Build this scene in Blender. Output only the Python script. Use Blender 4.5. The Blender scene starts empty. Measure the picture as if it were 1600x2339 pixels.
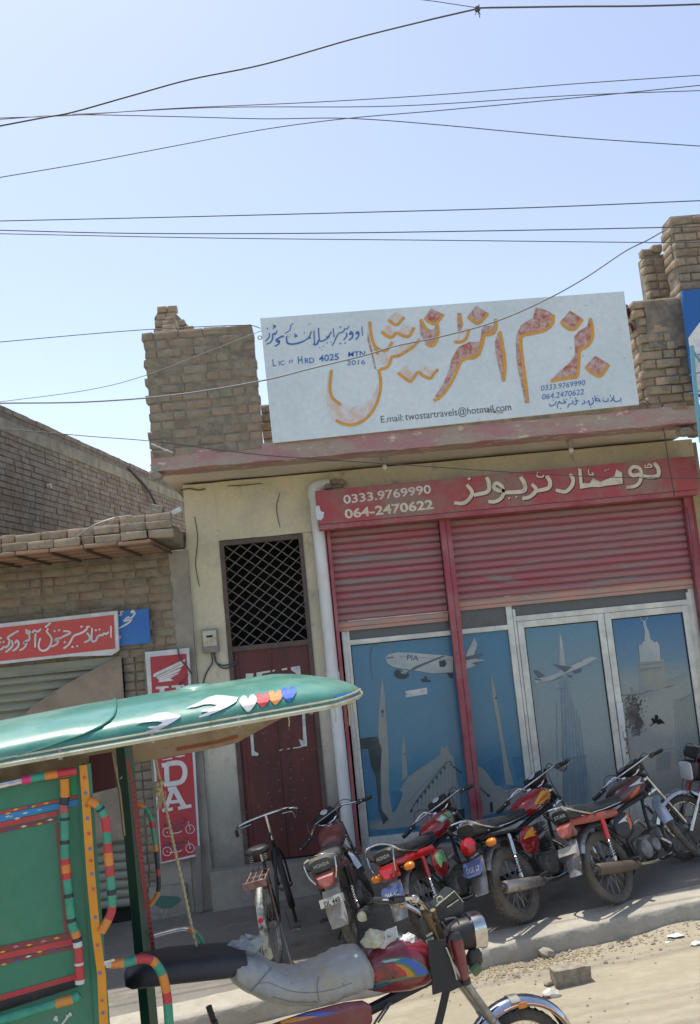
import bpy, bmesh, math, random
from mathutils import Vector, Matrix, noise
from mathutils.geometry import tessellate_polygon
from mathutils.bvhtree import BVHTree
random.seed(7)
R = math.radians
scene = bpy.context.scene
COL = scene.collection

# ------------------------------------------------------------------ camera
YAW, PITCH, ROLL, FPX = R(2.2519), R(7.0), R(-5.6146), 2100.0
CAM = Vector((0, 0, 2.6))
_f = Vector((math.sin(YAW)*math.cos(PITCH), math.cos(YAW)*math.cos(PITCH), math.sin(PITCH)))
_r0 = Vector((math.cos(YAW), -math.sin(YAW), 0)); _u0 = _r0.cross(_f)
CR = math.cos(ROLL)*_r0 + math.sin(ROLL)*_u0
CU = -math.sin(ROLL)*_r0 + math.cos(ROLL)*_u0
CF = _f
cam = bpy.data.cameras.new("camera"); camo = bpy.data.objects.new("camera", cam); COL.objects.link(camo)
m = Matrix((CR, CU, -CF)).transposed().to_4x4(); m.translation = CAM
camo.matrix_world = m
cam.sensor_fit = 'HORIZONTAL'; cam.sensor_width = 36; cam.lens = 36*FPX/1600; cam.clip_end = 2000
scene.camera = camo

# ------------------------------------------------------------------ light
w = bpy.data.worlds.new("World"); scene.world = w; w.use_nodes = True
nt = w.node_tree; nt.nodes.clear()
sky = nt.nodes.new('ShaderNodeTexSky'); sky.sky_type = 'NISHITA'; sky.sun_disc = False
sky.sun_elevation = R(72); sky.sun_rotation = R(-36); sky.altitude = 100
sky.air_density = 0.78; sky.dust_density = 1.5; sky.ozone_density = 1.0
bg = nt.nodes.new('ShaderNodeBackground'); bg.inputs['Strength'].default_value = 0.15
wo = nt.nodes.new('ShaderNodeOutputWorld')
hs_ = nt.nodes.new('ShaderNodeHueSaturation'); hs_.inputs['Saturation'].default_value = .8; hs_.inputs['Value'].default_value = 1.0   # dust-laden, paler air
nt.links.new(sky.outputs[0], hs_.inputs['Color']); nt.links.new(hs_.outputs[0], bg.inputs[0]); nt.links.new(bg.outputs[0], wo.inputs[0])
sl = bpy.data.lights.new("sun", 'SUN'); sl.energy = 2.95; sl.angle = R(0.53); sl.color = (1, .95, .86)
so = bpy.data.objects.new("sun", sl); COL.objects.link(so)
so.location = (-3, 12, 30)
so.rotation_euler = Vector((-.16, .188, 1)).to_track_quat('Z', 'Y').to_euler()
vs = scene.view_settings; vs.view_transform = 'Standard'; vs.look = 'None'; vs.exposure = 0.78; vs.gamma = 1
vs.use_curve_mapping = False
scene.render.engine = 'CYCLES'; scene.cycles.max_bounces = 8; scene.cycles.use_denoising = True

def ray(x, y): return CR*(x-800)/FPX - CU*(y-1169.5)/FPX + CF
def onY(x, y, yy):
    """Point of a facade plane (constant depth yy) at a place measured in the photograph."""
    d = ray(x, y); return CAM + d*(yy/d.y)
def crop(x0, y0, s): return lambda p: (x0+p[0]/s, y0+p[1]/s)

# ------------------------------------------------------------------ materials
MATS = {}
def mat(name, col, rough=.6, metal=0., col2=None, sc=6., lo=.4, hi=.6, bump=0., bsc=60., coat=0., spec=.5,
        dust=None, dsc=3., dlo=.5, dhi=.7, rnd=None, stretch=None, grad=None, sheen=0.):
    if name in MATS: return MATS[name]
    M_ = bpy.data.materials.new(name); M_.use_nodes = True; MATS[name] = M_
    t = M_.node_tree; b = t.nodes['Principled BSDF']; L = t.links.new; N = t.nodes.new
    b.inputs['Roughness'].default_value = rough; b.inputs['Metallic'].default_value = metal
    b.inputs['Coat Weight'].default_value = coat; b.inputs['Coat Roughness'].default_value = .12
    b.inputs['Specular IOR Level'].default_value = spec
    tc = N('ShaderNodeTexCoord'); co = tc.outputs['Object']
    oi = None
    if rnd is not None:
        oi = N('ShaderNodeObjectInfo')
        va = N('ShaderNodeVectorMath'); va.operation = 'ADD'
        ml = N('ShaderNodeVectorMath'); ml.operation = 'SCALE'; ml.inputs[3].default_value = 37.
        cb = N('ShaderNodeCombineXYZ'); L(oi.outputs['Random'], cb.inputs[0]); L(oi.outputs['Random'], cb.inputs[2])
        L(cb.outputs[0], ml.inputs[0]); L(ml.outputs[0], va.inputs[0]); L(co, va.inputs[1]); co = va.outputs[0]
    if stretch:
        mp = N('ShaderNodeMapping'); mp.inputs['Scale'].default_value = stretch; L(co, mp.inputs[0]); co = mp.outputs[0]
    def rgb(c):
        n = N('ShaderNodeRGB'); n.outputs[0].default_value = (*c, 1); return n.outputs[0]
    def nz(scale, det=6, r=.6):
        n = N('ShaderNodeTexNoise'); n.inputs['Scale'].default_value = scale; n.inputs['Detail'].default_value = det
        n.inputs['Roughness'].default_value = r; L(co, n.inputs[0]); return n.outputs[0]
    def rng(x, a, c):
        n = N('ShaderNodeMapRange'); n.inputs[1].default_value = a; n.inputs[2].default_value = c; L(x, n.inputs[0]); n.clamp = True; return n.outputs[0]
    def mix(f, a, c):
        n = N('ShaderNodeMix'); n.data_type = 'RGBA'; L(f, n.inputs[0]); L(a, n.inputs[6]); L(c, n.inputs[7]); return n.outputs[2]
    c = rgb(col)
    if grad:   # printed colours that change with height on the thing: list of (z, colour)
        sp = N('ShaderNodeSeparateXYZ'); L(tc.outputs['Object'], sp.inputs[0])
        cr = N('ShaderNodeValToRGB'); z0, z1 = grad[0][0], grad[-1][0]
        L(rng(sp.outputs[2], z0, z1), cr.inputs[0])
        e = cr.color_ramp.elements
        while len(e) < len(grad): e.new(.5)
        for i, (z, cc) in enumerate(grad): e[i].position = (z-z0)/(z1-z0); e[i].color = (*cc, 1)
        c = cr.outputs[0]
    if rnd is not None: c = mix(rng(oi.outputs['Random'], 0, 1), c, rgb(rnd))
    if col2 is not None: c = mix(rng(nz(sc), lo, hi), c, rgb(col2))
    if dust is not None:
        dm = rng(nz(dsc, 8, .7), dlo, dhi); c = mix(dm, c, rgb(dust))
        mr = N('ShaderNodeMath'); mr.operation = 'MULTIPLY_ADD'; L(dm, mr.inputs[0])
        mr.inputs[1].default_value = max(0, .85-rough); mr.inputs[2].default_value = rough; L(mr.outputs[0], b.inputs['Roughness'])
    # every surface has some fine tonal grain
    g = N('ShaderNodeMix'); g.data_type = 'RGBA'; g.blend_type = 'MULTIPLY'; g.inputs[0].default_value = 1
    gr = N('ShaderNodeMapRange'); gr.inputs[3].default_value = .84; gr.inputs[4].default_value = 1.14
    L(nz(max(sc*5, 25), 5), gr.inputs[0]); L(c, g.inputs[6]); L(gr.outputs[0], g.inputs[7]); c = g.outputs[2]
    L(c, b.inputs['Base Color'])
    if bump:
        bp = N('ShaderNodeBump'); bp.inputs['Strength'].default_value = min(1, bump*1.); bp.inputs['Distance'].default_value = .01
        L(nz(bsc, 8, .65), bp.inputs['Height']); L(bp.outputs[0], b.inputs['Normal'])
    return M_

plaster = mat('cream_plaster', (0.651, 0.574, 0.388), .9, col2=(0.512, 0.465, 0.341), sc=1.6, dust=(0.341, 0.31, 0.248), dsc=2.2, dlo=.56, dhi=.8, bump=.35, bsc=35)
plaster_warm = mat('warm_plaster', (0.66, 0.555, 0.33), .9, col2=(0.54, 0.465, 0.3), sc=1.3, dust=(0.36, 0.315, 0.225), dsc=3, dlo=.6, dhi=.8, bump=.3, bsc=30)
concrete = mat('grey_concrete', (0.351, 0.317, 0.257), .92, col2=(0.257, 0.23, 0.196), sc=3, dust=(0.486, 0.432, 0.351), dsc=6, dlo=.55, dhi=.75, bump=.5, bsc=40)
mortar = mat('mud_mortar', (0.27, 0.23, 0.169), .95, col2=(0.176, 0.149, 0.115), sc=9, bump=.8, bsc=30)
brickm = mat('fired_brick', (.24, .165, .105), .95, rnd=(.44, .33, .225), col2=(.34, .285, .205), sc=6, lo=.38, hi=.62, dust=(.20, .17, .125), dsc=9, dlo=.5, dhi=.68, bump=1., bsc=40)
brickgrey = mat('dusty_brick', (.225, .165, .11), .95, rnd=(.36, .25, .17), col2=(.31, .27, .20), sc=3.4, lo=.36, hi=.6, dust=(.19, .17, .13), dsc=7, dlo=.48, dhi=.66, bump=1., bsc=40)
clay = mat('clay_tile', (0.42, 0.238, 0.147), .9, rnd=(0.336, 0.196, 0.126), col2=(0.35, 0.238, 0.168), sc=5, bump=.5)
pinkband = mat('peeling_pink_paint', (.40, .215, .215), .9, col2=(.38, .31, .25), sc=3.2, lo=.44, hi=.58, dust=(.58, .50, .39), dsc=8, dlo=.57, dhi=.63, bump=.6, bsc=45, stretch=(.6, 1, 1.6))
boxpaint = mat('faded_red_box_paint', (0.38, 0.0747, 0.0862), .7, col2=(0.276, 0.184, 0.155), sc=2.6, lo=.44, hi=.62, dust=(0.345, 0.115, 0.115), dsc=7, bump=.2)
redpost = mat('red_post_paint', (.33, .06, .08), .6, col2=(.36, .13, .13), sc=4, dust=(.2, .12, .11), dsc=8, dlo=.6, dhi=.8)
slatm = mat('pink_red_shutter_paint', (.41, .085, .11), .5, rnd=(.33, .14, .145), col2=(.31, .175, .17), sc=1.8, lo=.42, hi=.62, dust=(.27, .25, .235), dsc=3.2, dlo=.58, dhi=.63, stretch=(.45, 1, 5), bump=.15)
slatlow = mat('dusty_bottom_slat', (0.546, 0.286, 0.221), .7, col2=(0.39, 0.286, 0.234), sc=6, stretch=(.5, 1, 3))
alum = mat('cream_aluminium', (0.713, 0.713, 0.62), .45, .2, col2=(0.558, 0.558, 0.496), sc=5, dust=(0.388, 0.357, 0.295), dsc=14, dlo=.62, dhi=.8)
darkglass = mat('dark_transom_glass', (0.048, 0.056, 0.0608), .12, spec=.8, dust=(0.128, 0.136, 0.136), dsc=3, dlo=.3, dhi=.8)
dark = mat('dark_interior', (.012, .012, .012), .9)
rustred = mat('rusty_maroon_door', (.125, .026, .024), .55, col2=(.08, .022, .02), sc=3, dust=(.20, .07, .04), dsc=5, dlo=.56, dhi=.8, stretch=(1, 1, .5))
rustbar = mat('rusty_bar', (.20, .185, .15), .7, .2, col2=(.13, .11, .085), sc=20)
browniron = mat('brown_iron', (0.117, 0.0845, 0.065), .65, col2=(0.078, 0.0585, 0.052), sc=12)
pvc = mat('white_pvc', (.74, .75, .73), .45, col2=(.62, .62, .57), sc=3, dust=(.42, .39, .31), dsc=4, dlo=.58, dhi=.85, stretch=(1, 1, .3))
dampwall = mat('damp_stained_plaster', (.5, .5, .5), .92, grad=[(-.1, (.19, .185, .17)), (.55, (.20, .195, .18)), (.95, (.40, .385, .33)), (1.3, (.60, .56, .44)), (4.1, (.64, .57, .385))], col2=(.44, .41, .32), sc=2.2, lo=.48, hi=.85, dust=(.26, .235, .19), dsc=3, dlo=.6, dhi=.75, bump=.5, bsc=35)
slabm = mat('limewashed_slab', (.64, .595, .50), .9, col2=(.56, .52, .44), sc=1.2, dust=(.33, .31, .26), dsc=2, dlo=.55, dhi=.85, bump=.3, bsc=30)
signw = mat('white_sign_sheet', (0.667, 0.738, 0.75), .5, col2=(0.596, 0.674, 0.696), sc=1.2, dust=(0.511, 0.525, 0.454), dsc=4, dlo=.66, dhi=.78)
signedge = mat('galvanised_edge', (0.455, 0.468, 0.468), .5, .5)
orange = mat('orange_lettering', (0.713, 0.345, 0.0403), .7, col2=(0.575, 0.299, 0.0805), sc=20)
fade = mat('faded_red_lettering', (0.396, 0.102, 0.072), .75, col2=(0.552, 0.432, 0.384), sc=16, lo=.38, hi=.66, dust=(0.54, 0.48, 0.444), dsc=30, dlo=.48, dhi=.7)
fadepale = mat('washed_out_lettering', (0.644, 0.504, 0.434), .75, col2=(0.658, 0.7, 0.7), sc=12, lo=.4, hi=.65)
bluetext = mat('blue_sign_paint', (0.042, 0.132, 0.408), .6, col2=(0.084, 0.192, 0.432), sc=30)
inkdark = mat('dark_blue_ink', (.03, .045, .10), .6, col2=(.12, .15, .2), sc=40)
cream = mat('cream_lettering', (0.675, 0.621, 0.486), .6, col2=(0.486, 0.419, 0.311), sc=9, lo=.5, hi=.7)
shadowpaint = mat('dark_letter_outline', (.07, .03, .03), .7)
rust = mat('rust_stain', (.28, .10, .03), .9, col2=(.45, .38, .3), sc=20)
white = mat('white_paint', (0.744, 0.744, 0.72), .5, col2=(0.6, 0.6, 0.576), sc=6)
paper = mat('torn_paper', (0.625, 0.625, 0.575), .9, col2=(0.275, 0.375, 0.45), sc=14, lo=.5, hi=.75)
chalk = mat('chalk', (.30, .22, .20), .9, col2=(.12, .04, .04), sc=60, lo=.4, hi=.6)
redsign = mat('red_flex_print', (0.616, 0.066, 0.0605), .45, col2=(0.55, 0.0825, 0.0715), sc=1.5)
bluesign = mat('blue_flex_print', (0.024, 0.156, 0.504), .45, col2=(0.036, 0.18, 0.48), sc=2)
bannerw = mat('white_flex', (0.675, 0.702, 0.702), .5, col2=(0.567, 0.581, 0.567), sc=4)
galv = mat('weathered_grey_slat', (0.297, 0.304, 0.23), .6, .3, col2=(0.189, 0.203, 0.162), sc=3, dust=(0.405, 0.365, 0.27), dsc=8, stretch=(.4, 1, 3))
sack = mat('brown_sackcloth', (.36, .29, .215), .95, col2=(.28, .225, .17), sc=4, bump=.6, bsc=90)
sackw = mat('pale_cloth', (0.504, 0.456, 0.408), .95, col2=(0.408, 0.372, 0.336), sc=4)
cable = mat('black_cable', (.075, .075, .085), .6)
cablew = mat('grey_cable', (.2, .2, .2), .6)
chrome = mat('chrome', (.62, .62, .62), .14, 1., col2=(.5, .49, .46), sc=20, dust=(.22, .18, .13), dsc=14, dlo=.55, dhi=.85)
steel = mat('dusty_steel', (.34, .33, .31), .35, .85, dust=(.20, .16, .11), dsc=12, dlo=.45, dhi=.75)
blackplastic = mat('black_plastic', (.018, .018, .02), .45, dust=(.09, .08, .065), dsc=9, dlo=.52, dhi=.85)
rubber = mat('dusty_rubber', (.032, .031, .03), .85, dust=(.13, .11, .085), dsc=7, dlo=.38, dhi=.75, bump=.3, bsc=80)
dustyrubber = mat('very_dusty_rubber', (.075, .066, .055), .9, dust=(.19, .165, .125), dsc=7, dlo=.35, dhi=.7, bump=.3, bsc=80)
seatm = mat('black_seat_vinyl', (.02, .02, .022), .42, dust=(.10, .09, .08), dsc=5, dlo=.5, dhi=.9)
enginem = mat('cast_alloy', (.22, .22, .215), .45, .7, dust=(.12, .10, .075), dsc=9, dlo=.42, dhi=.7)
lensred = mat('red_lens', (.50, .01, .012), .15, coat=.6, col2=(.38, .01, .012), sc=30)
lensreddust = mat('dusty_red_lens', (.42, .05, .045), .5, col2=(.36, .12, .1), sc=10)
lensamber = mat('amber_lens', (.75, .22, .01), .15, coat=.6)
lensclear = mat('clear_lens', (.5, .52, .52), .08, coat=1.)
redpaint = mat('red_tank_paint', (.27, .012, .015), .22, coat=.8, dust=(.2, .10, .08), dsc=6, dlo=.6, dhi=.95)
brightred = mat('bright_red_panel', (.48, .015, .015), .25, coat=.7, dust=(.3, .1, .08), dsc=6, dlo=.62, dhi=.95)
maroon = mat('maroon_paint', (.17, .012, .025), .3, coat=.6, dust=(.19, .11, .10), dsc=5, dlo=.52, dhi=.85)
dullred = mat('sun_dulled_red', (.20, .03, .025), .4, coat=.3, col2=(.12, .05, .045), sc=5, dust=(.2, .13, .1), dsc=7, dlo=.5, dhi=.85)
decal_y = mat('yellow_sticker', (.75, .36, .03), .4)
decal_o = mat('orange_sticker', (.62, .11, .02), .4)
decal_g = mat('green_sticker', (.06, .34, .09), .4, col2=(.3, .5, .3), sc=60)
decal_b = mat('blue_sticker', (.03, .09, .42), .4)
decal_w = mat('pale_sticker', (.55, .58, .56), .4)
plateblue = mat('blue_number_plate', (.07, .12, .29), .5, col2=(.25, .12, .16), sc=40, lo=.55, hi=.7)
platew = mat('white_number_plate', (.45, .44, .40), .6, dust=(.3, .26, .2), dsc=12)
grime = mat('grimy_underside', (0.429, 0.338, 0.234), .8, col2=(0.208, 0.143, 0.091), sc=4, lo=.5, hi=.7, dust=(0.065, 0.0455, 0.026), dsc=7, dlo=.58, dhi=.7)
canopym = mat('glossy_green_canopy', (.035, .20, .15), .36, coat=.45, col2=(.06, .24, .185), sc=1.6, dust=(.20, .31, .26), dsc=2.4, dlo=.42, dhi=.85, bump=.12, bsc=9)
cabgreen = mat('cab_green_paint', (.02, .19, .11), .5, coat=.15, col2=(.035, .20, .125), sc=2, dust=(.14, .21, .15), dsc=3, dlo=.5, dhi=.9)
darkgreen = mat('dark_green_paint', (.012, .075, .05), .4, coat=.3)
trimcream = mat('cream_trim', (.50, .50, .36), .35, coat=.4, dust=(.3, .26, .16), dsc=10)
tape_red = mat('red_tape', (.50, .03, .05), .4, col2=(.42, .05, .05), sc=15, dust=(.26, .21, .15), dsc=13, dlo=.55, dhi=.95)
tape_or = mat('orange_tape', (.66, .19, .03), .4, col2=(.60, .25, .04), sc=15, dust=(.26, .21, .15), dsc=13, dlo=.55, dhi=.95)
tape_gr = mat('green_tape', (.03, .26, .16), .4, col2=(.05, .3, .2), sc=15, dust=(.26, .21, .15), dsc=13, dlo=.55, dhi=.95)
tape_bl = mat('blue_tape', (.02, .22, .52), .4)
tape_dk = mat('dark_tape', (.02, .03, .05), .4)
yellowo = mat('orange_yellow_strip', (.68, .28, .015), .45, col2=(.62, .24, .02), sc=6)
plasticcover = mat('cloudy_plastic_cover', (.36, .39, .42), .42, coat=.15, col2=(.27, .29, .30), sc=5, lo=.35, hi=.65, dust=(.37, .34, .265), dsc=3, dlo=.42, dhi=.7, bump=.8, bsc=26)
bagw = mat('crumpled_white_plastic', (.60, .60, .56), .4, bump=.8, bsc=25)
ropem = mat('jute_rope', (.50, .43, .27), .9, bump=.6, bsc=200)
dirt = mat('dusty_ground', (.345, .305, .22), .97, col2=(.30, .262, .19), sc=.9, lo=.35, hi=.7, dust=(.40, .36, .27), dsc=5, dlo=.5, dhi=.75, bump=.9, bsc=16, stretch=(.45, 1.3, 1))
pavem = mat('pavement_concrete_shade_tone', (.20, .185, .16), .95, col2=(.155, .145, .125), sc=1.5, dust=(.27, .245, .20), dsc=3, dlo=.45, dhi=.75, bump=.35, bsc=30)  # concrete darkened to deepen the building's shade on the pavement
kerbm = mat('kerb_concrete_sunlit_tone', (.41, .38, .31), .95, col2=(.35, .32, .26), sc=4, dust=(.42, .39, .32), dsc=7, dlo=.55, dhi=.7, bump=.9, bsc=25)  # paler than the pavement so the sunlit strip along the edge stays bright
stonem = mat('stone', (.30, .26, .2), .95, rnd=(.42, .37, .28), col2=(.2, .17, .13), sc=20, bump=.6)
bulbm = mat('frosted_bulb', (.6, .58, .5), .3)

# ------------------------------------------------------------------ mesh builder
class MB:
    def __init__(s, T=None): s.v = []; s.f = []; s.T = T
    def add(s, vs_, fs):
        n = len(s.v); s.v += [Vector(p) if s.T is None else s.T @ Vector(p) for p in vs_]; s.f += [tuple(i+n for i in f) for f in fs]; return s
    def box(s, c, d, rot=None):
        c = Vector(c); h = Vector(d)/2; P = []
        for sx in (-1, 1):
            for sy in (-1, 1):
                for sz in (-1, 1):
                    q = Vector((sx*h.x, sy*h.y, sz*h.z)); P.append(c + (rot @ q if rot else q))
        return s.add(P, [(0, 1, 3, 2), (4, 6, 7, 5), (0, 4, 5, 1), (2, 3, 7, 6), (0, 2, 6, 4), (1, 5, 7, 3)])
    def span(s, a, b): return s.box([(p+q)/2 for p, q in zip(a, b)], [abs(q-p) for p, q in zip(a, b)])
    def cbox(s, c, d, b=.01, rot=None):
        """box with chamfered edges"""
        bm = bmesh.new(); bmesh.ops.create_cube(bm, size=1)
        for q in bm.verts: q.co = Vector((q.co.x*d[0], q.co.y*d[1], q.co.z*d[2]))
        bmesh.ops.bevel(bm, geom=list(bm.edges), offset=b, segments=2, affect='EDGES', profile=.6)
        c = Vector(c); bm.verts.index_update()
        s.add([c+(rot @ q.co if rot else q.co) for q in bm.verts], [[q.index for q in f.verts] for f in bm.faces]); bm.free(); return s
    def rings(s, rs, cap=True, closed=False):
        n = len(rs[0]); P = [p for r_ in rs for p in r_]; F = []
        k = len(rs)
        for i in range(k if closed else k-1):
            for j in range(n): F.append((i*n+j, i*n+(j+1) % n, ((i+1) % k)*n+(j+1) % n, ((i+1) % k)*n+j))
        if cap and not closed: F += [tuple(range(n))[::-1], tuple((k-1)*n+j for j in range(n))]
        return s.add(P, F)
    def tube(s, pts, r, n=8, closed=False, flat=1.):
        pts = [Vector(p) for p in pts]; k = len(pts); rs = []
        up = None
        for i, p in enumerate(pts):
            a = pts[i-1] if (i > 0 or closed) else p; b = pts[(i+1) % k] if (i < k-1 or closed) else p
            t = (b-a).normalized()
            if up is None:
                up = Vector((0, 0, 1)) if abs(t.z) < .9 else Vector((1, 0, 0))
            x = t.cross(up)
            if x.length < 1e-4: x = t.orthogonal()
            x.normalize(); up = x.cross(t).normalized()
            rr = r[i] if isinstance(r, (list, tuple)) else r
            rs.append([p + x*math.cos(2*math.pi*j/n)*rr*flat + up*math.sin(2*math.pi*j/n)*rr for j in range(n)])
        return s.rings(rs, True, closed)
    def lathe(s, prof, o, ax, n=20):
        ax = Vector(ax).normalized(); x = ax.orthogonal().normalized(); y = ax.cross(x); o = Vector(o)
        return s.rings([[o+ax*h+(x*math.cos(2*math.pi*j/n)+y*math.sin(2*math.pi*j/n))*max(r_, 1e-4) for j in range(n)] for r_, h in prof])
    def torus(s, c, ax, Rr, r_, n=36, m_=8, w=1.):
        ax = Vector(ax).normalized(); x = ax.orthogonal().normalized(); y = ax.cross(x); c = Vector(c); rs = []
        for i in range(n):
            a = 2*math.pi*i/n; d = x*math.cos(a)+y*math.sin(a)
            rs.append([c+d*(Rr+r_*math.cos(2*math.pi*j/m_))+ax*r_*w*math.sin(2*math.pi*j/m_) for j in range(m_)])
        return s.rings(rs, False, True)
    def ell(s, c, r_, n=12, rot=None):
        c = Vector(c); rs = []
        for i in range(n//2+1):
            a = -math.pi/2+math.pi*i/(n//2); a = max(-1.55, min(1.55, a))
            ring = [Vector((r_[0]*math.cos(a)*math.cos(2*math.pi*j/n), r_[1]*math.cos(a)*math.sin(2*math.pi*j/n), r_[2]*math.sin(a))) for j in range(n)]
            rs.append([c+(rot @ q if rot else q) for q in ring])
        return s.rings(rs)
    def poly(s, pts, th=None):
        """flat outline, optionally with thickness vector th"""
        pts = [Vector(p) for p in pts]; n = len(pts)
        tri = tessellate_polygon([pts]); F = [tuple(t) for t in tri]
        if th is None: return s.add(pts, F)
        th = Vector(th); P = pts+[p+th for p in pts]
        return s.add(P, F+[tuple(i+n for i in t[::-1]) for t in F]+[(i, (i+1) % n, (i+1) % n+n, i+n) for i in range(n)])
    def build(s, name, material, parent=None, smooth=True, ang=.6, world=False, kind=None, label=None):
        me = bpy.data.meshes.new(name)
        off = parent_world(parent) if (world and parent is not None) else Vector()
        me.from_pydata([p-off for p in s.v], [], s.f); me.validate(); me.materials.append(material)
        bm = bmesh.new(); bm.from_mesh(me); bmesh.ops.recalc_face_normals(bm, faces=bm.faces); bm.to_mesh(me); bm.free()
        if smooth:
            me.polygons.foreach_set('use_smooth', [True]*len(me.polygons)); me.set_sharp_from_angle(angle=ang)
        o = bpy.data.objects.new(name, me); COL.objects.link(o); o.parent = parent
        if kind: o['kind'] = kind
        if label: o['label'] = label
        return o
def parent_world(p):
    v = Vector()
    while p is not None: v += p.location; p = p.parent
    return v
def thing(name, label, cat, loc=(0, 0, 0), group=None):
    o = bpy.data.objects.new(name, None); o.empty_display_size = .2; COL.objects.link(o); o.location = loc
    return tag(o, label, cat, group)
def tag(o, label, cat, group=None):
    o['label'] = label; o['category'] = cat
    if group: o['group'] = group
    return o
def struct(o): o['kind'] = 'structure'; return o

def spline(pts, k=6):
    if len(pts) < 3: return list(pts)
    P = [Vector(p) for p in pts]; P = [2*P[0]-P[1]]+P+[2*P[-1]-P[-2]]; out = []
    for i in range(1, len(P)-2):
        for j in range(k):
            t = j/k; a, b, c, d = P[i-1:i+3]
            out.append(.5*((2*b)+(c-a)*t+(2*a-5*b+4*c-d)*t*t+(3*b-a-3*c+d)*t**3))
    return out+[P[-2]]
def ribbon2d(pts, wd, k=5, taper=True):
    """a brush stroke as a closed 2D outline"""
    S = spline([Vector((p[0], p[1], 0)) for p in pts], k); n = len(S); L_, R_ = [], []
    for i, p in enumerate(S):
        t = (S[min(i+1, n-1)]-S[max(i-1, 0)]).normalized(); nn = Vector((-t.y, t.x, 0))
        h = wd/2*(1 if not taper else .55+.45*math.sin(math.pi*(.12+.76*i/(n-1)))**.5)
        L_.append(p+nn*h); R_.append(p-nn*h)
    return L_, R_
_lift = [0]
def strokes(mb, fc, lst, wd, y, off=.004, k=5, surf=None, taper=True):
    """brush strokes given in a zoom's coordinates (fc), laid on the plane y (or mapped by surf)"""
    for pts in lst:
        ww = wd
        if isinstance(pts, tuple): ww, pts = pts
        _lift[0] = (_lift[0]+1) % 7; o = off+_lift[0]*.0003
        mp = (lambda q: onY(*fc((q.x, q.y)), y-o)) if surf is None else (lambda q: surf(*fc((q.x, q.y)), o))
        if len(pts) == 1:
            x, yy = pts[0]; h = ww*.75
            q = [Vector((x-h, yy+h*.15, 0)), Vector((x-h*.1, yy-h*.8, 0)), Vector((x+h, yy-h*.15, 0)), Vector((x+h*.1, yy+h*.8, 0))]
            mb.add([mp(a) for a in q], [(0, 1, 2, 3)]); continue
        L_, R_ = ribbon2d(pts, ww, k, taper); n = len(L_)
        mb.add([mp(a) for a in L_]+[mp(a) for a in R_], [(i, i+1, n+i+1, n+i) for i in range(n-1)])
def fills(mb, fc, lst, y, off=.003, surf=None):
    for pts in lst:
        _lift[0] = (_lift[0]+1) % 7; o = off+_lift[0]*.0002
        mb.poly([onY(*fc(p), y-o) if surf is None else surf(*fc(p), o) for p in pts])
def smoothpoly(pts, k=3):
    n = len(pts); P = [Vector((*p, 0)) for p in pts]; out = []
    for i in range(n):
        a, b, c, d = P[i-1], P[i], P[(i+1) % n], P[(i+2) % n]
        for j in range(k):
            t = j/k; q = .5*((2*b)+(c-a)*t+(2*a-5*b+4*c-d)*t*t+(3*b-a-3*c+d)*t**3); out.append((q.x, q.y))
    return out
def text_mesh(s, bold=.0):
    cu = bpy.data.curves.new('t', 'FONT'); cu.body = s; cu.size = 1; cu.offset = bold; cu.resolution_u = 4
    o = bpy.data.objects.new('t', cu); COL.objects.link(o)
    bpy.context.view_layer.update()
    me = bpy.data.meshes.new_from_object(o.evaluated_get(bpy.context.evaluated_depsgraph_get()))
    V = [p.co.copy() for p in me.vertices]; F = [tuple(p.vertices) for p in me.polygons]
    bpy.data.objects.remove(o); bpy.data.curves.remove(cu); bpy.data.meshes.remove(me)
    return V, F
def text_px(mb, s, fc, p0, p1, cap, y, off=.004, bold=.0, surf=None, slant=0.):
    """Latin text whose baseline runs p0 -> p1 (zoom coordinates) with capital height cap"""
    V, F = text_mesh(s, bold)
    x0 = min(v.x for v in V); x1 = max(v.x for v in V); H = .73
    d = Vector((p1[0]-p0[0], p1[1]-p0[1])); u = d.normalized(); n = Vector((u.y, -u.x))
    P = []
    for v in V:
        t = (v.x-x0)/(x1-x0); q = Vector(p0)+d*t+n*(v.y/H*cap)+u*(v.y/H*cap*slant)
        P.append(onY(*fc((q.x, q.y)), y-off) if surf is None else surf(*fc((q.x, q.y)), off))
    mb.add(P, F)
def text_3d(mb, s, o, ux, uz, width, height, bold=.0):
    V, F = text_mesh(s, bold); x0 = min(v.x for v in V); x1 = max(v.x for v in V)
    o, ux, uz = Vector(o), Vector(ux).normalized(), Vector(uz).normalized()
    mb.add([o+ux*((v.x-x0)/(x1-x0)-.5)*width+uz*(v.y/.73-.5)*height for v in V], F)

def swz(x): return .08+.06*max(-4., min(5., x))       # pavement height
def stz(x): return swz(x)-.15                          # street height along the kerb
def fall(y): return .14*max(0., min(1., (6.7-y)/1.3))   # the street falls away from the kerb

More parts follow.
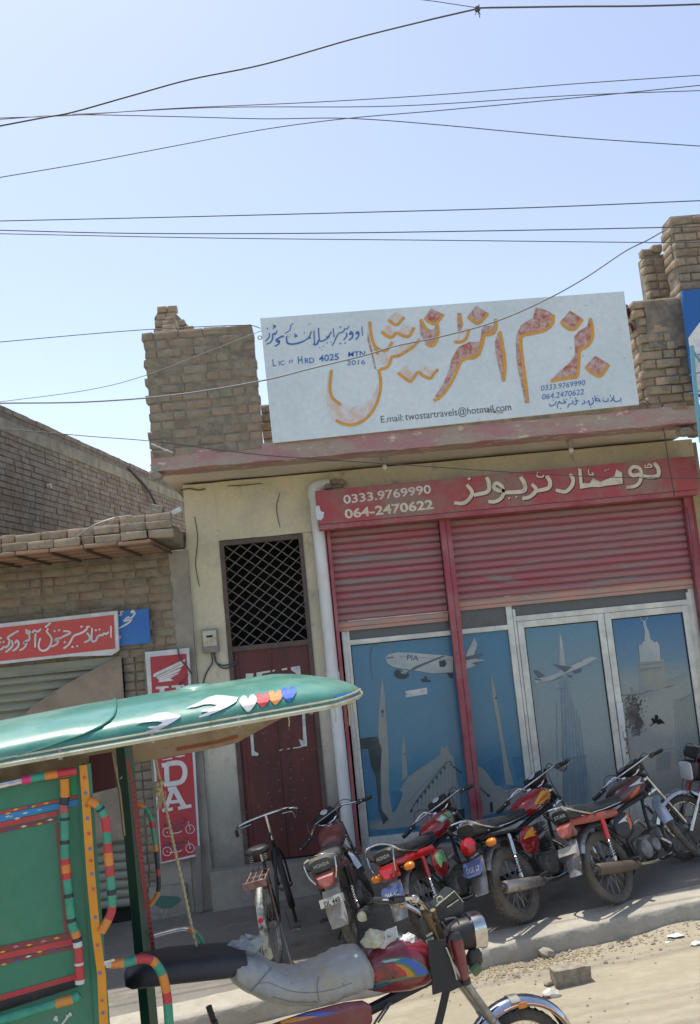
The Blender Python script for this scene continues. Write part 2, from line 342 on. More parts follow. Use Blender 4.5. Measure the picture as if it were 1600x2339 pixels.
# ================================================================== ground
def rough_box(a, b, step, amp, fr=3., seed=0., T=None):
    """a box whose faces are finely divided and gently uneven"""
    a, b = Vector(a), Vector(b); n = [max(1, min(90, int(round((b[i]-a[i])/step)))) for i in range(3)]
    idx = {}; V = []; F = []
    def vid(i, j, k):
        if (i, j, k) not in idx:
            p = Vector((a.x+(b.x-a.x)*i/n[0], a.y+(b.y-a.y)*j/n[1], a.z+(b.z-a.z)*k/n[2]))
            q = p*fr+Vector((seed, seed*1.7, 0)); d = noise.noise_vector(q)*amp+noise.noise_vector(q*3.7)*amp*.45
            idx[(i, j, k)] = len(V); V.append(p+d)
        return idx[(i, j, k)]
    for ax in range(3):
        u, v = [x for x in range(3) if x != ax]
        for side in (0, n[ax]):
            for i in range(n[u]):
                for j in range(n[v]):
                    q = []
                    for di, dj in ((0, 0), (1, 0), (1, 1), (0, 1)):
                        c = [0, 0, 0]; c[ax] = side; c[u] = i+di; c[v] = j+dj; q.append(vid(*c))
                    F.append(q if side else q[::-1])
    mb = MB(T); mb.add(V, F); return mb

def kerby(x): return 6.98+.132*x if x > -6 else 6.19
def grid(xs, ys, zf):
    V = [(x, y, zf(x, y)) for y in ys for x in xs]; n = len(xs)
    return V, [(j*n+i, j*n+i+1, (j+1)*n+i+1, (j+1)*n+i) for j in range(len(ys)-1) for i in range(n-1)]
def street_h(x, y):
    p = Vector((x, y, 0)); z = stz(x)-fall(y)
    if abs(x) < 12 and y < 9 and y > 2:
        z += .022*noise.noise(p*1.1)+.010*noise.noise(p*4.3)+.005*noise.noise(p*13)
        k = (kerby(x)-y)                                   # a drift of dust lies against the kerb
        if -.3 < k < .5: z += .03*max(0, 1-abs(k)/.45)*(.5+.5*noise.noise(Vector((x*2.3, 4.1, 0))))
    return z
xs = [-90, -40, -20, -12]+[-8+.055*i for i in range(291)]+[12, 20, 40, 90]
ys = [-60, -20, -6, 0, 2]+[3+.055*i for i in range(92)]+[9, 12, 25, 60, 300]
mb = MB(); V, F = grid(xs, ys, street_h); mb.add(V, F)
struct(mb.build('ground', dirt, ang=3.))

# pavement and its kerb, the kerb top widened to carry the sunlit strip
xs = [-9+.15*i for i in range(121)]
def pave_h(x, y): return swz(x)+.006*noise.noise(Vector((x*1.5, y*1.5, 3)))
V = []; rows = 18
for j in range(rows+1):
    for x in xs:
        t = j/rows; y = kerby(x)+.29+(9.6-kerby(x)-.29)*t; V.append((x, y, pave_h(x, y)))
n = len(xs); mb = MB(); mb.add(V, [(j*n+i, j*n+i+1, (j+1)*n+i+1, (j+1)*n+i) for j in range(rows) for i in range(n-1)])
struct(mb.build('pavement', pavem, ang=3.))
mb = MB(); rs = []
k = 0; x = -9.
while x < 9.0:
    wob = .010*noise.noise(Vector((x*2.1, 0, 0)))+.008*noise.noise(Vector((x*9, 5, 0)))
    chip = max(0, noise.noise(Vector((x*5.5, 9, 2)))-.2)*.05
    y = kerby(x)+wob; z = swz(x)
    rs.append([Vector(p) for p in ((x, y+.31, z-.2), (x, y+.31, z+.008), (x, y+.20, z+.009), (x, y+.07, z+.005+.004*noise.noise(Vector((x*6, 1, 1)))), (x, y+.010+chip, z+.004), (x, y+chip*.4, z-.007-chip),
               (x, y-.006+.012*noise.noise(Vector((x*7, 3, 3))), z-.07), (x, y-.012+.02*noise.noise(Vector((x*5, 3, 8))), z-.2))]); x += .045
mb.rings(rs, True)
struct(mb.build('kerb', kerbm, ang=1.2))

# ================================================================== bricks
def brick_mesh(l, d, h, mt, name='brick', jit=.0055):
    bm = bmesh.new(); bmesh.ops.create_cube(bm, size=1)
    for q in bm.verts:
        q.co = Vector((q.co.x*l+random.uniform(-jit, jit), q.co.y*d+random.uniform(-jit, jit), q.co.z*h+random.uniform(-jit, jit)))
    bmesh.ops.bevel(bm, geom=list(bm.edges), offset=.0045, segments=1, affect='EDGES')
    me = bpy.data.meshes.new(name); bm.to_mesh(me); bm.free(); me.materials.append(mt)
    me.polygons.foreach_set('use_smooth', [True]*len(me.polygons)); me.set_sharp_from_angle(angle=.9)
    return me
BR = {}
def bset(mt):
    if mt.name not in BR:
        BR[mt.name] = ([brick_mesh(.226, .108, .075, mt) for _ in range(7)], [brick_mesh(.109, .108, .075, mt) for _ in range(5)])
    return BR[mt.name]
def place_brick(parent, me, p, rz=0., tilt=0., name='brick'):
    o = bpy.data.objects.new(name, me); COL.objects.link(o); o.parent = parent
    o.location = Vector(p)-parent_world(parent); o.rotation_euler = (random.gauss(0, .012), random.gauss(tilt, .008), rz+random.gauss(0, .012)); return o
def brick_wall(parent, x0, x1, z0, z1, y, mt, pitch=.0875, cond=None, ends=.02, hdr=.22, proud=.006, along='x', origin=None):
    S, H = bset(mt); row = 0; z = z0+.036; cnt = 0
    while z < z1-.02:
        x = x0+random.uniform(-ends, ends)-(.115 if row % 2 else 0)*0
        first = row % 2
        while x < x1-.05:
            short = first or random.random() < hdr or x+.235 > x1+ends
            l = .108 if short else .224
            c = x+l/2
            if x+l <= x1+.06+ends and (cond is None or cond(c, z)):
                yy = y+.054+random.uniform(-proud, proud)
                if along == 'x': place_brick(parent, random.choice(H if short else S), (c, yy, z+random.uniform(-.003, .003)))
                else: place_brick(parent, random.choice(H if short else S), (yy, c, z), rz=math.pi/2)
                cnt += 1
            x += l+.011+random.uniform(-.002, .004); first = False
        z += pitch; row += 1
    return cnt

# ================================================================== the travel shop
FY = 9.45
shop = thing('shop_building', 'cream plastered single storey shop with pink red shutters and a projecting roof slab', 'shop building', (1.3, 9.6, .1))
def B(mb, name, mt, parent=shop, **k): return mb.build(name, mt, parent, world=True, **k)
# walls round the openings
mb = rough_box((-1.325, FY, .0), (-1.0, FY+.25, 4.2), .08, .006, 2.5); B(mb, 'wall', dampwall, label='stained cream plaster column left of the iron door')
mb = rough_box((-1.0, FY+.002, 3.59), (4.05, FY+.25, 4.2), .12, .004, 2.); B(mb, 'wall', dampwall, label='cream plaster wall between the roller shutter box and the slab')
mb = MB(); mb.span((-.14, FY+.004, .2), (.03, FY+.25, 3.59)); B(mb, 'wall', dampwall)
mb = rough_box((3.955, FY+.001, .0), (6.5, FY+.25, 3.66), .15, .004, 2., 4); B(mb, 'wall', plaster_warm, label='yellowish wall right of the red shutter post')
mb = MB(); mb.span((-1.32, FY+.25, .2), (-1.2, 14, 4.2)); mb.span((4.05, FY+.25, .2), (4.2, 14, 4.2)); mb.span((-1.32, 14, .2), (4.2, 14.2, 4.2)); B(mb, 'rear_wall', concrete)
mb = rough_box((-1.325, FY-.16, -.1), (6.5, FY+.3, .372), .15, .012, 3.); B(mb, 'plinth', concrete)
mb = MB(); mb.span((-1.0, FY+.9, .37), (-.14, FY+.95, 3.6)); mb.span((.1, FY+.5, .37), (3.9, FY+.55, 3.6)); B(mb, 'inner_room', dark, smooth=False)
# slab
mb = rough_box((-1.49, 8.6, 4.215), (3.86, 8.92, 4.385), .035, .011, 5.); B(mb, 'slab_edge', pinkband)
mb = rough_box((-1.47, 8.9, 4.222), (3.9, 14.2, 4.36), .12, .008, 3.); B(mb, 'roof_slab', slabm)
mb = MB()
for i in range(9):
    mb.ell((-1.43+random.uniform(-.06, .05), 8.63+random.uniform(-.02, .1), 4.2+random.uniform(-.04, .1)), (.05, .04, .035), 8)
B(mb, 'broken_edge', concrete, label='crumbled concrete corner at the left end of the slab')
mb = MB()
for i in range(7): mb.ell((3.74+random.uniform(-.1, .1), 8.66+random.uniform(0, .2), 4.17+random.uniform(-.05, .05)), (.09, .08, .05), 8)
B(mb, 'broken_edge', mortar, label='crumbled mud plaster at the right end of the slab')
# parapet left of the sign
mb = MB(); mb.span((-1.465, 8.603, 4.34), (-.43, 8.82, 5.56)); B(mb, 'parapet', mortar, smooth=False)
brick_wall(shop, -1.48, -.43, 4.345, 5.60, 8.6, brickgrey, .0885, ends=.018)
mb = MB(); mb.span((-.43, 9.0, 4.34), (-.02, 9.2, 4.86)); B(mb, 'parapet', mortar, smooth=False)
brick_wall(shop, -.43, -.12, 4.345, 4.92, 8.98, brickm, .0875, cond=lambda x, z: z < 4.9-.55*(x+.43))
# broken side parapet behind, running back
S_, H_ = bset(brickm)
mb = MB(); mb.span((-1.47, 9.5, 4.34), (-1.30, 14.0, 5.45)); B(mb, 'parapet', mortar, smooth=False)
for row in range(22):
    z = 4.38+row*.0875
    for i in range(20):
        y = 9.4+i*.235+(.11 if row % 2 else 0)
        if z < 6.34-max(0, y-10.9)*.32 and z < 5.45+(y-9.4)*1.1 and y < 13.8:
            if z > 5.4 and y > 11.9: continue
            place_brick(shop, random.choice(S_), (-1.425+random.uniform(-.006, .006), y, z), rz=math.pi/2)
for row in range(11):     # the gable-like stump that shows above the parapet
    z = 5.62+row*.0875; x1 = -1.24-max(0, z-6.26)*.85
    x = -1.64+.02*(row % 3)+(.06 if z > 6.4 else 0)
    while x < x1:
        if z < 6.56: place_brick(shop, random.choice(H_), (x, 10.55+random.uniform(-.01, .01), z))
        x += .118
mb = MB(); mb.add([(-1.66, 10.52, 5.5), (-1.24, 10.52, 5.5), (-1.24, 10.52, 6.24), (-1.46, 10.52, 6.5), (-1.60, 10.52, 6.5), (-1.66, 10.52, 6.4), (-1.66, 10.7, 5.5), (-1.24, 10.7, 5.5), (-1.24, 10.7, 6.24), (-1.46, 10.7, 6.5), (-1.60, 10.7, 6.5), (-1.66, 10.7, 6.4)], [(0, 1, 2, 3, 4, 5), (11, 10, 9, 8, 7, 6)]+[(i, (i+1) % 6, (i+1) % 6+6, i+6) for i in range(6)]); B(mb, 'parapet', mortar, smooth=False)
# brick pier right of the sign and the stumps above it
mb = MB(); mb.span((3.335, 8.625, 4.34), (3.79, 8.95, 5.46)); B(mb, 'pier', mortar, smooth=False)
brick_wall(shop, 3.32, 3.74, 4.35, 5.47, 8.6, brickm, .0875, cond=lambda x, z: not (x < 3.45 and 5.1 < z < 5.16), ends=.03, proud=.014)
for row in range(13): place_brick(shop, random.choice(S_), (3.37+random.uniform(-.012, .012), 8.83, 4.39+row*.0875), rz=math.pi/2)
mb = rough_box((3.40, 8.592, 4.98), (3.78, 8.7, 5.44), .03, .018, 6.); B(mb, 'mud_plaster', mortar)
mb = MB(); mb.span((3.77, 9.32, 4.34), (4.0, 9.52, 6.2)); B(mb, 'pier', mortar, smooth=False)
brick_wall(shop, 3.75, 3.97, 5.3, 6.2, 9.3, brickm, .0875, proud=.02, ends=.015)
mb = MB(); mb.span((-.1, 8.68, 4.36), (3.36, 8.78, 4.47)); B(mb, 'parapet', mortar, smooth=False)
place_brick(shop, H_[0], (3.92, 9.36, 6.27)); place_brick(shop, H_[1], (3.80, 9.36, 6.235))
# bulbs hanging under the slab
for (px, py) in ((878, 1055), (1302, 1003)):
    p = onY(px, py, 9.0)
    b = thing('hanging_bulb', 'frosted bulb hanging under the slab, ' + ('above the shutter box phone numbers' if px < 1000 else 'above the big shutter box letters'), 'bulb', (p.x, 9.0, 4.2), 'bulbs under the roof slab')
    mb = MB(); mb.lathe([(.035, .02), (.03, -.01), (.018, -.03), (.016, -.055), (.001, -.055)], (0, 0, 0), (0, 0, 1), 12); mb.build('bulb_holder', concrete, b)
    mb = MB(); mb.ell((0, 0, -.08), (.026, .026, .03), 12); mb.build('bulb', bulbm, b)

# shutter box
mb = MB(); mb.cbox((1.98, 9.30, 3.798), (3.90, .30, .345), .008)
sbox = B(mb, 'shutter_box', boxpaint)
mb = MB(); mb.cbox((1.98, 9.29, 3.598), (3.89, .27, .05), .006); B(mb, 'box_lip', redpost)
BY = 9.15
fA = crop(720, 1100, 5.3)
mb = MB(); text_px(mb, '0333.9769990', fA, (350, 268), (1410, 138), 105, BY, .003, .02); B(mb, 'lettering', fadepale, sbox)
mb = MB(); text_px(mb, '064-2470622', fA, (365, 445), (1435, 325), 110, BY, .003, .028); B(mb, 'lettering', cream, sbox)
fD = crop(1000, 1040, 2.839)
urdu = [(26, [(1405, 48), (1432, 85), (1432, 128), (1385, 140), (1335, 135)]), (9, [(1348, 60), (1350, 78), (1392, 74), (1372, 56), (1362, 70)]),
        (24, [(1328, 128), (1312, 85), (1270, 75), (1247, 105), (1268, 130), (1318, 126), (1312, 172), (1280, 200), (1225, 208)]),
        (8, [(980, 90), (984, 122), (1012, 126), (1002, 110)]), (9, [(1090, 100)]), (8, [(1108, 92)]),
        (25, [(858, 122), (880, 155), (870, 200), (828, 236), (768, 225)]),
        (27, [(708, 132), (730, 172), (718, 212), (640, 232)]), (25, [(612, 185), (640, 225), (600, 268), (550, 280)]), (9, [(650, 108), (648, 136), (682, 140), (690, 124)]),
        (28, [(538, 140), (565, 185), (556, 232), (440, 242)]), (25, [(430, 240), (420, 205), (385, 180), (365, 205), (395, 228), (430, 232), (415, 275), (375, 300), (330, 300)]),
        (12, [(465, 278)]), (12, [(512, 270)]),
        (27, [(318, 142), (334, 180), (325, 235), (235, 258)]), (25, [(190, 190), (225, 240), (200, 290), (160, 312), (108, 308)]), (17, [(206, 152)])]
sinp = [(912, 82), (935, 92), (942, 180), (985, 182), (1010, 150), (1055, 172), (1108, 152), (1150, 132), (1160, 90), (1197, 112), (1203, 185), (1100, 196), (1050, 206), (1000, 205), (925, 218)]
sh = [(a, [(x+6, y+6) for x, y in p]) for a, p in urdu]
mb = MB(); strokes(mb, fD, sh, 20, BY, .0025); fills(mb, fD, [[(x+7, y+6) for x, y in sinp]], BY, .0025); B(mb, 'lettering_shadow', shadowpaint, sbox)
mb = MB(); strokes(mb, fD, urdu, 20, BY, .0062, taper=True); fills(mb, fD, [sinp], BY, .0062); B(mb, 'lettering', cream, sbox)
mb = MB(); fills(mb, fA, [[(8, 300), (50, 290), (70, 360), (110, 370), (100, 440), (70, 470), (25, 460), (8, 380)]], BY, .003); B(mb, 'bare_patch', signw, sbox)

# posts, shutters
def slats(parent, x0, x1, z0, z1, y, mt, low=None, pitch=.0715):
    n = int((z1-z0)/pitch); ph = (z1-z0)/n; mesh = None
    for i in range(n):
        zc = z0+(i+.5)*ph
        if mesh is None or i == 0 or (i == 1):
            prof = [(-.5, .012), (-.44, .0), (-.30, -.010), (-.05, -.013), (.2, -.010), (.36, .0), (.40, .010), (.46, .014), (.5, .012)]
            mb = MB(); V = []; kx = 14
            for a in range(kx+1):
                xx = x0+(x1-x0)*a/kx
                for t, d in prof: V.append((xx, y+d+.002*math.sin(a*1.7+i), t*ph))
            m_ = len(prof); mb.add(V, [(a*m_+b, a*m_+b+1, (a+1)*m_+b+1, (a+1)*m_+b) for a in range(kx) for b in range(m_-1)])
            o = mb.build('slat', low if (low and i == 0) else mt, parent, ang=.5); mesh = o.data
            o.data.transform(Matrix.Translation(-parent_world(parent)))
        else:
            o = bpy.data.objects.new('slat', mesh); COL.objects.link(o); o.parent = parent
        o.location = (0, 0, zc)
    return n
def shutter(x0, x1, z0, label, z1=3.66, y=9.415, low=None, mt=slatm, root=shop):
    mb = MB(); mb.cbox(((x0+x1)/2, y+.004, z0-.012), (x1-x0, .03, .035), .005)
    s = mb.build('roller_shutter', low or slatlow, root, world=True, label=label)
    slats(s, x0, x1, z0, z1, y, mt, low)
    return s
shutter(.135, 1.262, 2.575, 'narrow left pink red roller shutter, half raised', low=slatlow)
shutter(1.378, 3.825, 2.665, 'wide right pink red roller shutter, half raised', low=slatlow)
mb = MB(); mb.cbox((.075, 9.40, 2.01), (.05, .09, 3.31), .006); B(mb, 'shutter_post', redpost)
mb = MB(); mb.cbox((.125, 9.375, 2.01), (.036, .07, 3.31), .006); B(mb, 'shutter_post', redpost)
mb = MB(); mb.cbox((1.295, 9.345, 2.015), (.058, .09, 3.29), .005); mb.cbox((1.352, 9.35, 2.015), (.050, .085, 3.29), .005)
for i in range(9): mb.lathe([(.006, 0), (.004, .004), (.0001, .005)], (1.33, 9.305, .7+i*.34), (0, -1, 0), 6)
B(mb, 'shutter_post', redpost, label='pink red steel post between the two shutters')
mb = MB(); mb.cbox((3.865, 9.385, 2.01), (.07, .09, 3.31), .006); B(mb, 'shutter_post', redpost)
mb = MB(); mb.cbox((3.935, 9.42, 2.0), (.04, .05, 3.3), .006); B(mb, 'shutter_post', redpost)

# glazed front
front = MB().box((.5, 9.5, .395), (.8, .05, .05)).build('shop_front', alum, shop, world=True, label='cream aluminium glazed front with printed panes')
def A(mb, name='frame_bar', mt=alum, **k): return B(mb, name, mt, front, **k)
for x, wd, z1 in ((.185, .045, 2.7), (.225, .035, 2.62), (1.895, .062, 2.75), (1.945, .028, 2.6), (3.80, .06, 2.7), (3.765, .03, 2.6)):
    mb = MB(); mb.cbox((x, 9.45+.004*(wd < .05), (z1+.37)/2), (wd, .05, z1-.37), .004); A(mb)
for a, b, z, h in ((.24, 1.866, 2.425, .05), (1.96, 3.75, 2.50, .055), (.24, 1.866, .46, .09), (.24, 1.3, 2.64, .03)):
    mb = MB(); mb.cbox(((a+b)/2, 9.447, z), (b-a, .045, h), .004); A(mb)
for (x0, x1, nm) in ((1.962, 2.862, 'left'), (2.868, 3.748, 'right')):
    mb = MB(); w_ = .066
    mb.cbox((x0+w_/2, 9.44, 1.425), (w_, .04, 2.09), .005); mb.cbox((x1-w_/2, 9.44, 1.425), (w_, .04, 2.09), .005)
    mb.cbox(((x0+x1)/2, 9.441, 2.436), (x1-x0-2*w_, .04, .066), .004); mb.cbox(((x0+x1)/2, 9.441, .49), (x1-x0-2*w_, .04, .22), .004)
    A(mb, 'door_leaf', label='%s aluminium door leaf with printed glass' % nm)
for a, b, z0, z1 in ((.24, 1.30, 2.45, 2.66), (1.36, 1.865, 2.45, 2.68), (1.925, 3.77, 2.53, 2.70)):
    mb = MB(); mb.span((a, 9.458, z0), (b, 9.466, z1)); A(mb, 'transom_pane', darkglass, smooth=False)
p = onY(1419, 1632, 9.41)
mb = MB(); mb.cbox((p.x, 9.41, p.z), (.062, .02, .235), .004); mb.box((p.x+.012, 9.405, p.z-.2), (.02, .012, .07)); A(mb, 'door_handle', white)
mb = MB()
for i in range(14): mb.ell((p.x+.02+random.uniform(-.012, .015), 9.417, p.z-.15-random.random()*.25), (.008, .004, .016), 6)
A(mb, 'grime_spots', rust, kind='stuff')

PB = (.055, .16, .30)
grad_left = mat('printed_pane_left', (.1, .2, .3), .3, grad=[(.3, (.14, .245, .31)), (.8, (.08, .22, .31)), (1.3, (.055, .20, .30)), (2.3, (.04, .185, .31))], col2=(.09, .2, .25), sc=2, lo=.5, hi=1.1, coat=.4)
grad_d1 = mat('printed_pane_middle', (.1, .2, .3), .3, grad=[(.3, (.29, .32, .30)), (1.1, (.28, .33, .32)), (1.7, (.19, .285, .31)), (2.3, (.085, .23, .32))], coat=.4)
grad_d2 = mat('printed_pane_right', (.1, .2, .3), .3, grad=[(.3, (.30, .31, .27)), (1.2, (.32, .335, .30)), (1.65, (.24, .30, .29)), (1.85, (.11, .23, .32)), (2.3, (.02, .14, .31))], coat=.4)
pane1 = MB().span((.24, 9.462, .50), (1.30, 9.468, 2.40)); pane1 = A(pane1, 'printed_pane', grad_left, smooth=False, label='blue pane printed with an airliner and a tent shaped mosque')
pane1b = A(MB().span((1.36, 9.462, .50), (1.862, 9.468, 2.40)), 'printed_pane', grad_left, smooth=False, label='blue pane strip right of the red post with a minaret')
pane2 = A(MB().span((2.028, 9.442, .60), (2.796, 9.448, 2.403)), 'printed_pane', grad_d1, smooth=False, label='pale pane printed with a skyscraper and an airliner')
pane3 = A(MB().span((2.934, 9.442, .60), (3.682, 9.448, 2.403)), 'printed_pane', grad_d2, smooth=False, label='pane printed with a clock tower, smudged dark beside the handle')
for a, b in ((pane2, (2.028, 2.796)), (pane3, (2.934, 3.682)), (pane1, (.24, 1.30))):
    mb = MB(); y = 9.440 if b[0] > 1.5 else 9.460; z0, z1 = (.6, 2.403) if b[0] > 1.5 else (.5, 2.4)
    mb.span((b[0]-.002, y-.004, z0), (b[0]+.010, y, z1)); mb.span((b[1]-.010, y-.004, z0), (b[1]+.002, y, z1)); mb.span((b[0]+.01, y-.004, z1-.01), (b[1]-.01, y, z1)); A(mb, 'gasket', dark, smooth=False)
# prints
p_beige = mat('print_beige', (.31, .31, .265), .4, col2=(.25, .285, .27), sc=3)
p_white = mat('print_white', (.44, .47, .45), .4, col2=(.34, .39, .39), sc=5)
p_grey = mat('print_grey', (.10, .13, .16), .4)
p_dark = mat('print_dark', (.022, .05, .065), .4)
p_blue = mat('print_blue', (.04, .15, .27), .4, col2=(.06, .19, .28), sc=5)
p_haze = mat('print_haze_blue', (.19, .26, .29), .4, col2=(.24, .30, .31), sc=7)
p_lines = mat('print_line_blue', (.13, .19, .23), .4)
tornm = mat('torn_dark_film', (.03, .045, .045), .6, col2=(.06, .08, .08), sc=5)
fG = crop(750, 1400, 3.18); GY = 9.462
def P_(lst, mt, f=fG, y=GY, off=.002, nm='print', sm=True, par=front):
    mb = MB(); fills(mb, f, [smoothpoly(q) if sm else q for q in lst], y, off); return B(mb, nm, mt, par)
P_([[(440, 1480), (530, 1270), (590, 1185), (740, 1085), (815, 1030), (822, 965), (845, 985), (868, 960), (885, 1030), (910, 1042)],], p_beige, sm=False)
P_([[(440, 1480), (530, 1270), (600, 1180), (740, 1085), (862, 1022), (912, 1043), (980, 1500), (985, 1560), (700, 1600), (480, 1600), (300, 1560)]], p_beige, sm=False, off=.0025)
P_([[(1085, 1110), (1160, 1150), (1230, 1240), (1290, 1290), (1415, 1260), (1420, 1400), (1110, 1480)]], p_beige, sm=False)
P_([[(395, 468), (412, 600), (425, 800), (440, 1000), (442, 1300), (470, 1480), (395, 1490), (385, 1250), (378, 1000), (362, 850), (370, 700), (380, 560)]], p_beige, off=.0035, sm=False)
P_([[(549, 880), (565, 1000), (578, 1185), (538, 1225), (536, 1000)]], p_beige, off=.0035, sm=False)
P_([[(1180, 420), (1215, 560), (1255, 800), (1295, 1040), (1350, 1250), (1290, 1250), (1262, 1000), (1225, 780), (1192, 600)]], p_beige, off=.0035, sm=False)
P_([[(445, 1310), (540, 1300), (510, 1400), (480, 1445), (445, 1440)]], p_blue, off=.004)
P_([[(1110, 1110), (1260, 1030), (1290, 1150), (1295, 1240), (1220, 1260), (1160, 1170)], [(1338, 1050), (1405, 1040), (1415, 1180), (1375, 1230)]], p_blue, off=.003, sm=False)
P_([[(262, 1590), (700, 1545), (975, 1500), (990, 1800), (275, 1870)], [(1120, 1480), (1420, 1420), (1440, 1600), (1130, 1700)]], p_blue, off=.0045, sm=False)
P_([[(385, 705), (405, 705), (400, 735), (388, 730)], [(388, 745), (404, 745), (404, 752), (388, 752)], [(1212, 612), (1228, 608), (1228, 625), (1216, 625)], [(550, 1020), (560, 1020), (558, 1040)]], p_dark, off=.005, sm=False)
mb = MB(); strokes(mb, fG, [(5, [(600, 1445), (640, 1370), (720, 1265), (865, 1082), (905, 1110), (975, 1165)]), (5, [(1085, 1250), (1120, 1285), (1170, 1330)])], 4, GY, .005, taper=False, k=2)
tri = []
for a, b, n_ in (((640, 1370), (865, 1090), 8), ((880, 1095), (968, 1165), 4), ((1092, 1255), (1165, 1330), 4)):
    for i in range(n_):
        x = a[0]+(b[0]-a[0])*i/n_; y = a[1]+(b[1]-a[1])*i/n_; tri.append([(x, y), (x+17, y-14 if b[1] < a[1] else y+14), (x+12, y+22)])
fills(mb, fG, tri, GY, .006)
fills(mb, fG, [[(920, 1440), (990, 1420), (992, 1500), (915, 1510)], [(880, 1480), (905, 1475), (910, 1510), (875, 1515)], [(598, 1430), (615, 1430), (610, 1450), (595, 1450)], [(1155, 1320), (1175, 1320), (1175, 1338), (1158, 1338)], [(1100, 1360), (1115, 1355), (1120, 1480), (1105, 1480)], [(1175, 1380), (1195, 1370), (1200, 1450), (1180, 1450)]], GY, .006)
B(mb, 'print', p_dark, front)
mb = MB(); strokes(mb, fG, [(2.2, [(650+i*28, 1380-i*33 if i < 8 else 1110+(i-8)*18), (655+i*28, 1520-i*3)]) for i in range(12)]+[(2.5, [(560, 1400), (700, 1240), (830, 1110)])], 2, GY, .0045, taper=False, k=1); B(mb, 'print', p_lines, front)
# airliner on the left pane
P_([[(415, 325), (440, 300), (500, 287), (600, 290), (700, 298), (850, 308), (908, 318), (908, 432), (880, 432), (760, 440), (640, 420), (540, 405), (470, 392), (430, 365)]], p_white, off=.005, sm=False)
P_([[(1003, 300), (1065, 178), (1085, 230), (1050, 330), (1140, 345), (1080, 378), (1003, 408)]], p_white, off=.005, sm=False)
P_([[(430, 368), (540, 408), (640, 422), (760, 442), (880, 434), (905, 434), (905, 400), (760, 405), (600, 385), (470, 350)]], p_grey, off=.0056, sm=False)
P_([[(1003, 345), (1003, 318), (1128, 290), (1125, 310), (1080, 330)], [(1040, 365), (1140, 345), (1075, 380)], [(598, 410), (640, 385), (840, 308), (850, 316), (700, 380), (620, 418)], [(420, 325), (470, 318), (480, 326), (425, 334)]], p_grey, off=.0062, sm=False)
P_([[(480, 430), (500, 412), (540, 415), (580, 430), (590, 460), (560, 480), (510, 478), (485, 460)], [(805, 350), (850, 342), (862, 370), (845, 395), (810, 392)], [(700, 460), (715, 460), (722, 485), (745, 487), (745, 503), (690, 505), (672, 490), (685, 478), (703, 480)], [(862, 440), (905, 435), (907, 475), (880, 470)]], p_dark, off=.0066, sm=False)
P_([[(512, 418), (540, 412), (578, 418), (575, 445), (545, 452)]], p_white, off=.0072, sm=False)
mb = MB(); text_px(mb, 'PIA', fG, (572, 342), (656, 350), 42, GY, .0065, .01); B(mb, 'print', inkdark, front)
mb = MB(); strokes(mb, fG, [(2.5, [(520, 318), (700, 326), (895, 345)])], 2, GY, .0066, taper=False); strokes(mb, fG, [(9, [(360, 235), (320, 250), (305, 320), (310, 400)]), (3, [(310, 400), (325, 490)])], 4, GY, .004); B(mb, 'print', p_grey, front)
P_([[(562, 568), (720, 543), (722, 590), (565, 615)]], paper, off=.006, sm=False, nm='paper_label')
P_([[(215, 915), (355, 898), (390, 990), (378, 1190), (382, 1420), (440, 1500), (400, 1540), (370, 1440), (345, 1190), (312, 1110), (290, 990), (215, 990)]], tornm, off=.006, sm=False, nm='torn_film')
P_([[(215, 1000), (275, 1000), (330, 1190), (345, 1300), (375, 1490), (260, 1520)]], p_blue, off=.0055, sm=False)
# skyscraper pane
fH = crop(1150, 1350, 3.533); HY = 9.442
P_([[(458, 335), (482, 430), (500, 560), (512, 690), (460, 690), (455, 560)]], p_white, fH, HY, .002, sm=False)
P_([[(455, 700), (520, 700), (560, 900), (590, 1100), (625, 1330), (700, 1500), (730, 1700), (725, 1890), (492, 1890), (486, 1400), (486, 1100), (470, 900)]], p_haze, fH, HY, .002, sm=False)
L2 = [(3, [(470+i*24, 720+abs(i-1)*60), (490+i*38, 1890)]) for i in range(7)]+[(2.4, [(490+i*11, 1350-i*2), (492+i*12, 1890)]) for i in range(17)]+[(2.2, [(488, y), (560+(y-1100)*.22, y-8)]) for y in range(1350, 1890, 22)]+[(5, [(486, 1358), (625, 1345)]), (6, [(430, 795), (530, 785)]), (3, [(430, 900), (440, 1500)])]
mb = MB(); strokes(mb, fH, L2, 3, HY, .003, taper=False, k=1); B(mb, 'print', p_lines, front)
P_([[(245, 715), (340, 697), (500, 640), (600, 575), (700, 535), (755, 533), (758, 548), (640, 612), (520, 662), (380, 727), (262, 742)]], p_white, fH, HY, .005, sm=False)
P_([[(240, 640), (278, 640), (338, 682), (290, 706)], [(400, 590), (470, 600), (556, 615), (500, 658)], [(565, 650), (636, 625), (630, 655), (575, 668)], [(250, 708), (300, 712), (320, 724), (262, 722)], [(515, 680), (560, 680), (555, 700), (540, 700)]], p_grey, fH, HY, .0056, sm=False)
mb = MB(); strokes(mb, fH, [(3, [(280, 735), (420, 715), (520, 665), (640, 615), (755, 545)])], 3, HY, .006); strokes(mb, fH, [(6, [(565, 592), (600, 575)]), (6, [(612, 578), (640, 560)]), (4, [(700, 590), (712, 612)])], 5, HY, .0061); B(mb, 'print', p_grey, front)
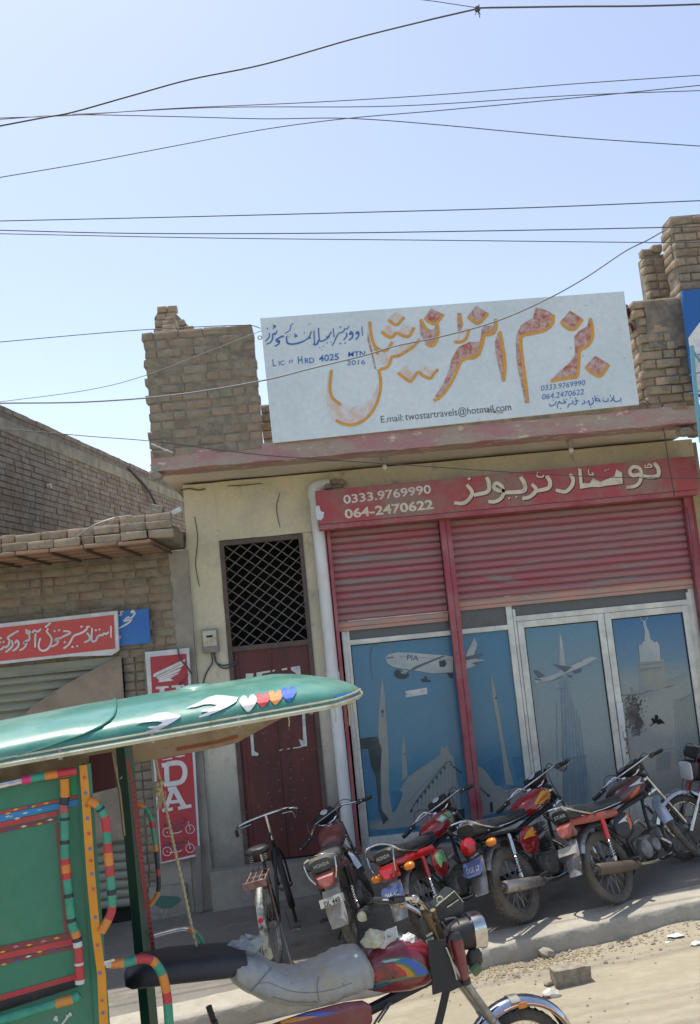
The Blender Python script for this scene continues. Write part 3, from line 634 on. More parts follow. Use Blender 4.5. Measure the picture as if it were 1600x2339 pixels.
# clock tower pane
mb = MB(); strokes(mb, fH, [(6, [(1118, 205), (1112, 222), (1125, 240), (1145, 242), (1162, 225), (1160, 205)])], 6, HY, .003)
fills(mb, fH, [[(1130, 240), (1150, 240), (1155, 280), (1175, 320), (1192, 398), (1140, 398), (1145, 320), (1132, 280)], [(1095, 440), (1110, 430), (1120, 440), (1125, 415), (1160, 395), (1200, 395), (1228, 420), (1232, 410), (1240, 405), (1262, 440), (1270, 560), (1105, 575)]], HY, .003)
B(mb, 'print', p_white, front)
P_([[(1100, 575), (1300, 548), (1308, 700), (1320, 820), (1100, 860)]], p_beige, fH, HY, .002, sm=False)
mb = MB(); strokes(mb, fH, [(2.5, [(1150, 262), (1165, 340), (1175, 395)]), (3, [(1143, 455), (1165, 435), (1200, 435), (1222, 460), (1215, 500), (1180, 520), (1150, 500), (1143, 455)]), (3, [(1180, 515), (1210, 518)]), (6, [(1110, 635), (1280, 615)]), (3, [(1090, 600), (1300, 575)])]+[(4, [(1120+i*22, 640-i*2.5), (1122+i*22, 652-i*2.5)]) for i in range(8)]+[(2.5, [(1380+i*17, 880-i*6), (1420+i*22, 1400-i*3)]) for i in range(9)]+[(3, [(1400, 870), (1440, 880), (1530, 820)]), (3, [(1280, 1280), (1380, 1268)]), (4, [(1238, 1418), (1358, 1398)]), (4, [(1238, 1436), (1360, 1416)]), (4, [(1240, 1452), (1360, 1432)])]+[(3, [(1240+i*12, 1300), (1243+i*12, 1400)]) for i in range(10)]+[(2, [(1180, 1620+i*25), (1520, 1560+i*25)]) for i in range(5)], 3, HY, .0035, taper=False, k=2)
fills(mb, fH, [[(1260+i*62, 1780), (1262+i*62, 1730), (1278+i*62, 1700), (1290+i*62, 1735), (1292+i*62, 1775)] for i in range(4)], HY, .004)
B(mb, 'print', p_lines, front)
P_([[(1030, 775), (1075, 825), (1150, 805), (1300, 745), (1440, 680), (1478, 664), (1492, 680), (1400, 742), (1250, 795), (1100, 838), (958, 842), (1045, 825)]], p_beige, fH, HY, .005, sm=False)
mb = MB(); strokes(mb, fH, [(7, [(960, 843), (1100, 832), (1205, 800)]), (12, [(1245, 800), (1262, 785)]), (7, [(1310, 780), (1375, 765)]), (4, [(1030, 775), (1070, 822)])], 6, HY, .0056); B(mb, 'print', p_grey, front)
mb = MB(); k = 0
smear = mat('dark_smear', (.085, .07, .065), .8, col2=(.16, .15, .14), sc=14)
while k < 420:
    x = random.gauss(1045, 48); y = random.gauss(985, 85)
    if x < 985 or (x-985)*.8 > 170 or y < 840 or y > 1175: continue
    s_ = random.uniform(2, 9)*(1.2-min(1, abs(x-1060)/160)); a = random.random()*6
    q = [(x+s_*math.cos(a+j*1.25), y+s_*1.3*math.sin(a+j*1.25)) for j in range(5)]
    mb.add([onY(*fH(c), HY-.003-.00001*k) for c in q], [(0, 1, 2, 3, 4)]); k += 1
fills(mb, fH, [smoothpoly([(1000, 960), (1040, 930), (1080, 990), (1135, 1060), (1110, 1110), (1105, 1165), (1075, 1160), (1060, 1080), (1010, 1030)])], HY, .0024)
B(mb, 'smudge', smear, front, kind='stuff')
P_([[(1195, 1030), (1210, 1025), (1225, 1040), (1225, 1005), (1240, 998), (1255, 1015), (1250, 1040), (1270, 1030), (1300, 1060), (1306, 1072), (1280, 1070), (1262, 1075), (1255, 1080), (1240, 1065), (1215, 1072), (1190, 1095), (1186, 1092), (1212, 1062)]], dark, fH, HY, .006, sm=False, nm='torn_spot')

# cracks and drips in the plaster
crackm = mat('crack_shadow', (.10, .085, .06), .95)
mb = MB(); fC = lambda p: p
strokes(mb, fC, [(3.2, [(412, 1120), (432, 1116), (455, 1119), (470, 1116)]), (2, [(445, 1180), (452, 1230), (447, 1290), (456, 1340)]), (1.8, [(640, 1125), (632, 1160), (640, 1205)]), (2, [(470, 1560), (480, 1620), (474, 1690)]), (2.4, [(520, 1110), (560, 1108), (600, 1104)])], 2, FY, .012, k=4)
B(mb, 'crack', crackm, kind='stuff')

# iron door left of the pipe
door = MB()
for a, b in (((-1.0, 9.44, .37), (-.955, 9.52, 3.585)), ((-.185, 9.44, .37), (-.14, 9.52, 3.585)), ((-.955, 9.442, 3.535), (-.185, 9.52, 3.583)), ((-.955, 9.445, 2.45), (-.185, 9.51, 2.50))): door.span(a, b)
door = B(door, 'iron_door', browniron, smooth=False, label='maroon iron door with a diamond mesh top, left of the white pipe')
mb = rough_box((-.955, 9.47, .39), (-.185, 9.485, 2.452), .1, .004, 4); B(mb, 'door_panel', rustred, door)
mb = MB(); mb.span((-.93, 9.463, .39), (-.90, 9.473, 2.45)); mb.span((-.59, 9.46, .39), (-.57, 9.469, 2.45)); B(mb, 'door_rib', rustred, door, smooth=False)
x0, x1, z0, z1 = -.955, -.185, 2.5, 3.535
for ang, lay in ((R(41), 9.475), (R(180-38), 9.482)):
    d = Vector((math.cos(ang), 0, math.sin(ang))); nn = Vector((-d.z, 0, d.x)); c0 = Vector(((x0+x1)/2, lay, (z0+z1)/2))
    for i in range(-10, 11):
        o = c0+nn*i*.088; ts = []
        tmin, tmax = -9, 9
        for ax, lo_, hi_ in ((0, x0, x1), (2, z0, z1)):
            a, b = (lo_-o[ax])/d[ax], (hi_-o[ax])/d[ax]; tmin = max(tmin, min(a, b)); tmax = min(tmax, max(a, b))
        if tmax-tmin > .06:
            mb = MB(); mb.box(o+d*(tmin+tmax)/2, (tmax-tmin, .006, .0085), Matrix.Rotation(-ang, 3, 'Y')); B(mb, 'mesh_bar', rustbar, door, smooth=False)
f4 = crop(400, 1200, 2.905); DY = 9.464
mb = MB(); fills(mb, f4, [[(470, 985), (522, 982), (515, 1030), (490, 1050), (470, 1045)], [(540, 978), (665, 958), (660, 970), (578, 985), (575, 1030), (545, 1030)], [(708, 952), (745, 946), (745, 958), (710, 964)], [(768, 942), (830, 932), (840, 1045), (815, 1045), (805, 985), (772, 962)],
    [(478, 1045), (500, 1050), (520, 1400), (527, 1500), (556, 1515), (550, 1530), (510, 1530), (500, 1400)], [(843, 1240), (862, 1240), (878, 1465), (840, 1470), (822, 1420), (852, 1430)], [(680, 1497), (716, 1484), (716, 1490), (684, 1502)], [(735, 1486), (762, 1478), (762, 1486)], [(780, 1477), (842, 1466), (842, 1474), (782, 1483)]], DY, .0)
B(mb, 'torn_poster', paper, door)
mb = MB(); L3 = []
for (x, y, s_) in ((590, 1380, 20), (595, 1425, 16), (665, 1390, 24), (680, 1425, 20), (755, 1350, 22), (748, 1400, 18), (540, 1590, 14), (610, 1575, 18), (680, 1580, 16), (765, 1565, 18), (845, 1550, 12), (770, 1625, 16), (770, 1680, 16), (690, 1690, 16), (850, 1690, 14), (550, 1800, 14), (620, 1780, 16), (635, 1810, 16), (700, 1760, 16), (790, 1760, 20), (790, 1830, 20), (870, 1810, 16), (885, 1850, 16), (550, 1865, 18), (640, 1865, 18), (700, 1860, 24), (715, 1970, 16), (715, 2020, 16), (780, 2010, 20), (470, 1840, 12), (475, 1900, 12)):
    for _ in range(3):
        a = [(x+random.uniform(-s_, s_)*.7, y+random.uniform(-s_, s_)*.6) for _ in range(3)]; L3.append((2.4, a))
L3 += [(2, [(860, 1500), (955, 1478)]), (2, [(735, 1600), (790, 1595)]), (2, [(640, 1620), (705, 1612)]), (2, [(820, 1560), (822, 1640)]), (2, [(600, 1840), (650, 1832)])]
strokes(mb, f4, L3, 2, DY, .002, taper=False, k=2); B(mb, 'chalk_marks', chalk, door, kind='stuff')

# drain pipe with its bent top
a, b = onY(719, 1128, 9.36), onY(800, 1935, 9.36)
mb = MB(); pt = [b, b.lerp(a, .5), a, a+Vector((.02, .03, .06)), a+Vector((.07, .10, .07))]
mb.tube([pt[0], pt[1], pt[2]], .062, 16); mb.tube(spline([a-Vector((0, 0, .02)), a+Vector((.0, .0, .05)), a+Vector((.05, .03, .085)), a+Vector((.15, .06, .09))], 5), .066, 14)
mb.lathe([(.07, -.05), (.074, -.04), (.074, .04), (.07, .05)], a-Vector((0, 0, .0)), (0, 0, 1), 16); mb.lathe([(.068, -.05), (.072, -.04), (.072, .04), (.068, .05)], b.lerp(a, .47), (0, 0, 1), 16)
B(mb, 'drain_pipe', pvc)
mb = MB(); q = a+Vector((.17, .03, .08))
for i in range(8): mb.ell(q+Vector((random.uniform(-.06, .12), random.uniform(-.03, .03), random.uniform(-.05, .03))), (.05, .04, .035), 8)
B(mb, 'pipe_plug', sack, label='dark rag stuffed round the top bend of the pipe')

# electricity meter
p = onY(489, 1463, 9.38)
mt_ = thing('electricity_meter', 'small grey electricity meter on the cream column left of the iron door', 'meter', (p.x-.04, 9.42, p.z))
mb = MB(); mb.cbox((0, 0, 0), (.165, .09, .24), .012); mb.build('meter_case', concrete, mt_)
mb = MB(); mb.cbox((0, -.048, .025), (.135, .012, .155), .006); mb.build('meter_window', trimcream, mt_)
mb = MB(); mb.box((0, -.0555, .045), (.06, .004, .02)); mb.build('dial', dark, mt_, smooth=False)
mb = MB(); c0 = Vector((0, 0, -.12))
for dx, pts in ((0, [(.0, 0, 0), (-.0, .0, -.1), (-.07, .02, -.2), (-.11, .02, -.33), (-.12, .02, -.6)]), (1, [(.03, 0, 0), (.05, 0, -.12), (.13, .01, -.17), (.24, .02, -.13)]), (2, [(.02, 0, 0), (.04, .01, -.1), (.12, .02, -.14), (.24, .02, -.11)])):
    mb.tube(spline([c0+Vector(q) for q in pts], 5), .008, 6)
mb.build('wiring', cable, mt_)

# ================================================================== painted signboard
SY = 8.56
sign = thing('signboard', 'long white hand painted signboard with big orange Urdu letters, standing on the slab edge', 'sign', (1.44, 8.58, 4.40))
def S(mb, name, mt, **k): return mb.build(name, mt, sign, world=True, **k)
q = [onY(594.5, 726.8, SY), onY(1426, 664.9, SY), onY(1460.8, 923.6, SY), onY(623.4, 1012, SY)]
mb = MB(); mb.poly(q, (0, .012, 0)); S(mb, 'sheet', signw, smooth=False)
mb = MB()
for a, b in ((0, 1), (1, 2), (2, 3), (3, 0)):
    A_, B_ = q[a]+Vector((0, .028, 0)), q[b]+Vector((0, .028, 0)); d = (B_-A_).normalized(); c = (q[0]+q[1]+q[2]+q[3])/4+Vector((0, .028, 0))
    i_ = (c-(A_+B_)/2); i_ = (i_-d*i_.dot(d)).normalized()*.018
    mb.tube([A_+i_, B_+i_], .016, 4)
for t in (.33, .66): mb.tube([q[0].lerp(q[1], t)+Vector((0, .03, -.02)), q[3].lerp(q[2], t)+Vector((0, .03, .02))], .014, 4)
S(mb, 'frame', signedge, smooth=False)
a = onY(1428, 700, 8.63); b = onY(1470, 800, 9.4); c = onY(1440, 740, 8.63); d = onY(1466, 812, 9.3)
mb = MB(); mb.tube([a, b], .035, 4); mb.tube([c, d], .022, 4); S(mb, 'strut', rustred, smooth=False)
for (px, py) in ((1432, 700), (594, 771)):
    mb = MB(); p = onY(px, py, 8.60); mb.torus(p, (0, 1, 0), .018, .005, 14, 6); S(mb, 'eyelet', steel)
fSA = crop(720, 680, 3.975); fSB = crop(1080, 660, 3.975)
Wd = 26
O_A = [[(497, 215), (505, 300), (520, 380), (545, 440), (585, 470), (635, 480), (665, 460), (705, 400)], [(545, 440), (556, 480), (575, 515)],
       [(150, 655), (140, 740), (136, 830), (150, 890), (180, 930), (235, 972)],
       [(578, 650), (596, 750), (590, 850), (560, 960), (500, 1060), (420, 1128), (330, 1155), (250, 1142), (190, 1110)],
       [(590, 650), (650, 632), (680, 592), (700, 535), (750, 530), (800, 505), (860, 465), (905, 432), (955, 375)],
       [(665, 200), (740, 245), (812, 175)], [(605, 305), (650, 345), (700, 357), (740, 320), (800, 345), (850, 350), (880, 312), (900, 268)],
       [(960, 195), (985, 240), (1005, 275), (1030, 290)], [(1112, 240), (1118, 320), (1100, 400), (1060, 435), (1003, 412)],
       [(1000, 180), (1040, 220), (1100, 230), (1168, 148)], [(752, 680), (820, 732), (868, 760), (900, 720), (940, 676), (985, 708), (1050, 730), (1080, 692), (1118, 648)],
       [(1313, 138), (1325, 200), (1334, 255)], [(1266, 402), (1330, 400), (1372, 370), (1400, 290)], [(1393, 168), (1432, 208), (1490, 230), (1575, 140)],
       [(1595, 330), (1530, 350), (1515, 430), (1490, 510), (1440, 545), (1370, 552), (1320, 590), (1290, 665), (1240, 765), (1180, 855), (1120, 915), (1078, 930)]]
O_B = [[(210, 270), (215, 340), (190, 398), (110, 425), (90, 500), (60, 572), (-10, 625)], [(248, 385), (268, 480), (286, 600), (296, 720), (282, 840)],
       [(735, 232), (728, 310), (665, 370), (560, 400), (460, 422), (440, 475), (450, 600), (470, 750), (490, 900), (502, 1035)],
       [(803, 298), (850, 345), (925, 365), (1000, 272)], [(1070, 265), (1090, 360), (1086, 450), (1040, 520), (975, 560), (968, 650), (955, 795)], [(955, 798), (830, 815), (715, 835)],
       [(1030, 705), (1090, 762), (1160, 790), (1200, 745), (1240, 685)]]
Fl_A = [[(480, 310), (500, 400), (525, 500), (550, 620), (560, 650), (540, 640), (515, 520), (490, 430), (475, 380)],
        [(950, 195), (990, 262), (1030, 290), (1080, 290), (1100, 240), (1125, 240), (1125, 330), (1100, 420), (1050, 430), (990, 390), (955, 320)],
        [(1055, 95), (1170, 150), (1110, 232), (1040, 225), (995, 180)], [(1292, 135), (1328, 138), (1340, 250), (1325, 320), (1300, 310), (1290, 210)], [(1465, 72), (1575, 138), (1490, 232), (1390, 165)],
        [(1590, 255), (1530, 270), (1510, 330), (1500, 400), (1400, 400), (1300, 450), (1240, 560), (1220, 650), (1170, 770), (1090, 900), (1120, 905), (1200, 800), (1260, 680), (1320, 580), (1400, 540), (1470, 520), (1510, 430), (1530, 340), (1590, 312)]]
Fp_A = [[(112, 740), (105, 950), (130, 1060), (200, 1130), (330, 1145), (430, 1110), (510, 1020), (560, 900), (575, 780), (545, 850), (510, 920), (430, 970), (330, 995), (240, 980), (170, 930), (130, 850), (125, 740)],
        [(560, 540), (600, 590), (640, 610), (690, 540), (800, 480), (900, 420), (950, 370), (880, 390), (780, 440), (690, 490), (620, 510)], [(690, 160), (740, 130), (800, 175), (745, 240), (675, 195)], [(610, 300), (660, 245), (740, 300), (700, 345), (650, 340)], [(750, 310), (800, 235), (900, 270), (850, 345), (800, 340)],
        [(770, 670), (830, 600), (890, 700), (860, 745)], [(945, 665), (980, 600), (1080, 660), (1040, 720)], [(1310, 300), (1390, 270), (1395, 340), (1330, 390), (1290, 390)]]
Fl_B = [[(85, 430), (80, 370), (110, 335), (190, 330), (200, 290), (206, 330), (170, 400), (110, 410), (82, 440), (60, 520), (40, 590), (0, 610), (0, 490), (60, 490)],
        [(235, 385), (205, 480), (210, 580), (240, 720), (270, 845), (298, 750), (295, 650), (270, 500), (262, 390)],
        [(575, 170), (620, 175), (700, 205), (742, 240), (735, 300), (690, 352), (600, 388), (480, 412), (450, 440), (445, 520), (470, 700), (500, 900), (512, 1035), (480, 1035), (440, 850), (405, 680), (395, 520), (400, 420), (440, 330), (500, 290), (550, 265), (560, 220)],
        [(885, 195), (1000, 265), (930, 370), (800, 295)],
        [(1060, 270), (1085, 330), (1090, 420), (1060, 480), (980, 540), (960, 600), (965, 700), (945, 800), (830, 805), (720, 818), (790, 750), (880, 670), (930, 600), (930, 520), (925, 430), (970, 380), (1040, 340)], [(1115, 605), (1240, 680), (1170, 790), (1030, 700)]]
for f_, L_ in ((fSA, Fl_A), (fSB, Fl_B)):
    for pg in L_: mb = MB(); fills(mb, f_, [pg], SY, .002); S(mb, 'letter_fill', fade, smooth=False)
for pg in Fp_A: mb = MB(); fills(mb, fSA, [pg], SY, .0015); S(mb, 'letter_fill', fadepale, smooth=False)
for f_, L_, w_ in ((fSA, O_A, Wd), (fSB, O_B, Wd+3)):
    for st_ in L_: mb = MB(); strokes(mb, f_, [st_], w_, SY, .004, taper=False); S(mb, 'letter_edge', orange, smooth=False)
fSC = crop(590, 720, 6.115)
T1 = [(16, [(1450, 155), (1460, 285)]), (20, [(1366, 262), (1385, 228), (1408, 246), (1402, 292), (1362, 340)]), (30, [(1375, 250), (1395, 262)]), (22, [(1275, 272), (1298, 225), (1325, 262), (1312, 312), (1268, 350)]), (34, [(1285, 252), (1310, 262)]), (20, [(1228, 240), (1238, 285), (1195, 345)]),
      (22, [(1150, 162)]), (16, [(1272, 150), (1245, 190), (1215, 185), (1200, 215), (1170, 240), (1128, 250), (1090, 310), (1060, 380), (1030, 425)]), (20, [(1150, 395)]), (20, [(1218, 387)]), (18, [(1050, 180), (1062, 305)]),
      (20, [(1022, 228), (985, 300), (955, 330), (900, 358), (860, 350), (848, 260), (845, 175)]), (30, [(955, 305), (1000, 300)]), (24, [(845, 345), (828, 395), (795, 408), (768, 400)]), (20, [(780, 212), (788, 400)]), (15, [(965, 385)]), (15, [(1020, 376)]), (14, [(862, 450)]), (14, [(908, 438)]), (14, [(892, 482)]),
      (18, [(745, 222), (715, 300), (670, 340), (620, 365)]), (32, [(700, 300), (735, 318)]), (24, [(640, 360), (560, 388), (470, 402), (412, 388), (398, 345), (397, 290)]), (16, [(645, 246)]), (12, [(512, 250), (518, 300), (542, 290), (530, 270), (505, 312)]),
      (13, [(490, 108), (455, 150), (445, 205), (405, 235), (368, 252)]), (11, [(412, 272)]), (11, [(450, 268)]), (11, [(432, 300)]), (26, [(362, 290), (325, 298), (305, 310)]), (22, [(315, 300), (280, 325), (250, 345), (275, 372), (300, 355), (285, 400), (230, 432)]), (36, [(255, 350), (285, 360)]),
      (20, [(265, 212), (242, 262), (205, 262), (202, 325), (175, 375), (115, 405)]), (30, [(240, 250), (215, 262)]), (16, [(155, 245), (152, 305), (98, 365)]), (18, [(130, 182)]), (12, [(212, 128), (218, 168), (245, 160), (235, 140), (205, 195)]), (8, [(700, 135), (735, 115)])]
mb = MB(); strokes(mb, fSC, T1, 18, SY, .003); S(mb, 'lettering', bluetext, smooth=False); mb = MB()
text_px(mb, 'L', fSC, (208, 712), (248, 707), 100, SY, .003, .015); text_px(mb, 'ic'.upper(), fSC, (290, 700), (372, 692), 66, SY, .003, .01)
text_px(mb, 'H', fSC, (560, 678), (625, 672), 110, SY, .003, .012); text_px(mb, 'RD', fSC, (655, 670), (788, 660), 76, SY, .003, .012); text_px(mb, '4025', fSC, (850, 648), (1128, 618), 92, SY, .003, .012, slant=.1)
S(mb, 'lettering', bluetext, smooth=False); mb = MB(); text_px(mb, 'MTN', fSC, (1258, 580), (1495, 565), 72, SY, .003, .014, slant=.1); text_px(mb, '2016', fSC, (1240, 698), (1495, 684), 70, SY, .003, .002, slant=.1)
S(mb, 'lettering', bluetext, smooth=False); mb = MB(); text_px(mb, '#', fSC, (425, 670), (495, 660), 60, SY, .003, -.01)
S(mb, 'lettering', bluetext, smooth=False); mb = MB(); text_px(mb, '0333.9769990', fSB, (622, 925), (1022, 872), 50, SY, .003, .0, slant=.2); S(mb, 'lettering', bluetext, smooth=False); mb = MB(); text_px(mb, '064.2470622', fSB, (632, 1005), (1012, 955), 52, SY, .003, .0, slant=.2)
S(mb, 'lettering', bluetext, smooth=False); mb = MB()
T2 = [[(1345, 985), (1350, 1005), (1325, 1018), (1300, 1022), (1285, 1005), (1283, 965)], [(1350, 1025)], [(1262, 985), (1275, 1005), (1250, 1022)], [(1230, 990), (1232, 1015), (1195, 1020), (1180, 1000)], [(1250, 960), (1256, 975)], [(1190, 985)], [(1160, 1030), (1150, 1000), (1120, 995), (1130, 1015), (1160, 1012)], [(1140, 970)], [(1112, 965), (1118, 1022)], [(1090, 985), (1098, 1030), (1065, 1055), (1060, 1015), (1040, 1030)], [(1075, 1075)], [(1012, 1010), (1022, 1035), (990, 1045)], [(965, 1020), (940, 1010), (945, 1040), (925, 1055)], [(935, 985), (940, 1000)], [(905, 1010), (915, 1040), (880, 1045), (865, 1080)], [(890, 985)], [(850, 1015), (840, 1035), (800, 1035), (790, 1020), (770, 1060), (775, 1085)], [(855, 1000)], [(830, 1000), (835, 1030)], [(765, 1020), (745, 1050), (710, 1062), (700, 1040)], [(735, 1010)], [(800, 1085)]]
strokes(mb, fSB, T2, 9, SY, .003)
S(mb, 'lettering', bluetext, smooth=False)
mb = MB(); text_px(mb, 'E.mail:', fSA, (602, 1135), (805, 1116), 66, SY, .003, -.004); text_px(mb, 'twostartravels@hotmail.com', fSA, (822, 1112), (1785, 1020), 68, SY, .003, -.002); S(mb, 'lettering', inkdark, smooth=False)
rs_ = random.Random(3); mb = MB()
for i in range(46):
    x = rs_.gauss(205, 75); y = 1115+rs_.gauss(0, 16)-x*.05; s_ = rs_.uniform(3, 12)
    qq = [(x+s_*1.7*math.cos(j)*rs_.uniform(.5, 1), y+s_*.6*math.sin(j)*rs_.uniform(.5, 1)) for j in range(6)]
    mb.add([onY(*fSB(c), SY-.0018) for c in qq], [tuple(range(6))])
for (x, y, s_) in ((1330, 360, 14), (1350, 590, 16), (1370, 630, 10), (1000, 605, 8), (890, 540, 9), (450, 690, 5), (1030, 150, 8), (400, 620, 9), (60, 1190, 14)):
    for k in range(5):
        a_, b_ = x+rs_.uniform(-s_, s_)*1.5, y+rs_.uniform(-s_, s_); r_ = rs_.uniform(1.5, 4)
        mb.add([onY(*fSB((a_+r_*math.cos(j), b_+r_*math.sin(j))), SY-.0018) for j in range(6)], [tuple(range(6))])
S(mb, 'rust_spots', rust, smooth=False, kind='stuff')

# ================================================================== brick shop on the left
low = thing('brick_shop', 'low unplastered brick shop with a flat tiled eave, left of the cream shop', 'shop building', (-3., 9.6, -.1))
def Lw(mb, name, mt, **k): return mb.build(name, mt, k.pop('par', low), world=True, **k)
LY = 9.40
mb = MB(); mb.span((-5.2, LY+.006, 2.50), (-1.5, LY+.25, 3.52)); Lw(mb, 'wall', mortar, smooth=False)
mb = rough_box((-1.52, LY+.004, -.2), (-1.325, LY+.26, 3.52), .05, .008, 4.); Lw(mb, 'wall', concrete, label='strip of grey render beside the cream column')
brick_wall(low, -3.75, -1.52, 2.50, 3.5, LY, brickgrey, .0885, proud=.004, hdr=.35)
mb = rough_box((-1.84, LY-.006, -.2), (-1.52, LY+.2, 2.50), .06, .008, 4.); Lw(mb, 'wall', concrete, label='grey rendered wall behind the tall red banner')
mb = MB(); mb.span((-2.05, LY+.03, -.2), (-1.84, LY+.22, 2.5)); Lw(mb, 'pier', mortar, smooth=False)
brick_wall(low, -2.05, -1.84, .05, 2.5, LY+.012, brickgrey, .0885, hdr=.5, ends=0)
mb = MB(); mb.span((-5.2, LY+.1, -.2), (-2.06, LY+.16, 2.5)); Lw(mb, 'shutter_back', dark, smooth=False)
mb = MB(); mb.span((-5.3, 9.66, -.2), (-5.2, 14, 3.5)); mb.span((-5.3, 14, -.2), (-1.4, 14.1, 3.5)); Lw(mb, 'rear_wall', mortar, smooth=False)
sh_ = MB(); sh_.span((-5.2, LY-.02, 2.42), (-2.06, LY+.06, 2.52)); sh_ = Lw(sh_, 'roller_shutter', galv, smooth=False)
slats(sh_, -4.6, -2.06, .1, 2.42, LY+.02, galv, pitch=.085)
# hanging sackcloth
V = []; nx, nz = 26, 22
for j in range(nz+1):
    for i in range(nx+1):
        u = i/nx; v = j/nz; x = -3.16+1.11*u
        zt = 1.88+.64*u**.62; z = zt-(zt-.75)*v
        V.append((x, LY-.06-.025*math.sin(u*9+v*2)*(.3+v)-.012*noise.noise(Vector((u*5, v*5, 0))), z))
mb = MB(); mb.add(V, [(j*(nx+1)+i, j*(nx+1)+i+1, (j+1)*(nx+1)+i+1, (j+1)*(nx+1)+i) for j in range(nz) for i in range(nx)])
o = mb.build('sackcloth', sack, ang=3.); tag(o, 'brown sackcloth hung across the grey shutter under the red sign', 'cloth')
V = []
for j in range(9):
    for i in range(9): V.append((-3.9+i*.085, LY-.09-.01*math.sin(i*1.1), 1.66-j*.12+.02*math.sin(i*.7)+.018*i))
mb = MB(); mb.add(V, [(j*9+i, j*9+i+1, (j+1)*9+i+1, (j+1)*9+i) for j in range(8) for i in range(8)])
o = mb.build('cloth', sackw, ang=3.); tag(o, 'pale cloth hanging at the left picture edge above the green canopy', 'cloth')
# eave: clay tiles on iron bearers, bricks on top
rr = random.Random(5)
tile = brick_mesh(.292, .285, .032, clay, 'clay_tile', .005)
for i in range(13):
    x = -5.0+i*.305
    for j in range(4):
        if x < -1.42: place_brick(low, tile, (x, 8.47+j*.292, 3.535+rr.uniform(-.005, .005)+(.004 if j == 0 else 0)), name='clay_tile')
    mb = MB(); mb.span((x+.14, 8.36, 3.500), (x+.165, 9.42, 3.516)); Lw(mb, 'bearer', browniron, smooth=False) if x < -1.5 else None
Sg, Hg = bset(brickm)
for row, (z, y0) in enumerate(((3.592, 8.325), (3.674, 8.37), (3.748, 8.42))):
    x = -5.1+.1*row
    while x < -1.36:
        if row < 2 or x > -2.1:
            l_ = .23 if rr.random() < .72 else .115
            place_brick(low, rr.choice(Sg if l_ > .2 else Hg), (x+l_/2, y0+.06+rr.uniform(-.02, .025), z+rr.uniform(-.006, .006)), rr.gauss(0, .04))
            x += l_+.008
        else: x += .12
mb = rough_box((-5.1, 8.62, 3.555), (-1.36, 9.6, 3.72), .06, .015, 4.); Lw(mb, 'mud_roof', mortar)
mb = MB(); mb.span((-5.1, 8.43, 3.553), (-1.36, 8.6, 3.69)); Lw(mb, 'mortar_bed', mortar, smooth=False)
# loose things on the eave
p = onY(358, 1176, 8.52); mb = MB(); mb.cbox((0, 0, 0), (.13, .1, .10), .02, Matrix.Rotation(.25, 3, 'Y')); o = mb.build('loose_block', stonem); o.location = (p.x, 8.52, 3.83); tag(o, 'pale square block lying on the brick eave', 'stone')
p = onY(405, 1183, 8.5); mb = MB(); mb.cbox((0, 0, 0), (.10, .08, .05), .015, Matrix.Rotation(-.4, 3, 'Y')); o = mb.build('paper_scrap', bagw); o.location = (p.x, 8.5, 3.80); tag(o, 'white scrap on the eave against the cream shop', 'scrap')

# long brick side wall further back
wall = thing('side_wall', 'long dusty brick wall running back behind the low brick shop', 'wall', (-4.3, 10, 3.2))
A0, A1 = Vector((-4.55, 8.9, 0)), Vector((-2.62, 21.6, 0)); d = (A1-A0); Ln = d.length; d.normalize(); nn = Vector((d.y, -d.x, 0))
def wallbox(mb, t0, t1, z0, z1, o0, o1):
    P = []
    for t in (t0, t1):
        for o_ in (o0, o1):
            for z in (z0, z1): P.append(A0+d*t+nn*o_+Vector((0, 0, z)))
    mb.add(P, [(0, 1, 3, 2), (4, 6, 7, 5), (0, 4, 5, 1), (2, 3, 7, 6), (0, 2, 6, 4), (1, 5, 7, 3)])
mb = MB(); wallbox(mb, 0, Ln, 0, 5.98, -.23, -.012); mb.build('wall_core', mortar, wall, world=True, smooth=False)
mb = MB(); wallbox(mb, 0, Ln, 5.62, 5.80, -.012, .016); mb.build('render_band', mat('render_band_mud', (.38, .33, .24), .95, col2=(.27, .225, .165), sc=4, bump=.5), wall, world=True, smooth=False)
mb = MB(); rr = random.Random(8)
for row in range(34):
    z = 3.0+row*.088
    if 5.60 < z+.04 < 5.86: continue
    t = rr.random()*.2
    while t < Ln-.2:
        l_ = .225 if rr.random() < .75 else .11; e = rr.uniform(-.006, .008)
        if not (z > 5.95 and rr.random() < .25): wallbox(mb, t, t+l_, z, z+.072+rr.uniform(-.004, .004), -.03, e)
        t += l_+.012
mb.build('brick_courses', mat('far_dusty_brick', (.25, .18, .125), .95, col2=(.34, .28, .21), sc=5, dust=(.23, .195, .15), dsc=1.5, dlo=.5, dhi=.75), wall, world=True, smooth=False, kind='stuff')
p = A0+d*4.2+nn*.03
mb = MB(); mb.tube(spline([A0+d*8+nn*.03+Vector((0, 0, 5.86)), A0+d*8.8+nn*.06+Vector((0, 0, 5.6)), A0+d*9.3+nn*.1+Vector((0, 0, 5.2)), A0+d*9.4+nn*.1+Vector((0, 0, 4.75))], 6), .028, 6); mb.build('hanging_cable', cable, wall, world=True)
q0 = onY(113, 1096, 13.4)
mb = MB(); mb.lathe([(.035, 0), (.035, .06), (.022, .06), (.022, .01)], A0+d*4.6+nn*.0+Vector((0, 0, 5.05)), nn, 12); mb.build('pipe_stub', pvc, wall, world=True)
# bent rod sticking off the eave
mb = MB(); mb.tube(spline([onY(172, 1228, 8.27), onY(215, 1200, 8.28), onY(262, 1183, 8.33), onY(300, 1178, 8.4)], 5), .007, 6); o = mb.build('bent_rod', steel); tag(o, 'thin bent grey rod lying over the brick eave', 'rod')

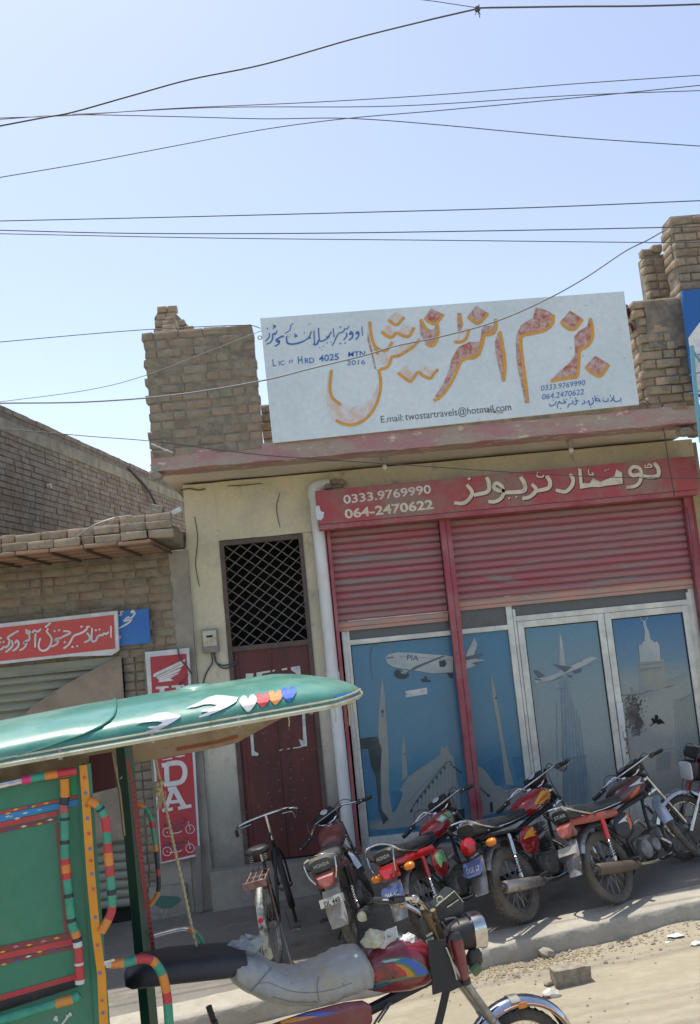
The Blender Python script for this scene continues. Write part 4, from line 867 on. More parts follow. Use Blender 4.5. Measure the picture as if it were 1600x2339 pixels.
# red and blue workshop signs
rsn = thing('workshop_sign', 'red flex sign with white Urdu lettering and white border on the brick shop', 'sign', (-3.2, 9.3, 2.76))
q = [onY(-60, 1431.5, 9.27), onY(268, 1395, 9.27), onY(272, 1486, 9.27), onY(255, 1497, 9.27), onY(160, 1500, 9.27), onY(-60, 1524, 9.27)]
mb = MB(); mb.poly(q, (0, .04, 0)); mb.build('border', bannerw, rsn, world=True, smooth=False)
q = [onY(-60, 1441, 9.266), onY(260, 1404.5, 9.266), onY(263.5, 1482, 9.266), onY(-60, 1517, 9.266)]
mb = MB(); mb.poly(q); mb.build('red_field', redsign, rsn, world=True, smooth=False)
fE = crop(0, 1360, 4.417)
U = [[(1120, 308), (1120, 428)], [(1098, 368), (1072, 390), (1050, 384), (1035, 402), (1010, 402), (985, 420), (968, 455), (935, 465), (925, 430), (930, 328)], [(968, 352)], [(1004, 345)], [(878, 378), (908, 420), (895, 455), (848, 476)],
     [(908, 318), (882, 318), (872, 345), (840, 370), (800, 388), (762, 400), (737, 420), (715, 460), (690, 500), (642, 537)], [(822, 316)], [(732, 520)], [(780, 512)],
     [(638, 362), (680, 362), (712, 378), (672, 400), (632, 420), (598, 440)], [(655, 472)], [(600, 430), (570, 440), (555, 455), (585, 455), (572, 492), (518, 520)], [(552, 360)], [(596, 352)],
     [(488, 335), (472, 365), (505, 405), (522, 450), (500, 520), (450, 558), (405, 548), (390, 500), (408, 430)], [(12, [(450, 325), (478, 318), (480, 300), (515, 272)])][0] if False else [(455, 322), (480, 305), (512, 275)],
     [(360, 385), (355, 450), (355, 525)], [(322, 378), (350, 356), (380, 366), (415, 338)], [(296, 388), (296, 445), (262, 462), (240, 485), (268, 480), (248, 525), (196, 557)], [(265, 342), (270, 382), (300, 378), (292, 358), (272, 372)],
     [(150, 485), (172, 455), (190, 490), (170, 532), (126, 562)], [(118, 452), (128, 500), (100, 540), (55, 574)], [(188, 358), (140, 384), (98, 410), (78, 432), (95, 452), (88, 500), (60, 524), (38, 520), (20, 542), (0, 548)], [(8, 432)], [(36, 470)], [(0, 474)]]
mb = MB(); strokes(mb, fE, U, 21, 9.264, .003); mb.build('lettering', white, rsn, world=True, smooth=False)
bsn = thing('workshop_sign', 'blue sign with white Urdu letters, mostly hidden behind the red sign end', 'sign', (-1.9, 9.3, 2.78))
mb = MB(); mb.poly([onY(190, 1404, 9.33), onY(339, 1390, 9.33), onY(344, 1469, 9.33), onY(190, 1484, 9.33)], (0, .03, 0)); mb.build('panel', bluesign, bsn, world=True, smooth=False)
mb = MB(); strokes(mb, fE, [(36, [(1340, 165)]), (18, [(1368, 175), (1325, 228), (1290, 222), (1250, 262), (1330, 240), (1280, 290), (1188, 338)]), (12, [(1248, 160), (1215, 168), (1228, 190), (1200, 208)]), (14, [(1212, 405), (1212, 432), (1190, 440)])], 14, 9.328, .003); mb.build('lettering', white, bsn, world=True, smooth=False)

# tall red motorcycle banner
ban = thing('vertical_banner', 'tall narrow red banner with white wing emblem and stacked white letters on the brick shop', 'banner', (-1.6, 9.34, .5))
def Bn(mb, name, mt, **k): return mb.build(name, mt, ban, world=True, smooth=False, **k)
NY = 9.33
mb = MB(); mb.poly([onY(331, 1490, NY), onY(432, 1480, NY), onY(458, 1955, NY), onY(368, 1973, NY)], (0, .015, 0)); Bn(mb, 'border', bannerw)
mb = MB(); mb.poly([onY(343, 1501, NY-.003), onY(426, 1493, NY-.003), onY(453, 1950, NY-.003), onY(369, 1970, NY-.003)]); Bn(mb, 'red_field', mat('red_banner_print', (.46, .035, .045), .5, col2=(.42, .05, .06), sc=2))
fF = crop(320, 1480, 4.469); NN = NY-.003
mb = MB()
for pg in ([(130, 290), (145, 262), (452, 118), (466, 112), (452, 150), (170, 285), (150, 300)], [(158, 300), (446, 158), (440, 182), (420, 195), (180, 305)], [(168, 312), (418, 205), (415, 225), (400, 240), (195, 318)], [(180, 322), (402, 248), (385, 268), (365, 276), (205, 332)], [(190, 336), (365, 282), (335, 300), (310, 312), (342, 334), (192, 352)]):
    fills(mb, fF, [pg], NN, .003)
fills(mb, fF, [[(160, 398), (290, 388), (294, 408), (250, 412), (250, 450), (200, 450), (198, 420), (162, 424)], [(322, 385), (452, 375), (454, 395), (415, 398), (418, 440), (370, 445), (366, 404), (324, 408)],
               [(225, 1140), (255, 1136), (330, 1118), (330, 1135), (228, 1150)], [(345, 1112), (455, 1092), (455, 1105), (400, 1118)]], NN, .003)
def letterD(): return [(50, [(270, 1195), (278, 1390)]), (44, [(222, 1202), (300, 1190)]), (44, [(245, 1396), (300, 1386)]), (50, [(270, 1190), (360, 1175), (425, 1185), (458, 1240), (455, 1310), (420, 1365), (350, 1385), (275, 1395)])]
strokes(mb, fF, letterD(), 40, NN, .003, taper=False, k=4)
strokes(mb, fF, [(40, [(285, 1448), (375, 1432)]), (42, [(335, 1440), (300, 1540), (262, 1650)]), (52, [(350, 1438), (400, 1530), (455, 1630)]), (32, [(228, 1662), (335, 1645)]), (34, [(390, 1640), (525, 1612)]), (34, [(310, 1578), (420, 1562)])], 40, NN, .003, taper=False, k=2)
Bn(mb, 'lettering', white)
mb = MB(); mbl = MB()
for oy, wcol in ((0, 1), (195, 0)):
    for cx, cy in ((278, 1885), (512, 1852)):
        strokes(mb, fF, [(7, [(cx+44*math.cos(a*.63), cy+oy+44*math.sin(a*.63)) for a in range(11)])], 7, NN, .004, taper=False); strokes(mb, fF, [(12, [(cx-6, cy+oy), (cx+6, cy+oy)])], 12, NN, .004)
    strokes(mb, fF, [(8, [(490, 1770+oy), (515, 1855+oy)]), (10, [(300, 1895+oy), (380, 1890+oy), (430, 1870+oy)])], 8, NN, .005)
    strokes(mbl, fF, [(22, [(240, 1820+oy), (330, 1805+oy), (400, 1800+oy), (455, 1780+oy)]), (16, [(330, 1850+oy), (430, 1835+oy)]), (7, [(430, 1730+oy), (470, 1760+oy), (490, 1775+oy)]), (20, [(350, 1880+oy), (400, 1870+oy)])], 8, NN, .0055)
Bn(mb, 'bike_picture', bannerw); Bn(mbl, 'bike_picture', mat('print_navy', (.03, .03, .06), .5, col2=(.2, .1, .12), sc=50))
mb = MB(); mb.tube(spline([onY(406, 1482, NY-.02), onY(412, 1505, NY-.03), onY(425, 1520, NY-.03), onY(438, 1540, NY-.02)], 4), .009, 6); mb.tube(spline([onY(410, 1555, NY-.02), onY(412, 1565, NY-.03), onY(430, 1540, NY-.03)], 4), .005, 5); Bn(mb, 'tie_wire', browniron)
# notice at the foot of the wall
p = onY(385, 2065, 9.36)
ntc = thing('notice_board', 'small pale notice with a green blotch low on the grey wall below the tall banner', 'notice', (p.x, 9.37, p.z))
mb = MB(); mb.cbox((0, 0, 0), (.36, .02, .34), .004); mb.build('board', concrete, ntc)
mb = MB(); mb.poly([Vector((.13*math.cos(a*.7)*(1+.2*math.sin(a*3)), -.0125, .06*math.sin(a*.7)*(1+.2*math.cos(a*2))+.02)) for a in range(9)]); mb.build('blotch', mat('faded_green_print', (.08, .17, .13), .8), ntc)
p = onY(455, 2010, 9.3); mb = MB(); mb.cbox((0, 0, 0), (.055, .03, .62), .006, Matrix.Rotation(.03, 3, 'Y')); o = mb.build('wooden_batten', mat('grey_wood', (.22, .2, .17), .9), None); o.location = (p.x, 9.33, p.z); tag(o, 'grey batten upright against the wall under the tall banner', 'batten')

# ================================================================== building on the right
nb = thing('neighbour_building', 'unplastered brick building at the right picture edge', 'building', (4.6, 9.2, .2))
def Nb(mb, name, mt, **k): return mb.build(name, mt, nb, world=True, **k)
mb = MB(); mb.span((3.935, 8.92, 5.35), (6.6, 9.15, 6.44)); Nb(mb, 'wall', mortar, smooth=False)
brick_wall(nb, 3.93, 4.9, 5.3, 6.47, 8.9, brickm, .0875, proud=.006)
for row in range(13):
    for k in range(1): place_brick(nb, random.choice(Sg), (3.985+random.uniform(-.022, .015), 9.09+k*.235, 5.34+row*.0875), rz=math.pi/2)
mb = rough_box((3.99, 8.75, 3.7), (6.5, 9.0, 5.4), .1, .012, 3.); Nb(mb, 'wall', concrete)
mb = rough_box((4.06, 9.2, .1), (6.5, 9.4, 3.72), .15, .008, 3.); Nb(mb, 'wall', plaster_warm)
bs = thing('fascia_sign', 'blue fascia sign with a white shape at the right picture edge', 'sign', (4.6, 8.42, 4.9))
mb = MB(); mb.poly([onY(1560, 663, 8.40), onY(2000, 625, 8.40), onY(2040, 860, 8.40), onY(1588, 905, 8.40)], (0, .05, 0)); mb.build('panel', mat('deep_blue_print', (.012, .11, .36), .45), bs, world=True, smooth=False)
mb = MB(); mb.poly([onY(1573, 772, 8.396), onY(1600, 735, 8.396), onY(1700, 728, 8.396), onY(1720, 850, 8.396), onY(1590, 903, 8.396)]); mb.build('white_shape', white, bs, world=True, smooth=False)
mb = MB()
for k in range(3): mb.tube([onY(1575, 815+k*42, 8.392), onY(1760, 770+k*40, 8.392)], .004, 4)
mb.build('print_line', bluetext, bs, world=True)
mb = MB(); mb.tube([onY(1581, 790, 8.3), onY(1588, 880, 8.3), onY(1603, 1010, 8.3)], .022, 8); mb.tube([onY(1583, 800, 8.3), onY(1640, 880, 8.3), onY(1660, 880, 8.3)], .012, 6); o = mb.build('pole', mat('pale_blue_paint', (.16, .36, .42), .5)); tag(o, 'thin pale blue pole before the blue sign at the right edge', 'pole')

# ================================================================== cables
def wire(pts, y, r, label, m_=cable, y1=None, name='overhead_cable', grp='cables crossing the sky'):
    n = len(pts); P = []
    for i, (a, b) in enumerate(pts): P.append(onY(a*1.0063, b*1.0063, y if y1 is None else y+(y1-y)*i/(n-1)))
    P = spline(P, 7)
    if pts[0][0] <= 0: P = [P[0]+(P[0]-P[1]).normalized()*3]+P
    if pts[-1][0] >= 1590: P = P+[P[-1]+(P[-1]-P[-2]).normalized()*3]
    mb = MB(); mb.tube(P, r*.85, 6); o = mb.build(name, m_, ang=3.); return tag(o, label, 'cable', grp)
wire([(0, 285), (100, 266), (165, 254), (300, 216), (430, 180), (600, 145), (800, 88), (960, 48), (1085, 19)], 7.2, .0085, 'thick cable climbing from the left edge to the knot at the top', y1=7.5)
wire([(0, 267), (165, 261), (400, 245), (700, 232), (1000, 214), (1300, 190), (1590, 170)], 7.4, .0045, 'thin cable from the left edge fork rising gently, upper one of the pair at right')
wire([(165, 259), (500, 243), (900, 240), (1300, 216), (1590, 205)], 7.5, .0045, 'thin cable joining the double wire at right a little below the upper one')
wire([(0, 270), (165, 260), (400, 264), (600, 269), (790, 268), (1000, 283), (1300, 311), (1590, 331)], 7.6, .005, 'thin cable that sinks to the right below the crossing')
wire([(0, 402), (200, 368), (400, 330), (600, 293), (790, 268), (1000, 250), (1300, 222), (1590, 193)], 7.7, .005, 'thin cable rising from the left edge through the crossing')
wire([(500, -90), (720, -42), (930, -6), (1000, 4), (1085, 17)], 7.5, .004, 'short thin wire coming down to the knot from the top edge')
wire([(1085, 17), (1300, 14), (1450, 13), (1590, 9)], 7.5, .0095, 'thick cable from the knot to the top right corner')
wire([(0, 501), (400, 492), (800, 482), (1200, 471), (1590, 455)], 8.0, .006, 'single level cable above the pair, over the sign')
wire([(0, 522), (300, 529), (700, 529), (1200, 522), (1590, 514)], 8.0, .006, 'upper cable of the level pair over the sign')
wire([(0, 530), (500, 540), (1000, 545), (1480, 550), (1590, 549)], 8.05, .005, 'lower cable of the level pair over the sign')
wire([(0, 915), (200, 912), (400, 896), (590, 865), (700, 838), (830, 806), (900, 785), (1010, 762), (1130, 728), (1240, 680), (1330, 630), (1420, 570), (1470, 545), (1515, 519)], 8.2, .0085, 'black cable strung across the face of the white signboard', cablew, y1=8.45, name='service_cable', grp='cables on the shop fronts')
wire([(0, 776), (200, 758), (330, 748), (440, 742), (560, 738), (592, 745)], 8.45, .005, 'thin wire along the top of the left brick parapet', y1=8.55, name='service_cable', grp='cables on the shop fronts')
wire([(0, 912), (200, 885), (330, 852), (480, 795), (595, 750)], 8.4, .004, 'thin wire slanting up across the left brick parapet', cablew, y1=8.54, name='service_cable', grp='cables on the shop fronts')
wire([(0, 972), (200, 990), (350, 1002), (600, 1033), (870, 1052), (1300, 1080), (1590, 1086)], 8.45, .005, 'thin wire sagging under the slab from the left wall to the right', y1=8.6, name='service_cable', grp='cables on the shop fronts')
wire([(1462, 905), (1490, 932), (1508, 980), (1517, 1040), (1525, 1085), (1532, 1125)], 8.57, .007, 'black cable hanging from the sign corner over the slab edge at right', y1=9.1, name='service_cable', grp='cables on the shop fronts')
wire([(1560, 1150), (1572, 1230), (1580, 1330), (1590, 1420)], 9.3, .006, 'black cable down the red post at the right edge', name='service_cable', grp='cables on the shop fronts')
p = onY(1091, 20, 7.48); mb = MB()
mb.ell(p, (.03, .02, .03), 8)
for k in range(5): mb.tube([p, p+Vector((random.uniform(-.03, .03), 0, random.uniform(-.09, .06)))], .004, 4)
o = mb.build('cable_knot', cable); tag(o, 'dark knot where the thick cables meet at the top', 'cable knot')
p = onY(380, 1028, 8.53); mb = MB(); mb.tube([onY(345, 1013, 8.5), p], .008, 5); mb.ell(p, (.025, .015, .012), 8); mb.tube([p, p+Vector((.06, 0, -.03))], .007, 5); o = mb.build('cable_splice', bagw); tag(o, 'white taped splice on the lower corner of the left parapet', 'cable splice')

# ================================================================== loose things on the ground
def onstreet(px, py):
    d_ = ray(px, py); n_ = Vector((-.06, 0, 1)); c_ = -.07
    for _ in range(8): q_ = CAM+d_*((c_-CAM.dot(n_))/d_.dot(n_)); c_ = -.07-fall(q_.y)
    q_.z = street_h(q_.x, q_.y); return q_
p = onstreet(1305, 2242); mb = rough_box((-.13, -.06, -.02), (.13, .06, .10), .03, .007, 8., T=Matrix.Rotation(.1, 4, 'Z')); o = mb.build('loose_block', stonem); o.location = p; tag(o, 'single grey brown brick lying on the sunny street', 'brick')
p = onstreet(1252, 2192); mb = MB(); mb.ell((0, 0, .03), (.065, .04, .04), 8, Matrix.Rotation(.4, 3, 'Y')); mb.v = [v_+noise.noise_vector(v_*30)*.012 for v_ in mb.v]; o = mb.build('stone', concrete); o.location = p; tag(o, 'small dark stone between the kerb and the loose brick', 'stone')
p = onstreet(1254, 2252); mb = MB(); mb.ell((0, 0, .012), (.035, .03, .02), 8); mb.v = [v_+noise.noise_vector(v_*50)*.006 for v_ in mb.v]; o = mb.build('stone', stonem); o.location = p; tag(o, 'small rounded pebble left of and below the loose brick', 'stone')
def bag(px, py, s_, label, m_=bagw, seed=0, fn=onstreet, flat=.4):
    mb = MB(); mb.ell((0, 0, s_*.2), (s_, s_*.6, s_*flat), 20); mb.v = [v_*(1+.5*noise.noise(v_*14+Vector((seed, 0, 0))))+noise.noise_vector(v_*40)*s_*.16 for v_ in mb.v]
    o = mb.build('plastic_bag', m_, ang=.4); o.location = fn(px, py); return tag(o, label, 'litter')
bag(1262, 2278, .07, 'clear crumpled plastic bag on the street below the loose brick', mat('thin_clear_plastic', (.5, .48, .42), .25, coat=.5))
bag(1545, 2145, .06, 'flat white paper scrap on the street below the kerb', white, 3, flat=.12)
bag(1590, 2162, .045, 'small white scrap at the right picture edge', white, 5, flat=.15)
bag(1526, 2157, .02, 'tiny white scrap left of the flat paper scrap', white, 7, flat=.2)
rr = random.Random(11); mb = MB()
for i in range(1500):
    x = rr.uniform(.6, 3.3); e = abs(rr.gauss(0, .17))+.02; y = kerby(x)-e
    if i > 700: x = rr.gauss(1.25, .28); y = kerby(x)-abs(rr.gauss(0, .11))-.03
    if i > 1250: x = rr.uniform(-3.5, 4); y = rr.uniform(4.6, kerby(x)-.1)
    s_ = rr.uniform(.003, .011) if rr.random() < .93 else rr.uniform(.012, .022); z = street_h(x, y)+s_*.3; a_ = rr.random()*6; c_ = Vector((x, y, z))
    P = [c_+Vector((s_*math.cos(a_+j*1.6)*rr.uniform(.7, 1.3), s_*math.sin(a_+j*1.6), 0)) for j in range(4)]+[c_+Vector((0, 0, s_*.7)), c_-Vector((0, 0, s_*.7))]
    mb.add(P, [(0, 1, 4), (1, 2, 4), (2, 3, 4), (3, 0, 4), (1, 0, 5), (2, 1, 5), (3, 2, 5), (0, 3, 5)])
mb.build('gravel', mat('pale_gravel', (.36, .31, .23), .95, col2=(.25, .21, .16), sc=60), smooth=False, kind='stuff')
mb = MB()
for i in range(220):
    x = rr.gauss(1.2, .35); y = kerby(x)-abs(rr.gauss(0, .1))-.03; a_ = rr.random()*3.1; l_ = rr.uniform(.012, .035); z = street_h(x, y)+.006; t_ = Vector((math.cos(a_), math.sin(a_), rr.uniform(-.15, .2)))*l_; w_ = Vector((-math.sin(a_), math.cos(a_), 0))*.0018; c_ = Vector((x, y, z))
    mb.add([c_-t_-w_, c_+t_-w_, c_+t_+w_, c_-t_+w_, c_+Vector((0, 0, .003))], [(0, 1, 4), (1, 2, 4), (2, 3, 4), (3, 0, 4)])
mb.build('straw', mat('dry_straw', (.46, .38, .2), .9), smooth=False, kind='stuff')

# ================================================================== motorcycles
def arch(R0, w_, a0, a1, cx, cz, crown=.016, n=18, th=.004, drop=.014, T=None):
    """mudguard: an arched strip following a wheel"""
    mb = MB(T); rs = []
    for i in range(n+1):
        a = a0+(a1-a0)*i/n; d = Vector((math.cos(a), 0, math.sin(a))); c = Vector((cx, 0, cz)); o_ = []; i_ = []
        for k in range(7):
            t = -1+k/3; rr_ = R0+crown*(1-t*t)-drop*(abs(t) > .9)
            o_.append(c+d*rr_+Vector((0, t*w_/2, 0))); i_.append(c+d*(rr_-th)+Vector((0, t*w_/2*.96, 0)))
        rs.append(o_+i_[::-1])
    return mb.rings(rs)
def wheel(par, cx, cz, R0, tr, tyre_m, rim_m=steel, T=None, name='wheel', drum=.07, ns=32, spoke_m=steel, seg=40, label=None):
    mb = MB(T); mb.torus((cx, 0, cz), (0, 1, 0), R0-tr, tr, seg, 10, .92)
    for i in range(seg):           # tread blocks
        a = 2*math.pi*i/seg; d = Vector((math.cos(a), 0, math.sin(a)))
        for s_ in (-1, 1): mb.box(Vector((cx, s_*tr*.38, cz))+d*(R0-.003), (tr*.30, tr*.5, .008), Matrix.Rotation(-a+math.pi/2, 3, 'Y'))
    wh = mb.build(name, tyre_m, par, label=label)
    mb = MB(T); mb.torus((cx, 0, cz), (0, 1, 0), R0-2*tr+.006, .011, seg, 6, 1.7); mb.build('rim', rim_m, wh)
    mb = MB(T); r1 = R0-2*tr+.01
    for i in range(ns):
        a = 2*math.pi*i/ns; b = a+(.32 if i % 4 < 2 else -.32); y0 = .03 if i % 2 else -.03
        mb.tube([(cx+.045*math.cos(b), y0, cz+.045*math.sin(b)), (cx+r1*math.cos(a), y0*.2, cz+r1*math.sin(a))], .0018, 4)
    mb.build('spokes', spoke_m, wh, kind='stuff')
    mb = MB(T); mb.lathe([(.012, -.07), (.03, -.055), (drum, -.04), (drum, .01), (.05, .02), (.04, .045), (.012, .07)], (cx, 0, cz), (0, 1, 0), 18); mb.build('hub', enginem, wh)
    return wh
def sring(c, a, b, ax, bx, n=16, p=2.6):
    """superellipse ring: half axes a along ax and b along bx"""
    c, ax, bx = Vector(c), Vector(ax), Vector(bx); out = []
    for j in range(n):
        t = 2*math.pi*j/n; ct, st = math.cos(t), math.sin(t)
        out.append(c+ax*a*math.copysign(abs(ct)**(2/p), ct)+bx*b*math.copysign(abs(st)**(2/p), st))
    return out
def loftx(secs, p=2.6, n=16, T=None):
    """secs: (x, y, z, half width, half height)"""
    mb = MB(T); return mb.rings([sring((s[0], s[1], s[2]), s[3], s[4], (0, 1, 0), (0, 0, 1), n, s[5] if len(s) > 5 else p) for s in secs])
def shock(par, p0, p1, cover, rs=.022):
    p0, p1 = Vector(p0), Vector(p1); d = (p1-p0)
    mb = MB(); mb.tube([p0, p0+d*.45], rs*1.05, 12); mb.ell(p0, (.02, .02, .02), 8); s_ = mb.build('shock_absorber', cover, par)
    mb = MB(); mb.tube([p0+d*.4, p1], .010, 8); ax = d.normalized(); x = ax.orthogonal().normalized(); y = ax.cross(x); P = []
    for i in range(73): a = i*math.pi/5; q = p0+d*(.44+.46*i/72); P.append(q+(x*math.cos(a)+y*math.sin(a))*rs*.9)
    mb.tube(P, .0038, 5); mb.lathe([(.02, 0), (.022, .01), (.022, .035), (.01, .045)], p1, -ax, 10); mb.build('spring', chrome, s_)
    return s_
def on_surface(bvh, T, fcn=None):
    """carry flat outlines drawn on the side (x, z) of a part onto its surface"""
    def f(x, z, side, off=.0015, y0=.6):
        o = Vector((x, side*y0, z)); h = bvh.ray_cast(o, Vector((0, -side, 0)))
        return (h[0]+Vector((0, side*off, 0))+Vector((0, 0, .0)) if h[0] else Vector((x, side*.1, z)))
    return f
def decal(par, obj, polys, m_, sides=(-1,), off=.002, name='sticker'):
    bm = bmesh.new(); bm.from_mesh(obj.data); bvh = BVHTree.FromBMesh(bm); f = on_surface(bvh, None); mb = MB()
    for s_ in sides:
        for pg in polys:
            pts = smoothpoly(pg, 4) if len(pg) > 4 else [tuple(Vector(pg[i]).lerp(Vector(pg[(i+1) % len(pg)]), k/3)) for i in range(len(pg)) for k in range(3)]
            c = (sum(p[0] for p in pts)/len(pts), sum(p[1] for p in pts)/len(pts)); n = len(pts); rings_ = []
            for t in (1, .66, .33): rings_.append([f(c[0]+(p[0]-c[0])*t, c[1]+(p[1]-c[1])*t, s_, off) for p in pts])
            P = [q for r_ in rings_ for q in r_]+[f(c[0], c[1], s_, off)]
            F = [(k*n+i, k*n+(i+1) % n, (k+1)*n+(i+1) % n, (k+1)*n+i) for k in (0, 1) for i in range(n)]+[(2*n+i, 2*n+(i+1) % n, 3*n) for i in range(n)]
            mb.add(P, F)
    bm.free(); return mb.build(name, m_, par)

STEER0 = Vector((.97, 0, .72)); STEERAX = Vector((-.27, 0, .51)).normalized()
def motorcycle(label, o):
    root = thing('motorcycle', label, 'motorcycle', group='motorcycles parked on the pavement')
    T = Matrix.Translation(STEER0) @ Matrix.Rotation(o.get('steer', .4), 4, STEERAX) @ Matrix.Translation(-STEER0)
    tm = o.get('tyre', rubber); dust_ = o.get('metal', steel)
    wheel(root, 0, .29, .29, o.get('tw', .036), tm, rim_m=dust_)
    wheel(root, 1.2, .29, .288, .032, tm, rim_m=o.get('frim', chrome), T=T)
    # frame
    mb = MB()
    mb.tube(spline([(.90, 0, .74), (.80, 0, .50), (.74, 0, .22), (.60, .0, .17)], 4), .016, 8)
    mb.tube([(.93, 0, .68), (.60, 0, .66), (.28, 0, .62)], .022, 8); mb.tube([(.905, 0, .80), (.945, 0, .66)], .026, 10)
    for s_ in (-1, 1):
        mb.tube(spline([(.40, s_*.08, .62), (.1, s_*.11, .66), (-.16, s_*.10, .70), (-.26, s_*.06, .705)], 4), .012, 8)
        mb.tube(spline([(.36, s_*.07, .62), (.30, s_*.08, .42), (.34, s_*.06, .24)], 4), .013, 8)
        mb.tube([(.33, s_*.075, .27), (0, s_*.085, .29), (-.05, s_*.085, .29)], .013, 8)
        mb.tube([(.30, s_*.06, .35), (.02, s_*.11, .62)], .009, 6)
        mb.tube([(.52, s_*.02, .19), (.50, s_*.20, .17), (.50, s_*.30, .175)], .009, 8); mb.cbox((.50, s_*.27, .178), (.045, .09, .022), .006)
        mb.tube([(.18, s_*.09, .26), (.14, s_*.2, .27)], .009, 6); mb.cbox((.14, s_*.21, .275), (.04, .07, .02), .005)
    mb.tube([(.46, .07, .18), (.36, .20, .02)], .009, 8)
    mb.build('frame', o.get('frame', blackplastic), root)
    # engine
    mb = MB(); mb.cbox((.50, 0, .30), (.30, .17, .18), .045); mb.lathe([(.075, -.13), (.082, -.11), (.085, .11), (.075, .13)], (.44, 0, .29), (0, 1, 0), 18); mb.lathe([(.055, -.125), (.062, -.10), (.062, .1), (.05, .12)], (.60, 0, .29), (0, 1, 0), 16)
    if o.get('upright'):
        for i in range(8): mb.cbox((.60+.004*i, 0, .40+.022*i), (.12, .125, .009), .003)
        mb.cbox((.615, 0, .49), (.075, .08, .20), .01); mb.cbox((.63, 0, .59), (.11, .11, .035), .012)
    else:
        for i in range(8): mb.cbox((.66+.020*i, 0, .33+.003*i), (.009, .13, .115), .003)
        mb.cbox((.73, 0, .335), (.16, .08, .075), .01); mb.cbox((.84, 0, .345), (.03, .10, .09), .01)
    mb.tube([(.62, -.08, .45), (.55, -.09, .52), (.50, -.05, .50)], .02, 8)
    en = mb.build('engine', enginem, root, ang=.5)
    mb = MB(); mb.tube(spline([(.80, -.05, .30) if not o.get('upright') else (.66, -.05, .46), (.86, -.08, .22) if not o.get('upright') else (.74, -.10, .34), (.70, -.135, .165) if not o.get('upright') else (.66, -.14, .20), (.40, -.15, .18), (.20, -.155, .22)], 6), .017, 10); mb.build('exhaust_pipe', chrome, root)
    mb = MB(); mb.tube([(.22, -.155, .215), (.15, -.158, .23), (-.10, -.165, .28), (-.33, -.17, .33), (-.35, -.17, .334)], [.02, .040, .046, .047, .038], 16)
    d = Vector((-.98, -.02, .2)).normalized(); mf = mb.build('muffler', o.get('muffler', chrome), root)
    mb = MB(); mb.lathe([(.014, .001), (.030, .001), (.036, .004), (.036, .008), (.018, .006), (.018, .03), (.012, .03)], Vector((-.352, -.17, .335)), d, 16); mb.build('muffler_end', rubber if not o.get('muff_light') else trimcream, mf)
    # rear end
    shock(root, (.03, -.125, .64), (-.02, -.115, .32), o.get('shockc', chrome)); shock(root, (.03, .125, .64), (-.02, .115, .32), o.get('shockc', chrome))
    arch(.33, .125, R(28), R(150), 0, .31).build('rear_mudguard', o.get('rguard', chrome), root)
    mb = MB(); rs = []
    for i in range(8):
        t = i/7; c = Vector((-.31-.11*t, 0, .60-.26*t)); hw = .066+.012*math.sin(t*3)
        rs.append([c+Vector((-.018*(1-(k/3-1)**2), (k/3-1)*hw, 0)) for k in range(7)]+[c+Vector((.004-.018*(1-(k/3-1)**2), (k/3-1)*hw*.95, 0)) for k in range(6, -1, -1)])
    mb.rings(rs); mb.build('mudguard_tail', o.get('rguard', chrome), root)
    pl = MB(); n_ = Vector((-.92, 0, .38)); pc = Vector((-.395, .0, .535)); up = Vector((.38, 0, .92))
    if o['plate'] == 'blue': pts = [(-.085, .055), (.085, .055), (.10, .03), (.10, -.03), (.06, -.06), (-.06, -.06), (-.10, -.03), (-.10, .03)]
    else: pts = [(-.10, .032), (.10, .032), (.10, -.032), (-.10, -.032)]
    pl.poly([pc+Vector((0, a, 0))+up*b for a, b in pts], n_*.004)
    pl_ = pl.build('number_plate', plateblue if o['plate'] == 'blue' else platew, root, smooth=False)
    if o.get('ptext'):
        mb = MB(); text_3d(mb, o['ptext'], pc+n_*.0075-up*.008, (0, -1, 0), up, .13, .042, .01); mb.build('plate_text', decal_w if o['plate'] == 'blue' else dark, pl_, smooth=False)
    # tail lamp
    if o['tail'] == 'round':
        mb = MB(); mb.lathe([(.066, 0), (.068, .02), (.06, .036), (.03, .045), (.001, .047)], (-.335, 0, .685), (-.95, 0, .25), 22)
        tl = mb.build('tail_light', lensred, root); MB().lathe([(.05, -.05), (.072, .0), (.074, .006), (.07, .008)], (-.333, 0, .685), (-.95, 0, .25), 22).build('lamp_rim', blackplastic, tl)
    else:
        mb = MB(); rs = []
        for t, hw, hh in ((0, .078, .052), (.5, .074, .048), (.9, .060, .036), (1, .04, .022)):
            c = Vector((-.31-.055*t, 0, .675-.008*t)); q = []
            for yy, zz in ((-1, 1), (-.5, 1.06), (.5, 1.06), (1, 1), (.95, .1), (.6, -.8), (.3, -1), (-.3, -1), (-.6, -.8), (-.95, .1)): q.append(c+Vector((.012*zz, yy*hw, zz*hh)))
            rs.append(q)
        mb.rings(rs); tl = mb.build('tail_light', o.get('lens', lensred), root, ang=.5)
        MB().cbox((-.30, 0, .68), (.03, .165, .115), .012).build('lamp_rim', o.get('cowl', brightred), tl)
    for s_ in o.get('ind', (-1, 1)):
        mb = MB(); mb.tube([(-.25, s_*.05, .665), (-.265, s_*.13, .66)], .008, 6); mb.rings([sring((-.265+dx, s_*.165, .66), .05*f_, .032*f_, (0, 1, 0), (0, 0, 1), 14, 2.3) for dx, f_ in ((.05, .35), (.03, .85), (-.0, 1), (-.001, 1))])
        ind = mb.build('indicator', blackplastic, root)
        mb = MB(); mb.rings([sring((-.266-dx, s_*.165, .66), .05*f_, .032*f_, (0, 1, 0), (0, 0, 1), 14, 2.3) for dx, f_ in ((0, .97), (.02, .9), (.035, .6), (.04, .1))]); mb.build('amber_lens', lensamber, ind)
    # cowl + seat
    cw = o.get('cowl')
